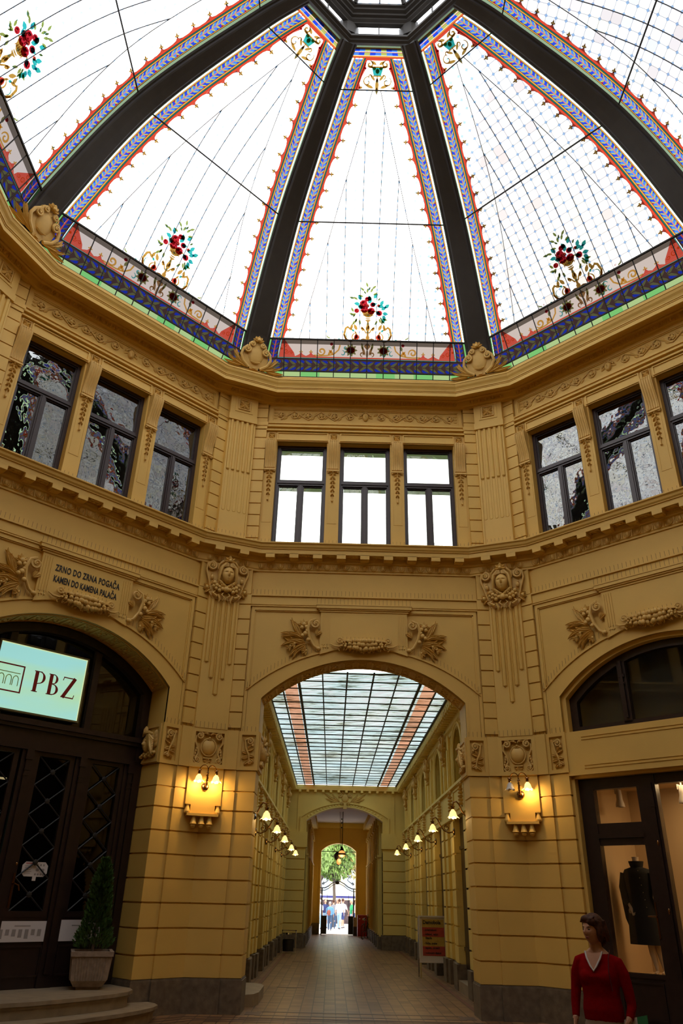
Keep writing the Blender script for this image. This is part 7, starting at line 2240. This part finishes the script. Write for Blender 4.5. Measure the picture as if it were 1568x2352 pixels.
def woman():
    P_ = empty('person', loc=(2.16, .25, 0), rz=-36, label='woman with short brown hair in red sweater holding a magazine by the shop', cat='person')
    HY = rad(-22)
    b = PM()
    head(b, (-.005, -.030, 1.555), HY)
    b.tube([(.0, .0, 1.36), (-.002, -.006, 1.42), (-.003, -.010, 1.50)], [.062, .054, .052], 14)
    ell_loft(b, [(0, .0, .14, .07, 1.34), (0, 0, .10, .06, 1.385), (0, 0, .055, .05, 1.42)])
    # chest skin within the neckline
    ell_loft(b, [(0, -.035, .075, .06, 1.22), (0, -.03, .10, .065, 1.30), (0, -.01, .09, .06, 1.37)])
    solid(b, 'body', 'skin', P_, .0042*1, 3)
    # face details
    ca, sa = math.cos(HY), math.sin(HY)
    def fp(x, y, z): return (-.005+x*ca-y*sa, -.030+x*sa+y*ca, 1.555+z)
    e = PM()
    for s in (-1, 1): e.ball(fp(s*.029, -.083, .008), .0125, .006, .0055, 10, 6)
    mk('eyes', e, 'eye', parent=P_, smooth=True)
    e = PM(); e.tube([fp(-.022, -.084, -.055), fp(-.008, -.095, -.052), fp(.008, -.095, -.052), fp(.022, -.084, -.055)], [.002, .0045, .0045, .002], 6); e.tube([fp(-.018, -.084, -.061), fp(0, -.094, -.062), fp(.018, -.084, -.061)], [.002, .005, .002], 6)
    mk('lips', e, 'lip', parent=P_, smooth=True)
    e = PM()
    for s in (-1, 1): e.tube([fp(s*.014, -.094, .024), fp(s*.030, -.090, .029), fp(s*.046, -.076, .025)], [.002, .003, .001], 5)
    mk('eyebrows', e, 'hair', parent=P_)
    # hair: layered short cut swept across the brow
    h = PM()
    for (x, y, z, rx, ry, rz) in ((0, .018, .045, .094, .100, .098), (0, .055, -.01, .090, .070, .095), (.070, .012, -.010, .028, .058, .085), (-.066, .022, .0, .024, .050, .075), (0, .070, -.070, .072, .050, .065), (.0, -.040, .088, .072, .055, .040), (.045, -.055, .070, .045, .040, .035)):
        h.ball(fp(x, y, z), rx, ry, rz, 18, 12)
    rn = random.Random(4)
    for i in range(60):
        t = rn.random(); s = -1 if rn.random() < .45 else 1
        y0 = rn.uniform(-.05, .08)
        p0 = fp(s*rn.uniform(.0, .03), y0-.01, .115+rn.uniform(-.01, .012)-abs(y0)*.25); p1 = fp(s*(.068+rn.random()*.014), y0+rn.uniform(-.01, .02), .06+rn.uniform(-.02, .02)); p2 = fp(s*(.082+rn.random()*.01), y0+.012+rn.random()*.02, -.02+rn.uniform(-.03, .02)); p3 = fp(s*(.070+rn.random()*.02), y0+.02+rn.random()*.02, -.075+rn.uniform(-.02, .02))
        if y0 < -.03: p2 = fp(s*.078, y0+.015, .01); p3 = fp(s*.076, y0+.03, -.02)
        h.tube([p0, p1, p2, p3], [.006, .011, .010, .003], 5)
    for i in range(14): x = -.045+.008*i; h.tube([fp(x+.02, -.05, .112), fp(x, -.082, .090), fp(x-.018, -.088, .060)], [.008, .010, .003], 5)
    solid(h, 'hair', 'hair', P_, .0045, 2)
    # sweater
    s_ = PM()
    ell_loft(s_, [(0, 0, .172, .118, .87), (0, -.008, .176, .124, .95), (0, -.008, .160, .112, 1.05), (0, -.012, .165, .118, 1.13), (0, -.022, .176, .130, 1.20), (0, -.012, .176, .112, 1.27), (0, -.004, .165, .088, 1.325), (0, .004, .125, .072, 1.365), (0, .010, .088, .062, 1.392)], 26)
    for q in (-1, 1): s_.ball((q*.075, -.085, 1.195), .070, .062, .068, 14, 10)
    s_.tube([(.11, .0, 1.325), (.168, .003, 1.305), (.208, .008, 1.22), (.232, .012, 1.10), (.246, .01, .99), (.232, -.05, .90)], [.05, .056, .054, .047, .041, .033], 14)       # her left arm (viewer right)
    s_.tube([(-.11, .0, 1.325), (-.166, .0, 1.305), (-.204, -.003, 1.22), (-.224, -.008, 1.10), (-.235, -.03, .99), (-.232, -.065, .885)], [.05, .056, .053, .046, .040, .031], 14)
    sw = solid(s_, 'sweater', 'sweater', P_, .0075, 4)
    # v opening in the knit: white tee edge and bare skin laid on the chest
    def chest(x, z):
        t = (z-1.20)/.2; yy = -.148+.25*max(0, z-1.20)*1.15+1.6*x*x*.9
        return (x, yy, z)
    v = PM()
    L = [(-.078, 1.392), (-.060, 1.34), (-.030, 1.285), (0, 1.245), (.030, 1.285), (.060, 1.34), (.078, 1.392)]
    def cy(x, z): return -.0135-.118*math.sqrt(max(.05, 1-((z-1.215)/.235)**2))*(1-.9*(x/.18)**2)
    pts = [(x, cy(x, z)-.012, z) for x, z in L]
    k = len(L)
    top = (0, cy(0, 1.37)-.004, 1.375)
    v.add(pts+[top], [(i, i+1, k) for i in range(k-1)])
    v.add([(x, y-.004, z) for x, y, z in []], [])
    mk('neckline_skin', v, 'skin', parent=P_, smooth=True)
    v = PM(); v.tube([(x, y-.003, z) for x, y, z in pts], .0075, 6, flat=.6); mk('white_collar', v, 'tee', parent=P_, smooth=True)
    # hands
    hd = PM(); hand(hd, (-.232, -.080, .865), (-.05, -.25, -1), (.25, -1, .2), palm=.080, curl=.75, th=.0085)
    hand(hd, (.225, -.065, .885), (-.35, -.45, -.8), (.1, -1, .5), palm=.078, curl=1.1, th=.0085)
    hd.tube([(-.232, -.06, .90), (-.232, -.080, .865)], [.026, .026], 10); hd.tube([(.232, -.05, .91), (.225, -.065, .885)], [.027, .026], 10)
    mk('hands', hd, 'skin', parent=P_, smooth=True)
    t = PM()
    ell_loft(t, [(0, 0, .150, .105, .98), (0, .0, .168, .118, .88), (0, .005, .165, .118, .80), (0, .005, .150, .10, .76)])
    t.tube([(-.085, -.0, .84), (-.088, -.03, .62), (-.085, -.07, .46), (-.082, -.06, .25), (-.080, -.06, .07)], [.092, .080, .062, .056, .062], 14)
    t.tube([(.085, .0, .84), (.088, .03, .62), (.085, .06, .46), (.082, .12, .25), (.080, .16, .09)], [.092, .080, .062, .056, .062], 14)
    solid(t, 'trousers', 'trousers', P_, .009, 4)
    sh = PM()
    for x, y, z in ((-.080, -.09, .035), (.080, .13, .045)): sh.ball((x, y-.03, z), .042, .125, .04, 14, 8); sh.box(x-.035, x+.035, y-.13, y+.08, 0.0 if x < 0 else .008, .02)
    mk('shoes', sh, 'shoe', parent=P_, smooth=True)
    # strap over the shoulder
    st = PM(); st.tube([(.110, .02, 1.402), (.120, -.075, 1.345), (.125, -.125, 1.24), (.14, -.125, 1.1)], .004, 5); mk('bag_strap', st, 'sweaterdk', parent=P_)
    P_.scale = (.975, .975, .975)
    return P_
MAT['sweaterdk'] = plain('dark_red_strap', (.09, .004, .006), .8)
woman()
MG = empty('magazine', loc=(2.16+.19*U, .25-.17*U, .79*U), rz=-52, label='white and green magazine held by the woman in red', cat='magazine')
m = PM(); m.X = lambda x, y, z: (x, y+x*.1, z+x*.25); m.box(-.10, .03, -.004, .004, -.03, .10); mk('white_cover', m, 'magw', parent=MG)
m = PM(); m.X = lambda x, y, z: (x, y+x*.1, z+x*.25); m.box(.03, .12, -.004, .004, -.03, .10); mk('green_cover', m, 'magg', parent=MG)
m = PM(); m.X = lambda x, y, z: (x, y+x*.1, z+x*.25); m.box(-.075, -.06, -.006, -.004, .0, .07); m.box(-.05, -.038, -.006, -.004, .0, .06); mk('red_print', m, 'redprint', parent=MG)

# ---- people in the street
SH = {}
def colmat(n, c): 
    if n not in MAT: MAT[n] = plain(n, c, .8)
    return n
def walker(loc, rz, h, top, bottom, hairc, label, stride=.10, bag=None, lean=0.0, long=False):
    P_ = empty('person', loc=loc, rz=rz, label=label, cat='person', group=None)
    k = h/1.7
    def S(m): m.v = [(x*k, y*k, z*k) for x, y, z in m.v]; return m
    b = PM(); head(b, (0, -.02, 1.585), 0, n=16, k=14); b.tube([(0, 0, 1.36), (0, -.01, 1.50)], [.06, .05], 8)
    for s in (-1, 1):
        b.tube([(s*.23, -.02+s*stride*.6, 1.10), (s*.24, -.06+s*stride, .95), (s*.235, -.09+s*stride, .86)], [.036, .03, .024], 8); hand(b, (s*.235, -.095+s*stride, .85), (0, -.2, -1), (0, 1, 0), palm=.07, th=.008)
        if stride: b.tube([(s*.085, s*-stride, .5), (s*.085, s*-stride*1.3, .12)], [.05, .04], 8)
    ell_loft(b, [(0, 0, .15, .09, .95), (0, 0, .15, .09, 1.3), (0, 0, .06, .05, 1.4)], 10)
    solid(S(b), 'body', 'skin', P_, .012, 2)
    hh = PM(); hh.ball((0, .015, 1.62), .088, .098, .10, 12, 8); mk('hair', S(hh), hairc, parent=P_, smooth=True)
    t = PM(); ell_loft(t, [(0, 0, .17, .115, .90), (0, 0, .165, .11, 1.05), (0, -.01, .185, .12, 1.25), (0, 0, .17, .09, 1.36), (0, 0, .08, .06, 1.42)], 14)
    for s in (-1, 1): t.tube([(s*.16, 0, 1.35), (s*.21, 0, 1.27), (s*.235, s*stride*.5, 1.08 if not long else .95)], [.06, .056, .05], 8)
    solid(S(t), 'shirt', top, P_, .015, 3)
    l = PM(); ell_loft(l, [(0, 0, .15, .10, .95), (0, 0, .165, .11, .85), (0, 0, .15, .1, .78)], 12)
    zl = .08 if not isinstance(bottom, tuple) else .5
    bm = bottom if not isinstance(bottom, tuple) else bottom[0]
    for s in (-1, 1): l.tube([(s*.08, 0, .84), (s*.085, -s*stride*.6, .55), (s*.085, -s*stride*1.2, zl)], [.088, .07, .058], 8)
    solid(S(l), 'trousers', bm, P_, .015, 3)
    f = PM()
    for s in (-1, 1): f.ball((s*.085, -s*stride*1.3-.04, .04), .04, .12, .04, 8, 5)
    mk('shoes', S(f), 'shoe', parent=P_, smooth=True)
    if bag:
        g = PM(); g.ball((.05, .16, 1.05), .13, .08, .18, 10, 7); mk('backpack', S(g), bag, parent=P_, smooth=True)
    return P_
colmat('blue_shirt', (.10, .25, .45)); colmat('jeans_dark', (.03, .06, .12)); colmat('jeans_light', (.25, .38, .55)); colmat('green_shirt', (.02, .28, .10)); colmat('grey_check', (.20, .20, .22))
colmat('white_shirt', (.6, .62, .68)); colmat('brown_bag', (.22, .06, .04)); colmat('navy', (.02, .03, .12)); colmat('grey_hair', (.30, .27, .25)); colmat('pale_pink', (.6, .4, .38))
walker((-.68, 51.5, 0), 172, 1.52, 'blue_shirt', 'jeans_dark', 'grey_hair', 'person in a blue shirt with a brown backpack walking away just outside the gate', .06, 'brown_bag', long=True)
walker((.92, 53.0, 0), -75, 1.66, 'green_shirt', 'jeans_light', 'grey_hair', 'man in a green shirt and pale jeans at the right of the gate view', .05)
walker((.02, 54.2, 0), 160, 1.68, 'white_shirt', 'jeans_light', 'hair', 'person in a white top and jeans walking away beyond the blue shirt', .12)
walker((-.42, 54.8, 0), 185, 1.62, 'grey_check', 'jeans_dark', 'hair', 'person in a grey checked shirt behind the blue shirt', .06)
walker((.32, 56.5, 0), 150, 1.70, 'white_shirt', ('navy',), 'hair', 'person in shorts striding behind the man in green', .2)
walker((-1.05, 55.5, 0), 20, 1.64, 'navy', 'jeans_light', 'hair', 'person in navy seen behind the left gate leaf', .08)
walker((-1.45, 53.5, 0), 200, 1.62, 'white_shirt', 'jeans_light', 'grey_hair', 'person in white at the left edge of the gate opening', .06)
walker((1.35, 58.0, 0), 90, 1.64, 'pale_pink', 'navy', 'hair', 'person in pale pink at the right edge of the gate opening', .06)
walker((-.1, 60.0, 0), 30, 1.66, 'pale_pink', 'jeans_dark', 'grey_hair', 'person in pale pink far back under the parasols', .06)
